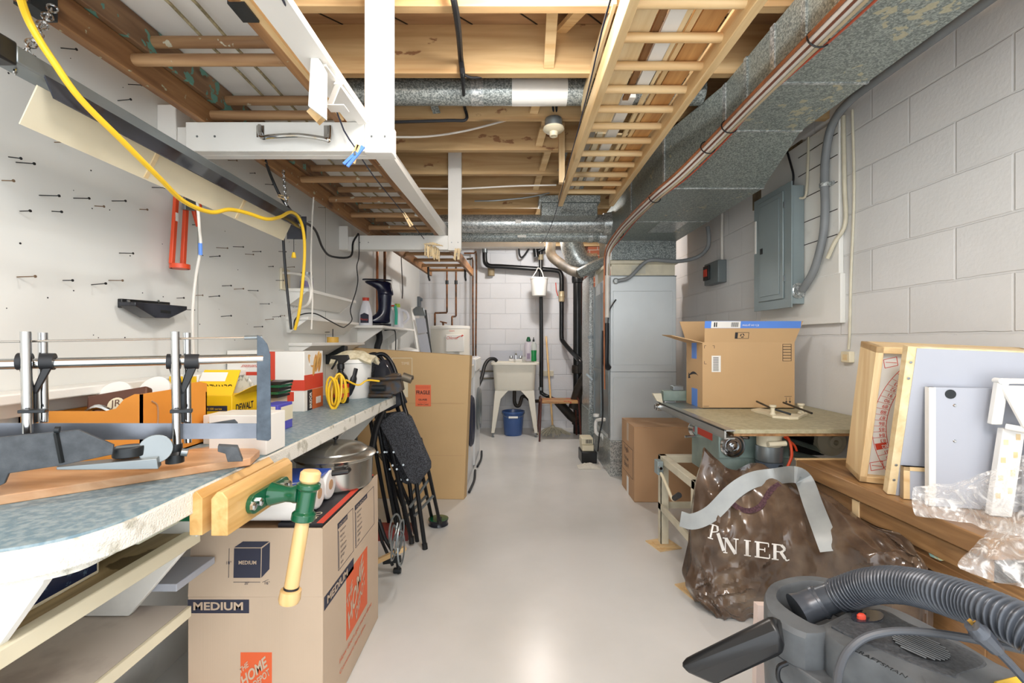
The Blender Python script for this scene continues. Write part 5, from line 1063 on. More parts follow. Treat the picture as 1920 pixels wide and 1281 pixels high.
for (p, q) in (((a.x, a.y), (a.x, b_.y)), ((a.x, b_.y), (b_.x, b_.y)), ((b_.x, a.y), (b_.x, b_.y))): m_.box(min(p[0], q[0]), max(p[0], q[0])+.004, min(p[1], q[1]), max(p[1], q[1])+.004, 0, .001)
m_.build('printed_frame', CREAM, t); txt('TIME', fc @ T(onc(760, 684).x-.03, onc(760, 684).y, .002), CREAM, t, w=.06)
decal(fc, onc(755, 745).x, onc(765, 745).x, onc(755, 745).y, onc(755, 705).y, CREAM, t)
a = onc(870, 757); m_ = MB(fc).box(.02, a.x, a.y, a.y+.0015, 0, .0006); a = onc(870, 855); m_.box(.02, a.x, a.y, a.y+.0015, 0, .0006).build('fold_crease', CARDD, t)
# ------------------------------------------------------------------ folding chairs
FAB = paint('dark_herringbone_fabric', '4a4c52', .85, sc=180, col2='26282c', lo=.45, hi=.55, bmp=.4); FR = paint('black_chair_frame', '1a1c20', .3, .3, .3, 9, .03)
def chair(label, dx, dD, s=1):
    A = lambda x, y, D: at(x+dx, y, D+dD)
    t = thing('folding_chair', label, 'chair', onz(770+dx, 1025, 0), 'folding chairs leaning on the bench')
    MB().tube(crv([A(748, 1007, 2.66), A(728, 905, 2.60), A(708, 790, 2.57), A(697, 735, 2.57), A(692, 692, 2.58), A(702, 669, 2.59), A(720, 665, 2.60), A(736, 684, 2.59), A(748, 720, 2.57), A(763, 770, 2.56), A(779, 830, 2.54), A(797, 905, 2.52)][:9]+[A(757, 760, 2.53), A(767, 800, 2.50), A(783, 925, 2.50), A(797, 1028, 2.52)], 5), .012, 12).build('front_frame', FR, t)
    MB().prism([A(701, 742, 2.55), A(699, 700, 2.56), A(706, 678, 2.57), A(719, 674, 2.57), A(730, 690, 2.57), A(744, 725, 2.55), A(757, 756, 2.53), A(722, 772, 2.53), A(711, 765, 2.54)], (.02, .022, 0)).build('backrest', GLB if s else FAB, t, bev=.005)
    MB().prism([A(712, 790, 2.52), A(735, 775, 2.50), A(752, 772, 2.49), A(764, 782, 2.49), A(801, 868, 2.47), A(801, 880, 2.47), A(777, 910, 2.48), A(768, 906, 2.48), A(712, 800, 2.52)], (.02, .03, 0)).build('seat', FAB, t, bev=.006)
    MB().tube([A(718, 765, 2.53), A(742, 880, 2.51), A(772, 1015, 2.56)], .012, 10).tube([A(788, 822, 2.60), A(805, 890, 2.64), A(824, 978, 2.80)], .011, 10).tube([A(728, 850, 2.55), A(768, 948, 2.6), A(778, 1000, 2.62)], .010, 10).build('rear_leg', FR, t)
    for (a, b_) in (((768, 952), (806, 896)), ((777, 968), (812, 930)), ((745, 910), (770, 890))):
        MB().cyl(A(a[0], a[1], 2.55), A(b_[0], b_[1], 2.68), .008, n=8).build('rung', PLAINM if a[0] > 750 else FR, t)
    for (a, b_) in (((720, 848), (737, 872)), ((740, 848), (757, 870))): MB().beam(A(a[0], a[1], 2.515), A(b_[0], b_[1], 2.505), .018, .004).build('hinge_bar', FR, t)
    for (x, y, D) in ((721, 848, 2.51), (738, 848, 2.505), (736, 873, 2.5), (756, 872, 2.49), (744, 880, 2.49), (764, 900, 2.485)): MB().cyl(A(x, y, D-.012), A(x, y, D), .006, n=8).build('rivet', PLAINM, t)
    for (x, y, D) in ((748, 1007, 2.66), (797, 1028, 2.52), (772, 1015, 2.56), (824, 978, 2.80)):
        p = A(x, y, D); MB().cyl(p-Vector((0, 0, min(.012, p.z-.0005))), p+Vector((-.003, 0, .025)), .0155, n=12).build('foot_cap', BLK, t)
    return t
chair('black folding chair with patterned seat leaning in front at the bench end', 0, 0)
chair('second black folding chair leaning behind the front one, its back to the left', -13, .10, 0)
o = MB().tube(crv([at(718, 770, 2.40), at(706, 800, 2.40), at(697, 845, 2.40), at(694, 862, 2.40)], 4), [.018]*9+[.006]*4, 10).build('ice_scraper', BLK); tag(o, 'black handle with steel tip hanging left of the folding chairs', 'tool')
# floor clutter by the carton
o = onz(822, 984, .0); t = thing('coil_lid', 'shiny black round tin standing on the floor by the chair feet', 'tin', o)
MB().lathe([(0, 0), (.058, 0), (.062, .004), (.058, .012), (.058, .03), (.063, .034), (.063, .04), (.056, .042), (.052, .02), (.0, .02)], o, 32).build('tin_body', GLB, t); MB().lathe([(.056, .0425), (.062, .0405)], o, 32).build('tin_rim', GREENE, t)
random.seed(9); pts = []
c = Vector((-.50, 1.98, .28))
for k in range(40): a = k*.8; pts.append(c+Vector((.02*math.sin(k*.3), .065*math.cos(a)*(1+.1*math.sin(k)), .065*math.sin(a)+.003*k-.05)))
o = MB().tube(crv(pts, 4), .004, 6).build('wire_coil', PLAINM); tag(o, 'coil of grey cable hanging behind the moving carton', 'wire coil')
at_ = at; at = lambda x, y, D: at_(x, y, D+.155)
t = thing('metal_stand', 'black folded metal stand lying on the floor behind the moving carton', 'stand', (-.50, 2.1, 0))
MB().tube([at(710, 975, 2.05), at(722, 1010, 2.05), at(745, 1048, 2.1), at(748, 1075, 2.1)], .010, 8).tube([at(700, 940, 2.05), at(716, 1015, 2.08), at(736, 1060, 2.1)], .008, 8).build('leg', FR, t)
MB().beam(at(718, 1052, 2.1), at(752, 1048, 2.1), .02, .03).cyl(at(738, 1070, 2.1), at(752, 1070, 2.1), .014).build('hinge', DARKM, t, bev=.003)
o = MB().beam(at(700, 1056, 2.03), at(760, 1028, 2.03), .025, .02).build('wood_stick', PINEX); tag(o, 'short yellow wood stick poking out behind the moving carton', 'wood stick'); at = at_
o = MB().box(-.86, -.60, 2.62, 2.74, 0, .06).build('red_case', paint('dull_red', '7c2f2a', .5)); tag(o, 'dull red case on the floor under the end of the bench', 'case')
# ------------------------------------------------------------------ cords over the bench
YC = [at(30, -30, .80), at(50, 30, .84), at(72, 72, .86), at(100, 115, .88), at(150, 185, .93), at(230, 265, 1.03), at(300, 335, 1.16), at(345, 378, 1.28), at(395, 398, 1.40), at(430, 393, 1.48), at(465, 400, 1.56), at(500, 411, 1.64), at(525, 407, 1.74), at(545, 398, 1.85), at(560, 408, 1.93), at(569, 435, 1.97), at(571, 480, 2.0), at(566, 545, 2.0), at(560, 590, 2.0), at(553, 618, 2.02)]
cable('extension_cord', 'bright yellow cord draped along the shop light and down to the bench', YC, .0065, YEL, 10, None, 'cord')
cable('black_cable', 'black cord sagging from the ladders past the shop light to the farther rack', [at(497, 300, 1.9), at(510, 335, 2.0), at(530, 375, 2.05), at(560, 410, 2.2), at(590, 430, 2.4), at(605, 465, 2.6), at(622, 481, 2.8), at(657, 481, 3.0), at(662, 455, 3.1), at(672, 438, 3.15)], .0065, BLKR, 8, None, 'cord')
cable('black_cable', 'black cord hanging straight down from the far end of the shop light', [at(530, 425, 1.99), at(533, 480, 2.03), at(538, 540, 2.05), at(546, 618, 2.05)], .006, BLKR, 8, None, 'cord')
cable('black_cable', 'thin black cord dangling from the farther rack to the shelves', [at(673, 440, 3.18), at(673, 480, 3.14), at(669, 500, 3.0), at(671, 525, 3.0), at(667, 548, 2.95), at(657, 580, 2.9), at(660, 600, 2.9), at(648, 612, 2.8), at(640, 613, 2.75), at(615, 600, 2.6), at(590, 588, 2.5), at(565, 590, 2.45), at(553, 600, 2.4), at(551, 616, 2.35)], .0035, BLKR, 6, None, 'cord')
cable('black_cable', 'black cord hanging from the ladder end to the utility shelf', [at(752, 478, 4.6), at(753, 500, 4.5), at(755, 540, 4.4), at(754, 560, 4.38)], .005, BLKR, 6, None, 'cord')
WC = [at(370, 375, 1.45), at(374, 430, 1.48), at(376, 465, 1.5), at(367, 520, 1.52), at(362, 570, 1.53), at(361, 610, 1.54), at(363, 665, 1.56)]
o = cable('white_cable', 'white cord with a blue tape wrap hanging beside the orange caulking gun', WC, .0045, WPIPE, 8, None, 'cord')
MB().cyl(at(375.5, 456, 1.493), at(376, 478, 1.502), .0058, n=10).build('blue_tape', TAPEB, o)
cable('white_cable', 'white cord hanging from the ladders in front of the small shelves', [at(588, 370, 2.3), at(585, 420, 2.3), at(583, 500, 2.3), at(586, 560, 2.3), at(584, 618, 2.3)], .004, WPIPE, 6, None, 'cord')
cable('white_cable', 'thick white cord looping out of the wall outlet', [at(531, 512, 2.42), at(552, 513, 2.4), at(575, 520, 2.35), at(583, 545, 2.3), at(578, 570, 2.3), at(560, 580, 2.35), at(546, 588, 2.4), at(543, 612, 2.4)], .007, WPIPE, 8, None, 'cord')
# ------------------------------------------------------------------ clothesline and pegs
cable('clothesline', 'dark blue clothesline running from overhead left down to the farther rack', [at(528, -5, .98), at(560, 60, 1.15), at(580, 105, 1.28), at(624, 190, 1.45), at(645, 245, 1.52), at(668, 280, 1.53), at(700, 330, 1.9), at(750, 392, 2.6), at(795, 448, 3.15)], .0026, INKN, 6, None, 'clothesline', 2)
cable('clothesline', 'dark blue clothesline running along the pine ladder to the round ducts', [at(1146, -5, 1.0), at(1128, 60, 1.15), at(1110, 140, 1.4), at(1085, 240, 1.9), at(1060, 330, 2.6), at(1040, 405, 3.3), at(1026, 440, 3.8), at(1015, 456, 4.3), at(995, 447, 4.5)], .0024, INKN, 6, None, 'clothesline', 2)
def peg(label, p, q, mat, w=.010, g='clothes pegs'):
    t = thing('clothes_peg', label, 'clothes peg', q, g); p, q = Vector(p), Vector(q); d = (q-p).normalized(); s = d.cross(Vector((0, 1, 0))).normalized()*.0045
    for k in (-1, 1):
        MB().beam(p+s*k*.4, q+s*k*1.6, .009, .0055, up=(0, 1, 0)).build('jaw', mat, t)
    MB().cyl(p.lerp(q, .45)-Vector((0, .006, 0)), p.lerp(q, .45)+Vector((0, .006, 0)), .004, n=8).build('spring', PLAINM, t)
    return t
peg('wooden clothes peg on the line beside a blue one at the nearer rack', at(672, 272, 1.49), at(659, 305, 1.49), PINEZ)
peg('blue plastic clothes peg on the line at the nearer rack', at(681, 275, 1.50), at(648, 310, 1.47), TAPEB)
peg('single wooden clothes peg on the line between the two racks', at(757, 399, 2.45), at(772, 424, 2.45), PINEZ)
peg('single wooden clothes peg clipped beside the black cord left of the light', at(522, 367, 2.0), at(540, 374, 2.0), PINEX)
p0 = None; random.seed(12)
cl = []
for k in range(16): cl.append((at(797+1.8*k, 458+random.uniform(-3, 3), 3.12+.004*k), at(797+1.7*k+random.uniform(-2, 2), 478+.6*k+random.uniform(-2, 4), 3.12+.004*k)))
for k in range(6): cl.append((at(853+2*k, 470+random.uniform(-2, 2), 3.13), at(850+2.2*k+random.uniform(-3, 3), 487+random.uniform(-2, 3), 3.13)))
for k in range(6): cl.append((at(800+4*k, 458, 3.11), at(815+2.5*k+random.uniform(-1, 3), 459+.4*k, 3.10)))
for k, (a, b_) in enumerate(cl):
    if p0 is None: p0 = peg('x', (0, 0, 0), (0, 0, -.078), TRIMW); p0.location = (0, 0, 0); proto = [(c.name, c.data) for c in p0.children]
    c = p0 if k == 0 else dup(p0)
    if k == 0:
        for ch in c.children: ch.data.transform(Matrix.Translation((0, 0, -.0)))
    d = (b_-a).normalized(); c.location = b_; c.rotation_euler = (-d).to_track_quat('Z', 'Y').to_euler()
    tag(c, ('hanging wooden clothes peg, %s from the left in the clump at the farther rack' % ORD[k] if k < 16 else 'wooden clothes peg lying across the clump at the farther rack, %s from the left' % ORD[k-22] if k > 21 else 'wooden clothes peg, %s from the left in the bunch right of the farther rack post' % ORD[k-16]).replace('leftmost from the left', 'leftmost'), 'clothes peg', 'pegs in the clump' if k < 16 or k > 21 else 'pegs in the small bunch')
from mathutils.bvhtree import BVHTree
# ------------------------------------------------------------------ right wall: panel, conduits, boxes
t = thing('panel_backing_board', 'white painted backing board carrying the grey electrical panel', 'board', (1.69, 2.7, 1.245))
MB().box(1.672, 1.6995, 2.315, 3.06, 1.245, 1.50).box(1.675, 1.6995, 2.33, 3.06, 1.50, 2.30).build('board', WS, t, bev=.003)
for z in (1.70, 1.83, 1.97, 2.11, 2.22): MB().box(1.673, 1.6755, 2.34, 2.66, z, z+.004).build('board_gap', IRON, t)
t = thing('electrical_panel', 'grey electrical breaker panel with hinged door on the right wall', 'electrical panel', (1.64, 2.8, 1.36))
MB().box(1.595, 1.671, 2.60, 2.96, 1.365, 2.045).build('enclosure', GREYP, t, bev=.003)
MB().box(1.588, 1.595, 2.585, 2.985, 1.345, 2.065).build('cover_trim', GREYP, t, bev=.002)
MB().box(1.580, 1.588, 2.655, 2.92, 1.40, 2.03).build('door', GREYP, t, bev=.004)
MB().box(1.576, 1.581, 2.69, 2.895, 1.43, 2.0).build('door_pressing', GREYP, t, bev=.004)
for z in (1.50, 1.93): MB().box(1.582, 1.588, 2.645, 2.658, z, z+.035).build('hinge', PLAINM, t)
MB().box(1.572, 1.577, 2.86, 2.885, 1.70, 1.735).build('latch', BLK, t)
MB().box(1.584, 1.588, 2.955, 2.972, 1.72, 1.93).build('paper_strip', W_, t)
MB().lathe([(.0, 0), (.04, 0), (.045, .006), (.032, .012), (.03, .02), (0, .02)], (1.635, 2.60, 1.44), 20, M=Matrix.Rotation(PI/2, 4, 'X')).build('conduit_connector', GALVB, t)
SEC = paint('service_cable_grey', '84888a', .5, var=.15, bmp=.05)
cable('service_cable', 'thick grey service cable curving from the ceiling into the side of the panel', [(1.63, .3, 2.32), (1.63, 1.2, 2.32), (1.63, 1.9, 2.32), (1.635, 2.2, 2.315), (1.645, 2.34, 2.26), (1.648, 2.39, 2.13), (1.648, 2.40, 2.0), (1.648, 2.395, 1.85), (1.646, 2.41, 1.70), (1.64, 2.47, 1.54), (1.637, 2.565, 1.44)], .02, SEC, 14)
o = MB().box(1.665, 1.675, 2.36, 2.44, 1.965, 1.985).cyl((1.648, 2.40, 1.965), (1.648, 2.40, 1.985), .024).build('cable_clamp', GALVB); tag(o, 'metal strap clamping the thick service cable to the backing board', 'clamp')
o = MB().cyl((1.596, .3, 2.328), (1.596, 1.55, 2.328), .012).build('copper_pipe', COPR); tag(o, 'thin copper pipe above the grey service cable near the camera', 'pipe')
cable('armoured_cable', 'ribbed armoured cable hanging loose beside the backing board', [(1.69, 2.32, 2.3), (1.688, 2.31, 1.95), (1.685, 2.30, 1.75), (1.66, 2.34, 1.66), (1.65, 2.38, 1.585)], .010, CREAMM, 10)
t = thing('hanging_cable', 'beige cable hanging down the right wall to a small outlet', 'cable', (1.69, 2.3, 1.05))
MB().tube(crv([(1.69, 2.26, 2.3), (1.692, 2.25, 1.9), (1.692, 2.27, 1.5), (1.692, 2.28, 1.2), (1.69, 2.285, 1.11)], 4), .006, 8).build('cord', CREAMM, t)
MB().box(1.672, 1.70, 2.255, 2.315, 1.045, 1.10).build('outlet_block', CREAM, t, bev=.004); MB().box(1.671, 1.673, 2.27, 2.30, 1.055, 1.085).build('socket', TRIMW, t)
cable('wire', 'brown cable dropping from the duct into the top of the panel', [(1.66, 2.75, 2.31), (1.655, 2.70, 2.2), (1.645, 2.66, 2.12), (1.64, 2.66, 2.05)], .006, BLKR)
cable('wire', 'beige cable pair running down beside the panel top corner', [(1.668, 2.56, 2.3), (1.665, 2.56, 2.15), (1.66, 2.57, 1.98), (1.645, 2.605, 1.97)], .007, CREAMM)
t = thing('switch_box', 'small dark grey switch box on the right wall behind the panel', 'switch box', (1.66, 3.75, 1.6))
MB().box(1.63, 1.70, 3.60, 3.86, 1.62, 1.80).build('box_body', paint('switch_grey', '70797b', .45, .2), t, bev=.006)
MB().box(1.615, 1.63, 3.74, 3.85, 1.66, 1.78).build('cover', DARKM, t, bev=.004); MB().box(1.611, 1.616, 3.77, 3.83, 1.69, 1.75).build('label', INKR, t)
MB().cyl((1.68, 3.64, 1.8), (1.68, 3.64, 2.30), .011).build('conduit', WPIPE, t)
cable('grey_flex', 'grey flexible cable looping from the wall to the top of the furnace', [(1.60, 3.72, 2.09), (1.61, 3.72, 2.0), (1.61, 3.75, 1.92), (1.56, 3.82, 1.86), (1.40, 3.83, 1.825), (1.18, 3.82, 1.835), (1.10, 3.83, 1.80), (.99, 3.84, 1.69), (.90, 3.86, 1.665)], .016, SEC, 12)
o = MB().lathe([(.0, 0), (.022, 0), (.026, .012), (.018, .02), (0, .02)], (.885, 3.884, 1.665), 14, M=Matrix.Rotation(PI/2, 4, 'X')).build('conduit_connector', GALVB); tag(o, 'bright metal connector on the upper left corner of the furnace', 'connector')
# dark bent brick course, visible where the paint stops under the duct
o = MB().box(1.692, 1.70, 2.66, 3.2, 2.07, 2.33).build('bare_block_patch', paint('bare_block', '8b7b62', .8, sc=12, col2='5f513e', bmp=.5)); struct(o); o.name = 'trim_4'
# ------------------------------------------------------------------ table saw on its stand
t = thing('saw_stand', 'cream angle iron stand carrying the table saw', 'stand', (1.15, 2.33, 0))
sx0, sx1, sy0, sy1, sz = .835, 1.42, 2.08, 2.60, .507
for X, Yy in ((sx0, sy0), (sx0, sy1-.045), (sx1-.045, sy0), (sx1-.045, sy1-.045)):
    MB().box(X, X+.045, Yy, Yy+.006, .012, sz-.04).box(X, X+.006, Yy, Yy+.045, .012, sz-.04).build('leg', CREAMM, t, bev=.001)
MB().box(sx0, sx1, sy0, sy0+.04, sz-.04, sz).box(sx0, sx1, sy1-.04, sy1, sz-.04, sz).box(sx0, sx0+.04, sy0, sy1, sz-.04, sz).box(sx1-.04, sx1, sy0, sy1, sz-.04, sz).build('top_frame', CREAMM, t, bev=.002)
MB().box(sx0, sx0+.012, sy0, sy1, .20, .235).box(sx1-.012, sx1, sy0, sy1, .20, .235).box(sx0, sx1, sy1-.012, sy1, .20, .235).build('lower_rail', CREAMM, t)
for X, Yy, nm in ((sx0+.02, sy1-.03, 'far'), (sx0+.02, sy0+.02, 'near')):
    o = MB(T(X, Yy, 0) @ RZ(.3)).box(-.07, .07, -.07, .07, 0, .006).box(-.05, .05, -.05, .04, .006, .0115).build('wood_pad', PINEX); tag(o, 'thin wooden pad under the %s left leg of the saw stand' % nm, 'pad')
t2 = thing('power_switch', 'grey switch box with cream cord clipped to the corner of the saw stand', 'switch', (.83, 2.6, .43))
MB().box(.80, .832, 2.50, 2.56, .415, .49).build('box_body', GREYP, t2, bev=.003); MB().cyl((.81, 2.50, .46), (.81, 2.47, .46), .008).build('toggle', CHROME, t2)
MB().tube(crv([(.815, 2.49, .43), (.82, 2.42, .39), (.825, 2.34, .34), (.815, 2.27, .37)], 4), .008, 8).build('cord', CREAM, t2); MB().cyl((.815, 2.28, .365), (.815, 2.22, .40), .014).build('plug', BLKR, t2)
GRNG = paint('pale_green_machine', '93a39c', .4, .3, sc=8, col2='76877f', bmp=.05)
t = thing('table_saw', 'old pale green table saw with chipboard top and sliding rail', 'table saw', (1.15, 2.3, sz))
bx0, bx1, by0, by1 = .947, 1.273, 2.085, 2.40
MB().box(bx0, bx1, by0, by1, sz+.001, .755).build('cabinet', GRNG, t, bev=.006)
m_ = MB()
for k in range(9): m_.box(bx0+.12+.02*k, bx0+.123+.02*k, by0-.004, by0, sz+.03, sz+.10)
m_.box(bx0, bx1, by0-.008, by0, sz+.11, sz+.114).build('cabinet_ribs', GRNG, t)
TOP = paint('chipboard_top', 'b9b193', .5, sc=50, col2='a39b7c', bmp=.2)
MB().box(.93, 1.694, 1.91, 2.74, .763, .78).build('table_top', TOP, t, bev=.001)
MB().box(.932, 1.694, 1.912, 2.738, .752, .763).build('top_lining', BRWN, t)
MB().box(.93, 1.25, 2.50, 2.738, .7795, .7815).build('steel_insert', PLAINM, t)
m_ = MB().box(.885, .93, 1.895, 2.76, .775, .781).box(.885, .893, 1.895, 2.76, .745, .781).box(.885, .93, 1.895, 2.76, .742, .748).build('fence_rail', ALU, t, bev=.001)
p = at(1376, 837, 2.07)
MB().lathe([(.055, 0), (.058, .006), (.052, .014), (.045, .014), (.04, .006), (.034, .006), (.03, .016), (.024, .016), (.02, .008), (.012, .008), (.011, .022), (0, .024)], (p.x, by0, p.z), 32, M=Matrix.Rotation(PI/2, 4, 'X')).build('hand_wheel', CHROME, t)
MB().cyl((p.x+.045, by0-.012, p.z+.04), (p.x+.06, by0-.03, p.z+.042), .008).build('wheel_knob', CHROME, t)
q = Vector(((1442-CX)/F*2.02, 2.02, 0))
MB().lathe([(.058, .735), (.058, .755)], q, 28).lathe([(.045, .69), (.05, .69), (.05, .745), (.045, .745)], q, 28).build('motor_top', CREAM, t)
MB().lathe([(0, .62), (.052, .62), (.055, .625), (.055, .69), (0, .69)], q, 30).build('router_motor', PLAINM, t, bev=.001)
MB().lathe([(0, .575), (.045, .575), (.055, .59), (.055, .62), (0, .62)], q, 30).build('router_base', paint('blue_grey_plastic', '4e5864', .4), t)
MB().cyl(q+Vector((-.035, -.055, .705)), q+Vector((.04, -.055, .71)), .012).build('clamp_barrel', CREAM, t)
MB().cyl(q+Vector((-.07, -.02, .60)), q+Vector((-.04, -.04, .605)), .01).cyl(q+Vector((.02, -.056, .605)), q+Vector((.02, -.05, .605)), .011).build('router_knob', DARKM, t)
MB().tube(crv([q+Vector((.02, -.03, .75)), q+Vector((.06, -.04, .73)), q+Vector((.07, -.05, .66)), q+Vector((.05, -.05, .60)), q+Vector((.04, -.04, .53))], 5), .006, 8).tube(crv([q+Vector((.04, -.03, .74)), q+Vector((.09, -.03, .70)), q+Vector((.11, -.02, .67))], 4), .005, 8).build('orange_cord', ORG, t)
MB().box(bx0-.001, bx0+.001, 2.15, 2.32, .68, .72).build('red_plate', INKR, t)
p = at(1307, 805, 2.36); MB().lathe([(.04, -.02), (.045, 0), (.03, .02), (.012, .02), (.012, .05), (0, .05)], p, 20, M=Matrix.Rotation(PI/2, 4, 'X')).cyl(p+Vector((-.07, -.02, -.035)), p+Vector((0, -.02, -.03)), .006).build('tilt_wheel', CHROME, t)
MB().tube(crv([at(1325, 810, 2.30), at(1332, 830, 2.3), at(1335, 842, 2.28)], 3), .006, 8).build('guard_rod', CREAM, t)
# motor behind on the right
p = at(1560, 828, 2.25); m_ = MB()
m_.lathe([(.0, 0), (.012, 0), (.012, -.03), (.03, -.03), (.032, -.015), (.05, -.01), (.072, .0), (.075, .03), (.07, .06), (0, .06)], p, 28, M=Matrix.Rotation(-PI/2, 4, 'X')).build('motor_pulley', CREAM, t, bev=.001)
MB().cyl(p+Vector((-.02, .06, 0)), p+Vector((-.17, .10, .03)), .05).cyl(p+Vector((-.17, .1, .03)), p+Vector((-.2, .11, .035)), .06).build('motor_body', BLK, t, bev=.003)
MB().tube([p+Vector((-.25, .03, .02)), p+Vector((-.05, .02, -.045)), p+Vector((.03, .02, -.06))], .012, 8).tube([p+Vector((-.24, .0, -.05)), p+Vector((-.1, 0, -.085)), p+Vector((-.02, 0, -.11))], .016, 8).build('motor_bracket', GRNG, t)
MB().box(1.27, 1.62, 2.36, 2.42, .56, .752).build('extension_leaf', DARKM, t)
# fence at the far left end
t = thing('rip_fence', 'grey green rip fence head with chrome knobs at the far end of the saw rail', 'saw fence', at(1262, 760, 2.72))
MB().box(*(lambda a, b: (a.x, b.x, 2.745, 2.80, b.z, a.z))(at(1244, 733, 2.745), at(1289, 752, 2.745))).build('fence_head', GRNG, t, bev=.003)
a = at(1246, 763, 2.745); MB().cyl(a+Vector((-.05, 0, 0)), a+Vector((0, 0, 0)), .024).cyl(a+Vector((-.06, 0, 0)), a+Vector((-.05, 0, 0)), .017).build('knob', CHROME, t, bev=.003)
MB().prism([at(1224, 738, 2.75), at(1240, 738, 2.75), at(1243, 756, 2.75), at(1232, 752, 2.75)], (0, .02, 0)).build('pointer', CREAMM, t)
MB().box(*(lambda a, b: (a.x, b.x, 2.75, 2.80, b.z, a.z))(at(1262, 724, 2.75), at(1282, 733, 2.75))).box(*(lambda a, b: (a.x, b.x, 2.745, 2.79, b.z, a.z))(at(1246, 752, 2.745), at(1266, 770, 2.745))).build('clamp_block', PLAINM, t, bev=.004)
# router edge guide on the table
t = thing('edge_guide', 'cream router edge guide with two rods lying on the saw table', 'router guide', (1.2, 2.2, .7805))
Pg = [onz(x, y, .7805) for x, y in ((1408, 771), (1425, 769), (1445, 773), (1455, 779), (1500, 781), (1510, 776), (1508, 770), (1514, 779), (1497, 787), (1480, 787), (1448, 784), (1436, 779), (1420, 775))]
MB().prism(Pg, (0, 0, .012)).build('plate', CREAM, t, bev=.001)
for x, y in ((1449, 778), (1502, 775)):
    p = onz(x, y, .79); MB().lathe([(.016, 0), (.010, .012), (.010, .035), (.016, .04), (.016, .048), (0, .05)], p, 14).build('thumb_screw', CREAM, t)
MB().cyl(onz(1448, 778, .79)+Vector((0, 0, .03)), at(1419, 753, 2.45), .005).cyl(onz(1448, 778, .79)+Vector((0, 0, .03)), at(1483, 777, 2.2), .005).cyl(at(1469, 755, 2.45), at(1522, 775, 2.15), .005).build('guide_rod', DARKM, t)
# ------------------------------------------------------------------ cartons on and beside the saw
x0, x1, y0, y1, z0, z1 = 1.047, 1.553, 2.50, 2.73, .782, 1.146
t = thing('open_carton', 'open brown shipping carton with blue tape standing on the table saw', 'box', (1.3, 2.6, z0))
MB().box(x0, x1, y0, y0+.004, z0, z1).box(x0, x1, y1-.004, y1, z0, z1).box(x0+.0002, x0+.004, y0+.0042, y1-.0042, z0, z1-.001).box(x1-.004, x1-.0002, y0+.0042, y1-.0042, z0, z1-.001).box(x0, x1, y0, y1, z0, z0+.004).build('carton_body', CARD, t)
MB().prism([(x0+.01, y0, z1), (x1+.0, y0, z1), (x1+.035, y0-.02, z1+.115), (x0+.005, y0-.02, z1+.115)], (0, .004, 0)).build('front_flap', CARD, t)
MB().prism([(x0-.0, y1, z1), (x1-.01, y1, z1), (x1-.01, y1+.03, z1+.13), (x0-.03, y1+.03, z1+.125)], (0, .004, 0)).build('back_flap', CARD, t)
MB().prism([(x0, y0, z1), (x0, y1, z1), (x0-.15, y1-.01, z1+.045), (x0-.165, y0+.02, z1+.04)], (.001, 0, -.004)).build('side_flap', CARD, t)
ff = frame((x0, y0, z0), (1, 0, 0), (0, 0, 1)); fs = frame((x0, y1, z0), (0, -1, 0), (0, 0, 1)); fl = frame((x0, y0, z1), (1, 0, 0), (0, -.02, .115))
decal(fl, .005, .53, .078, .117, TAPEB, t, 'blue_tape'); decal(fl, .04, .20, .079, .116, W_, t, 'label_sticker', .001)
txt("it's on prime", fl @ T(.30, .103, .0015) @ RZ(PI), INKW, t, w=.09)
m_ = MB(fl)
for k in range(10): m_.box(.15+.004*k, .152+.004*k, .085, .11, 0, .0016)
m_.box(.055, .062, .085, .11, 0, .0016).box(.066, .072, .085, .11, 0, .0016).build('label_print', INK, t)
m_ = MB(fl).box(.175, .25, .02, .022, 0, .001).box(.175, .25, .053, .055, 0, .001).box(.175, .19, .02, .055, 0, .001).box(.249, .251, .02, .055, 0, .001)
for k in range(3): a = 2*PI*k/3; m_.beam((.215+.011*math.cos(a), .037+.011*math.sin(a), 0), (.215+.011*math.cos(a+1.4), .037+.011*math.sin(a+1.4), 0), .005, .001)
m_.build('recycle_mark', INK, t)
decal(ff, .05, .10, .20, .29, W_, t); m_ = MB(ff)
for k in range(13): m_.box(.058, .088, .207+.006*k, .2095+.006*k, 0, .0012)
m_.build('barcode', INK, t)
m_ = MB(ff); m_.box(.44, .488, .26, .262, 0, .001).box(.44, .488, .352, .354, 0, .001).box(.44, .442, .26, .354, 0, .001).box(.486, .488, .26, .354, 0, .001)
for k in range(5): m_.box(.44, .488, .275+.016*k, .278+.016*k, 0, .001)
for (a, b_) in (((.01, .345), (.01, .33)), ((.01, .345), (.02, .345)), ((.055, .345), (.065, .345)), ((.065, .345), (.065, .33)), ((.01, .26), (.01, .245)), ((.01, .245), (.022, .245)), ((.005, .012), (.035, .012))): m_.beam(a+(0,), b_+(0,), .002, .001)
m_.box(.45, .49, .065, .067, 0, .001)
for X in (.46, .48): m_.beam((X, .06, 0), (X, .035, 0), .002, .001).prism([(X-.006, .04, 0), (X+.006, .04, 0), (X, .027, 0)], (0, 0, .001))
m_.build('printed_marks', INK, t)
Ps = []
for k in range(13): u = k/12; Ps.append((.04+.13*u, .16+.035*math.sin(PI*(.1+.75*u)), 0))
Q = [(p[0], p[1]-.014*math.sin(PI*min(1, .1+i/13)), 0) for i, p in enumerate(Ps)][::-1]
MB(fs).prism(Ps+Q, (0, 0, .001)).prism([(.03, .15, 0), (.06, .155, 0), (.035, .185, 0)], (0, 0, .001)).build('curved_mark', INK, t)
decal(fs, .08, .16, .0, .10, TAPEB, t, 'blue_tape'); decal(fs, .08, .15, .27, .362, TAPEB, t, 'blue_tape')
M = T(.873, 3.25, 0) @ RZ(-.02)
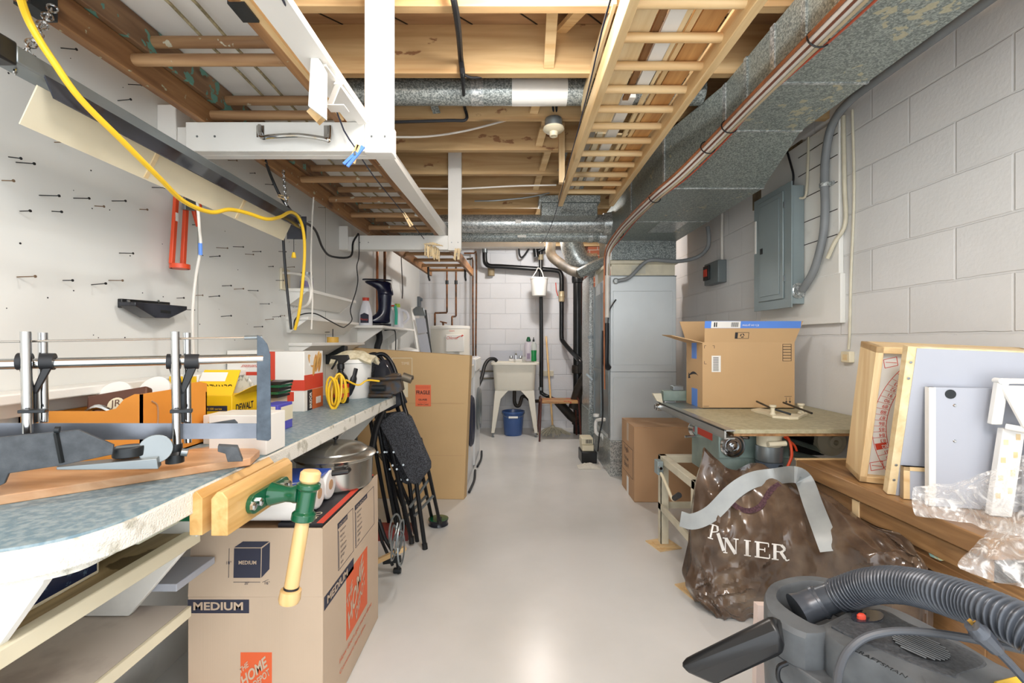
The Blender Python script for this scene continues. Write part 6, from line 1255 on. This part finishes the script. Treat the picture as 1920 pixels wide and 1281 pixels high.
t = thing('closed_carton', 'closed brown carton with tape standing on the floor beside the furnace', 'box', (1.1, 3.45, 0))
MB(M).box(0, .46, 0, .40, .001, .535).build('carton_body', CARDD, t, bev=.004)
MB(M).box(.0, .46, .0, .197, .5352, .539).box(.0, .46, .203, .40, .5352, .539).build('top_flaps', CARDD, t)
fs = frame(M @ Vector((0, .40, 0)), M.to_3x3() @ Vector((0, -1, 0)), (0, 0, 1))
decal(fs, .17, .23, .40, .535, CARDT, t, 'tape'); decal(fs, .17, .23, .0, .13, WPL, t, 'tape')
MB(fs).box(.02, .36, .36, .362, 0, .001).box(.02, .36, .15, .152, 0, .001).box(.02, .022, .15, .36, 0, .001).box(.36, .362, .15, .36, 0, .001).build('printed_frame', INK, t)
for k in range(3): txt(('Fragile', 'Kitchen', 'Box 4')[k], fs @ T(.10, .30-.055*k, .001), INK, t, w=.13)
o = MB().beam((1.47, 3.46, .0), (1.50, 3.60, 1.27), .12, .02, up=(0, -1, 0)).build('dark_shelf_board', DARKM, bev=.002); o.location.z += .0; tag(o, 'dark grey metal panel leaning on the wall behind the carton', 'panel')
# ------------------------------------------------------------------ desk on the right
DX, DZ = 1.18, .66
t = thing('desk', 'worn brown veneered desk along the right wall', 'desk', (1.43, 1.45, 0))
MB().box(DX, 1.695, 1.13, 1.89, DZ-.055, DZ).build('desk_top', BRWN, t, bev=.004)
MB().box(DX+.002, 1.69, 1.888, 1.894, DZ-.05, DZ+.002).box(DX+.0, 1.69, 1.885, 1.90, DZ-.004, DZ+.003).build('pale_edge', PINEX, t)
MB().box(DX+.02, 1.69, .70, 1.88, .0, .545).build('carcass', BRWN, t, bev=.003)
MB().box(DX+.012, DX+.03, 1.14, 1.87, .545, .60).build('front_rail', BRWN, t, bev=.002)
MB().box(DX+.008, DX+.013, 1.56, 1.59, .50, .60).build('divider_strip', PINEZ, t)
MB().box(DX+.016, DX+.021, 1.60, 1.86, .32, .53).box(DX+.016, DX+.021, 1.15, 1.55, .32, .53).build('drawer_front', BRWN, t, bev=.002)
MB().box(DX+.03, 1.68, 1.14, 1.86, .545, .604).build('gap_shade_block', IRON, t)  # near-black block, stands in for the shade in the gap under the desk top
o = MB().prism([onX(x, y, DX+.0155) for x, y in ((1736, 1020), (1742, 1017), (1752, 1033), (1772, 1040), (1780, 1050), (1765, 1052), (1745, 1043))], (-.002, 0, 0)).build('worn_patch', paint('blue_patch', '8fb6b0', .5, sc=40, col2='e0cf95', lo=.45, hi=.5), t)
def obox(name, label, cat, O, u, v, n, W, H, Dp, parts):
    """box with corner O, run u, height v, depth n (away)"""
    M = frame(O, u, v); t = thing(name, label, cat, O); parts(M, t, W, H, Dp); return t
v1 = Vector((.0, -.077, .475)).normalized(); n1 = Vector((.30, .95, .155)).normalized(); u1 = v1.cross(n1)*-1
u1 = n1.cross(v1)*1; u1 = u1 if u1.x > 0 else -u1
O1 = Vector((1.204, 1.577, DZ+.004))
def fr1(M, t, W, H, Dp):
    th = .022
    for nm, a in (('side_board', (0, th, 0, H)), ('side_board', (W-th, W, 0, H)), ('top_board', (0, W, H-th, H)), ('bottom_board', (0, W, 0, th))):
        MB(M).box(a[0], a[1], a[2], a[3], -Dp, 0).build(nm, PINEZ if nm == 'side_board' else PINEX, t, bev=.002)
    MB(M).box(th, W-th, th, H-th, -.035, -.025).build('printed_panel', W_, t)
    cx, cy, R_ = .325, H*.46, .30
    m_ = MB(M)
    for rr_ in (R_, R_-.04):
        for k in range(24):
            a0, a1 = PI-.70+1.4*k/24, PI-.70+1.4*(k+1)/24
            m_.beam((cx+rr_*math.cos(a0), cy+rr_*math.sin(a0), -.0245), (cx+rr_*math.cos(a1), cy+rr_*math.sin(a1), -.0245), .0015, .001)
    for k in range(19):
        a = PI-.66+1.32*k/18; m_.beam((cx+R_*math.cos(a), cy+R_*math.sin(a), -.0245), (cx+(R_-.04)*math.cos(a), cy+(R_-.04)*math.sin(a), -.0245), .001, .001)
    m_.build('printed_scale', INKR, t)
    for k in range(18):
        a = PI-.66+1.32*(k+.5)/18; r = R_-.006
        if k == 13: MB(M @ T(cx+r*math.cos(a), cy+r*math.sin(a), -.0245) @ RZ(a-PI)).box(-.003, .03, -.010, .010, 0, .0008).build('printed_bar', INKR, t)
        txt(str(95-k), M @ T(cx+r*math.cos(a)+.004, cy+r*math.sin(a)+.006, -.0235) @ RZ(a-PI) @ T(.024, -.001, 0) @ RZ(PI), INKW if k == 13 else INKR, t, h=.012)
    for s in (.035, H-.075):
        m_ = MB(M)
        for (a, b_) in (((.04, s), (.075, s+.012)), ((.075, s+.012), (.068, s+.04)), ((.068, s+.04), (.033, s+.028)), ((.033, s+.028), (.04, s)), ((.04, s+.02), (.07, s+.02))): m_.beam(a+(-.0244,), b_+(-.0244,), .0015, .001)
        m_.build('corner_print', INKR, t)
obox('score_board', 'deep pine frame holding a white panel with a red number scale on the desk', 'frame', O1, u1, v1, n1, .44, .475, .125, fr1)
def fr2(M, t, W, H, Dp):
    MB(M).box(0, W, 0, H, -Dp, -.001).build('board_core', TRIMW, t)
    MB(M).box(.022, W, 0, H-.004, -.001, .001).build('grey_face', GREYB, t)
    for z in (.05, .1, .38, .43): MB(M).lathe([(0, .0012), (.004, .0012), (0, .002)], (0, 0, 0), 8, M=T(.012, z, 0)).build('screw', PLAINM, t)
obox('leaning_board', 'large grey faced board with raw left edge leaning before the pine frame', 'board', Vector((1.198, 1.452, DZ+.003)), u1, v1, n1, .42, .478, .03, fr2)
def fr3(M, t, W, H, Dp):
    MB(M).box(0, W, 0, H, -Dp, 0).build('grey_face', GREYB, t); MB(M).box(-.0, W, H-.012, H, -.02, .0015).box(.0, .016, 0, H, -.02, .0015).build('wooden_edge', PINEX, t)
obox('board_offcut', 'small grey board with pine edging at the foot of the large grey board', 'board', Vector((1.215, 1.412, DZ+.002)), (1, -.28, 0), (0, 0, 1), n1, .30, .10, .02, fr3)
M4 = frame((1.240, 1.352, DZ+.002), (1, -.25, 0), (0, 0, 1)); t = thing('grey_board', 'upright pale grey board with a dark round dot and two screws', 'board', (1.24, 1.352, DZ))
MB(M4).box(0, .33, 0, .352, -.018, 0).build('board', GREYB, t, bev=.001); MB(M4).box(-.001, .016, 0, .352, -.019, .0006).build('edge_band', W_, t)
MB(M4).lathe([(0, .0005), (.0135, .0005), (.0135, .002), (0, .002)], (0, 0, 0), 24, M=T(.052, .333, 0)).build('felt_dot', DARKM, t)
for z in (.30, .195): MB(M4).lathe([(0, .0), (.005, .0), (.003, .003), (0, .003)], (0, 0, 0), 12, M=T(.063, z, 0)).build('screw', CHROME, t)
# white folding plastic stool
t = thing('folding_stool', 'white folded plastic step stool standing at the right edge', 'stool', at(1880, 900, 1.24)); Ms = M4 @ T(.10, 0, .03); WPL2 = paint('bright_plastic', 'efefeb', .3, bmp=0)
MB(Ms).prism([(.02, .255, 0), (.035, .375, 0), (.045, .385, 0), (.30, .385, 0), (.30, .375, 0), (.06, .37, 0), (.045, .255, 0)], (0, 0, .02)).build('side_frame', WPL2, t, bev=.003)
MB(Ms).prism([(.052, .365, .015), (.072, .25, .06), (.30, .25, .06), (.30, .365, .015)], (0, 0, -.008)).build('step_panel', WPL2, t, bev=.002)
MB(Ms).prism([(.04, .37, .02), (.052, .372, .024), (.08, .245, .07), (.068, .24, .068)], (0, 0, -.012)).build('hinge_edge', WPL2, t, bev=.002)
MB(Ms).cyl((.045, .252, .03), (.08, .247, .06), .009).cyl((.04, .378, .0), (.04, .378, .025), .008).build('hinge_pin', WPL2, t)
MB(Ms).prism([(.045, .245, .0), (.095, .245, .0), (.065, .0, .0), (.015, .0, 0)], (0, 0, .022)).build('leg_panel', WPL2, t, bev=.002)
m_ = MB(Ms)
for k in range(4):
    MB(Ms).box(.045-.006*k, .056-.006*k, .20-.05*k, .215-.05*k, .0215, .0228).build('hinge_slot', TRIMW, t)
    MB(Ms).box(.073-.006*k, .083-.006*k, .215-.05*k, .232-.05*k, .0215, .0228).build('hinge_slot', TRIMW, t)
m_.bm.free()
MB(Ms).box(.16, .30, .32, .355, .045, .065).build('grey_latch', PLAINM, t, bev=.003)
MB(Ms).box(.10, .30, .0, .24, .0, .014).build('back_panel', GREYB, t, bev=.002)
# clear plastic wrap
def sheet(name, label, C, seed, amp, mat, nx=34, ny=26, fl=None):
    m, n = len(C), len(C[0])
    rows = [crv(r, max(2, nx//(n-1))) for r in C]; cols = [crv([r[i] for r in rows], max(2, ny//(m-1))) for i in range(len(rows[0]))]
    out = []
    for i, c in enumerate(cols):
        rr_ = []
        for j, p in enumerate(c):
            q = p*9+Vector((seed, 0, 0)); a = 1-abs(noise.noise(q))*2.2; b_ = 1-abs(noise.noise(q*2.3))*2.2; d = Vector((0, 0, CH))-p; d.normalize()
            p2 = p+d*amp*(a*.7+b_*.35)+Vector((0, 0, amp*.3*noise.noise(q*3)))
            if fl is not None: p2.z = max(fl, p2.z)
            rr_.append(p2)
        out.append(rr_)
    o = MB().grid(out).build(name, mat, sharp=60); tag(o, label, 'plastic wrap'); return o
CLR, nt, b = nodes('clear_polythene'); b.inputs['Base Color'].default_value = (.93, .93, .92, 1); b.inputs['Roughness'].default_value = .12; b.inputs['Specular IOR Level'].default_value = .8
n_ = N(nt, 'ShaderNodeTexNoise'); n_.inputs['Scale'].default_value = 22; n_.inputs['Detail'].default_value = 3; n_.inputs['Distortion'].default_value = 2.5; nt.links.new(coords(nt), n_.inputs['Vector'])
nt.links.new(ramp(nt, n_.outputs[0], [(.35, (.2,)*3), (.52, (.36,)*3), (.64, (.85,)*3)]), b.inputs['Alpha']); bump(nt, b, n_.outputs[0], .25, .006)
def A3(*a): return [at(x, y, D) for x, y, D in a]
sheet('plastic_wrap', 'crumpled clear plastic wrap lying at the foot of the grey boards', [A3((1712, 916, 1.33), (1735, 910, 1.33), (1790, 905, 1.28), (1850, 885, 1.2), (1930, 850, 1.12)), A3((1710, 940, 1.30), (1760, 930, 1.28), (1800, 925, 1.22), (1860, 910, 1.15), (1940, 890, 1.08)), A3((1716, 965, 1.26), (1770, 972, 1.24), (1830, 975, 1.2), (1880, 965, 1.12), (1950, 960, 1.04)), A3((1730, 968, 1.24), (1800, 978, 1.22), (1840, 990, 1.18), (1890, 1000, 1.10), (1950, 1010, 1.04))], 3, .02, CLR)
sheet('plastic_wrap', 'crumpled clear plastic wrap hanging over the near end of the desk', [A3((1850, 1000, 1.16), (1880, 985, 1.12), (1910, 975, 1.06), (1960, 950, 1.0)), A3((1810, 1040, 1.14), (1850, 1030, 1.11), (1900, 1020, 1.05), (1960, 1010, 1.0)), A3((1796, 1058, 1.12), (1840, 1060, 1.10), (1890, 1065, 1.06), (1960, 1060, 1.0)), A3((1800, 1068, 1.11), (1850, 1085, 1.09), (1900, 1100, 1.05), (1960, 1115, 1.0))], 9, .018, CLR)
# ------------------------------------------------------------------ brown plastic bag
BAGM, nt, b = nodes('brown_polythene'); cc = coords(nt)
n_ = N(nt, 'ShaderNodeTexNoise'); n_.inputs['Scale'].default_value = 7; n_.inputs['Detail'].default_value = 7; nt.links.new(cc, n_.inputs['Vector'])
nt.links.new(ramp(nt, n_.outputs[0], [(.3, rgb('43342a')), (.5, rgb('5e4c3e')), (.7, rgb('7a6856'))]), b.inputs['Base Color']); b.inputs['Roughness'].default_value = .2; b.inputs['Coat Weight'].default_value = .5; b.inputs['Coat Roughness'].default_value = .12
n2 = N(nt, 'ShaderNodeTexNoise'); n2.inputs['Scale'].default_value = 30; n2.inputs['Detail'].default_value = 5; n2.inputs['Distortion'].default_value = .4; nt.links.new(cc, n2.inputs['Vector']); bump(nt, b, n2.outputs[0], .15, .002)
CB = [A3((1322, 840, 2.02), (1372, 882, 1.98), (1415, 870, 1.95), (1465, 888, 1.88), (1560, 932, 1.66), (1640, 985, 1.48), (1700, 1003, 1.36)),
      A3((1306, 905, 2.0), (1365, 930, 1.90), (1420, 925, 1.84), (1500, 940, 1.72), (1590, 985, 1.50), (1680, 1026, 1.35), (1727, 1045, 1.28)),
      A3((1297, 985, 1.98), (1360, 1000, 1.84), (1430, 1010, 1.75), (1510, 1018, 1.62), (1600, 1035, 1.42), (1700, 1050, 1.30), (1741, 1066, 1.24)),
      A3((1295, 1050, 1.97), (1350, 1068, 1.88), (1420, 1076, 1.80), (1500, 1080, 1.66), (1590, 1085, 1.46), (1690, 1085, 1.30), (1745, 1080, 1.24)),
      A3((1284, 1092, 1.97), (1335, 1118, 1.90), (1405, 1122, 1.87), (1490, 1130, 1.70), (1590, 1130, 1.5), (1690, 1110, 1.32), (1750, 1100, 1.25)),
      [onz(1300, 1128, .004), onz(1350, 1152, .004), onz(1418, 1153, .004), onz(1500, 1215, .004), onz(1600, 1290, .004), onz(1700, 1365, .004), onz(1750, 1395, .004)]]
rows = [crv(r, 16) for r in CB]; cols = [crv([r[i] for r in rows], 14) for i in range(len(rows[0]))]
gr = []
nc, nr = len(cols), len(cols[0])
for i, c in enumerate(cols):
    col_ = []
    for j, p in enumerate(c):
        w_ = min(1, i/6, (nc-1-i)/6)*.8+.2
        q = Vector((i*.036+j*.018, j*.022-i*.010, 0)); low = max(0, 1-p.z*2.2)
        q2 = Vector((i*.085-j*.045, j*.035+i*.02, 4)); q3 = Vector((i*.15+j*.09, j*.09-i*.07, 9))
        a = (1-abs(noise.noise(q))*3)*.45+(1-abs(noise.noise(q2))*3)*.32+(1-abs(noise.noise(q3))*3)*(.10+.12*low)
        d = (Vector((0, 0, CH))-p); d.z = 0; d.normalize()
        p2 = p+d*(.042+.03*low)*a*w_*(0 if j == 0 else 1)+Vector((.01*noise.noise(q2), 0, .01*noise.noise(q3)))
        p2.z = max(.004, p2.z); p2.x = min(p2.x, 1.165); col_.append(p2)
    back = []
    for j, p in enumerate(c):
        k = min(1, j/5); b2 = p+Vector((.02, .10, 0))*(.15+.85*k); b2.z = max(.004, p.z); b2.x = min(b2.x, 1.17); b2.y = min(b2.y, 2.055); back.append(b2)
    gr.append(col_+back[::-1]+[col_[0]])
bag = MB().loft([g[:-1] for g in gr]).build('plastic_bag', BAGM, sharp=22)
tag(bag, 'large crumpled brown plastic bag with white lettering slumped against the desk', 'plastic bag')
dg = bpy.context.evaluated_depsgraph_get(); bpy.context.view_layer.update()
bvh = BVHTree.FromPolygons([bag.location+v.co for v in bag.data.vertices], [tuple(p.vertices) for p in bag.data.polygons])
def onbag(x, y, lift=.003):
    d = Vector(((x-CX)/F, 1, -(y-CY)/F)).normalized(); h_ = bvh.ray_cast(Vector((0, 0, CH)), d)
    p = h_[0] if h_[0] is not None else at(x, y, 1.75); return p-d*lift
def letters(strokes, name='lettering'):
    m_ = MB()
    for (a, b_, w_) in strokes:
        a = Vector(a); b_ = Vector(b_); L = (b_-a).length; n_ = max(1, int(L/2.5)); d = (b_-a)/L; s = Vector((-d.y, d.x))*w_/2
        rows = [[onbag(*(a+(b_-a)*k/n_+s*j)) for j in (-1, 0, 1)] for k in range(n_+1)]
        m_.grid(rows)
    return m_.build(name, INKW, bag)
def g(x, y): return (1357+x+.05*y*0, 1036-y+.135*x)
ST = []
def L_(x, parts):
    for a, b_, w_ in parts: ST.append((g(x+a[0], a[1]), g(x+b_[0], b_[1]), w_))
L_(3, [((0, 0), (0, 26), 2), ((1, 27), (19, 0), 6), ((20, 0), (20, 28), 2), ((-5, 27), (4, 27), 2), ((15, 28), (25, 28), 2), ((-4, 0), (4, 0), 2)])
L_(40, [((4, 0), (4, 28), 6), ((-2, 28), (11, 28), 2), ((-2, 0), (11, 0), 2)])
L_(60, [((4, 0), (4, 28), 6), ((-2, 28), (24, 28), 2.4), ((-2, 0), (25, 0), 2.4), ((4, 15), (17, 15), 2.2), ((17, 11), (17, 19), 2), ((24, 28), (24, 21), 2), ((26, 0), (26, 8), 2)])
L_(92, [((4, 0), (4, 28), 6), ((-2, 28), (16, 28), 2.4), ((-2, 0), (11, 0), 2.2), ((16, 28), (22, 23), 5), ((22, 24), (21, 18), 5), ((21, 18), (15, 15), 4), ((4, 15), (16, 15), 2.2), ((15, 15), (23, 4), 5.5), ((23, 4), (26, 0), 3), ((26, 0), (31, 3), 2)])
ST += [((1332, 1008), (1337, 984), 3.5), ((1336, 984), (1345, 987), 2), ((1345, 987), (1346, 996), 4), ((1346, 997), (1335, 998), 2), ((1327, 1008), (1337, 1011), 2), ((1330, 983), (1338, 984), 2), ((1346, 1000), (1357, 1033), 6)]
letters(ST)
def ribbon(name, pts, mat, parent, w_=.024, k=6):
    P = crv(pts, k); m_ = MB(); rows = []
    for i, p in enumerate(P):
        a = P[min(i+1, len(P)-1)]-P[max(i-1, 0)]; v = (p-Vector((0, 0, CH))).normalized(); s = a.cross(v).normalized()*w_; rows.append([p-s, p, p+s])
    return m_.grid(rows).build(name, mat, parent, solid=.002)
def NB(x, y, l=.02): return onbag(x, y, l)
t = ribbon('grey_strap', [at(1276, 973, 1.93), at(1300, 978, 1.90), NB(1335, 962), NB(1375, 922), NB(1412, 900), NB(1455, 893), NB(1490, 890), NB(1508, 902), NB(1524, 945), NB(1545, 1000), NB(1558, 1034, .01)], paint('grey_webbing', 'a5a9a8', .45, .1, sc=6, col2='8e9394', bmp=.1), None, .031)
tag(t, 'grey strap arching over the brown plastic bag', 'strap')
ribbon('drawstring_band', [NB(1358, 915, .006), NB(1375, 945, .006), NB(1400, 958, .006), NB(1425, 950, .006), NB(1445, 920, .006), NB(1462, 908, .006)], paint('maroon_mesh', '5b3b42', .8, sc=150, col2='3a2228', bmp=.4), bag, .010)
o = MB().box(.86, .94, 1.60, 1.75, 0, .004).build('cardboard_scrap', CARD); 
tag(o, 'small cardboard scrap on the floor in front of the bag', 'cardboard scrap')
# ------------------------------------------------------------------ shop vacuum
VZ = .62; VP = paint('dusty_black_plastic', '5e6265', .5, sc=14, col2='46494c', lo=.3, hi=.6, bmp=.2, bsc=60); VD = paint('ribbed_hose_plastic', '4d525a', .3, .15, .15, 20, .03)
t = thing('shop_vacuum', 'dusty black shop vacuum with thick ribbed hose in the lower right corner', 'vacuum cleaner', (.68, .82, 0))
def V2(x, y, z=VZ): p = onz(x, y, z); return p
top = [V2(1470, 1172), V2(1440, 1150), V2(1432, 1125), V2(1436, 1104), V2(1455, 1089), V2(1500, 1079), V2(1552, 1083), V2(1610, 1100), V2(1660, 1134), V2(1758, 1180), V2(1872, 1246), V2(1960, 1300), V2(1900, 1420), V2(1800, 1400), V2(1730, 1330), V2(1560, 1225)]
cen = sum(top, Vector())/len(top)
def sc_(P, k, z): return [Vector((cen.x+(p.x-cen.x)*k, cen.y+(p.y-cen.y)*k, z)) for p in P]
inn = [V2(1500, 1152), V2(1472, 1134), V2(1459, 1120), V2(1464, 1106), V2(1478, 1098), V2(1518, 1090), V2(1556, 1096), V2(1600, 1112), V2(1625, 1128), V2(1600, 1140), V2(1560, 1160), V2(1536, 1170)]
# rim ring round the hose well
def resamp(P, n=40):
    P = crv(P+[P[0]], 6); L = [0]
    for a, b_ in zip(P, P[1:]): L.append(L[-1]+(b_-a).length)
    out = []; j = 0
    for k in range(n):
        s = L[-1]*k/n
        while L[j+1] < s: j += 1
        out.append(P[j].lerp(P[j+1], (s-L[j])/(L[j+1]-L[j]+1e-9)))
    return out
MB().loft([resamp(sc_(top, .93, .03)), resamp(sc_(top, .95, .36)), resamp(sc_(top, .985, .44)), resamp(sc_(top, 1.0, .50)), resamp(sc_(top, 1.0, .555))]).build('tank', VP, t, bev=.004)
well = resamp(inn); outer = resamp([top[0], top[1], top[2], top[3], top[4], top[5], top[6], top[7], V2(1652, 1130), V2(1600, 1160), V2(1560, 1185), V2(1510, 1190)])
def near_(ring_, ref):  # rotate ring to start nearest ref
    k = min(range(len(ring_)), key=lambda i: (ring_[i]-ref).length); return ring_[k:]+ring_[:k]
outer = near_(outer, outer[0]); well = near_(well, outer[0])
m_ = MB(); n_ = len(outer)
def lv(P, z): return [Vector((p.x, p.y, z)) for p in P]
m_.loft([lv(outer, .555), lv(outer, VZ-.008), [p.lerp(q, .12)+Vector((0, 0, VZ-p.lerp(q, .12).z)) for p, q in zip(outer, well)], lv([p.lerp(q, .85) for p, q in zip(outer, well)], VZ), lv(well, VZ-.008), lv(well, .557)], caps=False).build('handle_rim', VP, t)
# power head
head = [V2(1540, 1172), V2(1590, 1146), V2(1655, 1134), V2(1758, 1180), V2(1872, 1246), V2(1960, 1300), V2(1900, 1420), V2(1800, 1400), V2(1724, 1290), V2(1590, 1222), V2(1552, 1198)]
hc = sum(head, Vector())/len(head)
def sh(P, k, z): return [Vector((hc.x+(p.x-hc.x)*k, hc.y+(p.y-hc.y)*k, z)) for p in P]
hr = resamp(head, 48)
MB().loft([sh(hr, 1.0, .55), sh(hr, 1.0, VZ-.012), sh(hr, .985, VZ-.003), sh(hr, .95, VZ+.003), sh(hr, .5, VZ+.008)]).build('power_head', VP, t, sharp=50)
hp = resamp([V2(1559, 1182), V2(1593, 1163), V2(1650, 1149), V2(1700, 1175), V2(1770, 1205), V2(1850, 1250), V2(1800, 1275), V2(1785, 1281), V2(1690, 1246), V2(1600, 1205)], 44)
MB().loft([lv(hp, VZ+.001), sh(hp, 1, VZ+.0072), sh(hp, .97, VZ+.0095)]).build('textured_pad', paint('textured_rubber', '33363a', .6, sc=160, col2='474a4e', bmp=.6, bsc=260), t)
hp_ = resamp([V2(x, y, VZ+.012) for x, y in ((1597, 1150), (1620, 1143), (1650, 1146), (1657, 1154), (1648, 1163), (1612, 1166), (1597, 1160))], 20)
MB().loft([lv(hp_, VZ+.004), lv(hp_, VZ+.0115)]).build('switch_well', GLB, t)
MB().lathe([(0, 0), (.008, 0), (.008, .006), (.005, .009), (0, .0095)], V2(1615, 1160, VZ+.0115), 14, sy=.6).build('power_switch', INKR, t)
a, b_ = V2(1675, 1190, VZ+.01), V2(1780, 1236, VZ+.01); vc = (a+b_)/2; vd = (b_-a).normalized(); vn = Vector((-vd.y, vd.x, 0)); la = (b_-a).length/2; m_ = MB()
MB().prism([vc+vd*la*math.cos(k*PI/16)+vn*.036*math.sin(k*PI/16)+Vector((0, 0, -.002)) for k in range(32)], (0, 0, .0035)).build('vent_recess', paint('vent_black', '0c0d0e', .95, bmp=0), t)
for k in range(-5, 6):
    s = k/5.6; h_ = la*math.sqrt(1-s*s); c_ = vc+vn*.036*s; m_.beam(c_-vd*h_+Vector((0, 0, .0018)), c_+vd*h_+Vector((0, 0, .0018)), .0026, .0012)
m_.build('vent_slats', paint('dusty_slats', '7d8184', .6), t)
txt('CRAFTSMAN', frame(V2(1597, 1218, VZ+.004), V2(1660, 1252, VZ)-V2(1597, 1218, VZ), V2(1600, 1200, VZ)-V2(1597, 1218, VZ)), DARKM, t, w=.075)
# nozzle stored on the side, hose
MB().loft([[at(1272, 1242, .86), at(1279, 1262, .86), at(1340, 1290, .86), at(1300, 1225, .90)], [at(1446, 1150, .83), at(1470, 1190, .80), at(1472, 1232, .80), at(1470, 1160, .86)]]).build('nozzle', BLK, t, bev=.012)
HC = crv([at(1495, 1146, .93), at(1515, 1138, .93), at(1540, 1128, .93)], 5); MB().tube(HC, [.033, .032, .031, .030, .029, .029, .029, .029, .029, .029, .029], 24).build('hose_elbow', VD, t)
C0 = crv([at(1536, 1129, .93), at(1575, 1116, .91)], 4); MB().tube(C0, .027, 24).build('hose_cuff', VD, t); MB().tube([at(1534, 1130, .931), at(1539, 1128, .929)], .0315, 24).tube([at(1566, 1119, .913), at(1571, 1117, .911)], .029, 24).build('cuff_ring', VD, t)
HP = crv([at(1574, 1116, .91), at(1622, 1101, .87), at(1672, 1096, .82), at(1724, 1103, .77), at(1775, 1117, .72), at(1827, 1135, .68), at(1878, 1156, .64), at(1930, 1182, .61), at(2000, 1230, .58)], 60)
L = [0]
for a, b_ in zip(HP, HP[1:]): L.append(L[-1]+(b_-a).length)
MB().tube(HP, [.0285+.0030*math.cos(2*PI*s/.0072) for s in L], 22).build('hose', VD, t, sharp=180)
cable_ = MB().tube(crv([at(1568, 1300, .70), at(1572, 1262, .74), at(1588, 1224, .77), at(1622, 1196, .78), at(1675, 1184, .77), at(1740, 1186, .74), at(1810, 1196, .70), at(1880, 1210, .67), at(1960, 1228, .64)], 7), .0062, 10).build('power_cord', paint('cord_grey', '55595f', .4, bmp=0), t)
p0_, p1_ = at(1822, 1172, .62), at(1868, 1218, .62)
MB().tube([p0_, p0_.lerp(p1_, .25), p0_.lerp(p1_, .3), p1_], [.009, .011, .013, .009], 10).tube([p1_, at(1890, 1240, .62), at(1935, 1290, .62)], .0055, 8).build('power_plug', VD, t)
for dx in (0, 10): MB().beam(at(1816+dx, 1162+dx*.4, .62), at(1826+dx, 1173+dx*.4, .62), .0012, .005).build('plug_prong', MATS['brass'], t)
MB().prism([V2(1862, 1276, VZ+.01), V2(1905, 1266, VZ+.01), V2(1960, 1275, VZ+.01), V2(1960, 1330, VZ+.01), V2(1880, 1300, VZ+.01)], (0, 0, -.03)).build('yellow_latch', YEL, t, bev=.003)
MB().tube(crv([at(1476, 1243, .80), at(1460, 1252, .80), at(1460, 1275, .80), at(1476, 1295, .80)], 4), .004, 8).build('wire_loop', FR, t)
o = MB().beam((.648, 1.18, .47), (.628, 1.16, .0), .032, .02).build('pink_strip', paint('pinkish_strip', 'dccac2', .5)); tag(o, 'pale pinkish wooden strip standing between the bag and the vacuum', 'wood strip')
# ------------------------------------------------------------------ sub-parts go under the part they sit on
SUBS = {'electrical_panel': {'door': ('door_pressing', 'latch', 'hinge')}, 'white_bucket': {'pail': ('bail',)}, 'blue_bucket': {'bail': ('grip',)}, 'stock_pot': {'pot_lid': ('lid_knob',), 'pot_body': ('pot_handle',)},
        'moving_carton': {'front_flap': ('cube_print', 'dimension_lines'), 'side_flap': ('list_frame',)}, 'open_carton': {'front_flap': ('recycle_mark', 'label_print'), 'carton_body': ('barcode', 'printed_marks', 'curved_mark')},
        'furnace': {'cabinet': ('panel_pressing', 'panel_joint', 'gas_valve_stem'), 'coil_case': ('rating_plate',)}, 'shop_vacuum': {'power_head': ('textured_pad', 'switch_well', 'power_switch', 'vent_recess', 'vent_slats', 'lettering'), 'hose': ('hose_cuff', 'cuff_ring')},
        'woodworking_vise': {'moving_jaw': ('bolt',), 'handle': ('handle_knob', 'handle_ring')}, 'folding_chair': {'rear_leg': ('rung',), 'front_frame': ('foot_cap', 'rivet', 'hinge_bar')}, 'laundry_tub': {'leg': ()}, 'hanging_rack': {'crossbeam': ('towel_handle',), 'post': ('screw',)},
        'table_saw': {'hand_wheel': ('wheel_knob',), 'router_motor': ('router_base', 'clamp_barrel', 'router_knob', 'motor_top'), 'table_top': ('top_lining', 'steel_insert')}, 'shop_light': {'inner_reflector': ('tape_joint',)},
        'mitre_saw': {'frame_tube': ('roller', 'strut'), 'tension_wire': ('wire_barrel',)}, 'water_heater': {'front_plate': ('arrow_mark',)}, 'condensate_pump': {'motor_cover': ('cover_slots',)}, 'drain_pipe': {'valve_body': ('valve_lever',)},
        'spray_bottle': {'spray_head': ('trigger',)}, 'flat_carton': {'fragile_sticker': ('hatching',)}, 'score_board': {'printed_panel': ('printed_scale', 'printed_bar', 'corner_print', 'lettering')}, 'soil_stack': {'branch': ('branch_collar',)}, 'yellow_carton': {'lid_flap': ('lettering',)}}
def base(o): return o.name.split('.')[0]
for o in list(bpy.data.objects):
    if o.parent is None and base(o) in SUBS:
        for pn, cs in SUBS[base(o)].items():
            ps = [c for c in o.children if base(c) == pn]
            if not ps: continue
            for c in list(o.children):
                if base(c) in cs: c.parent = ps[-1] if base(c) in ('screw', 'list_frame') else ps[0]
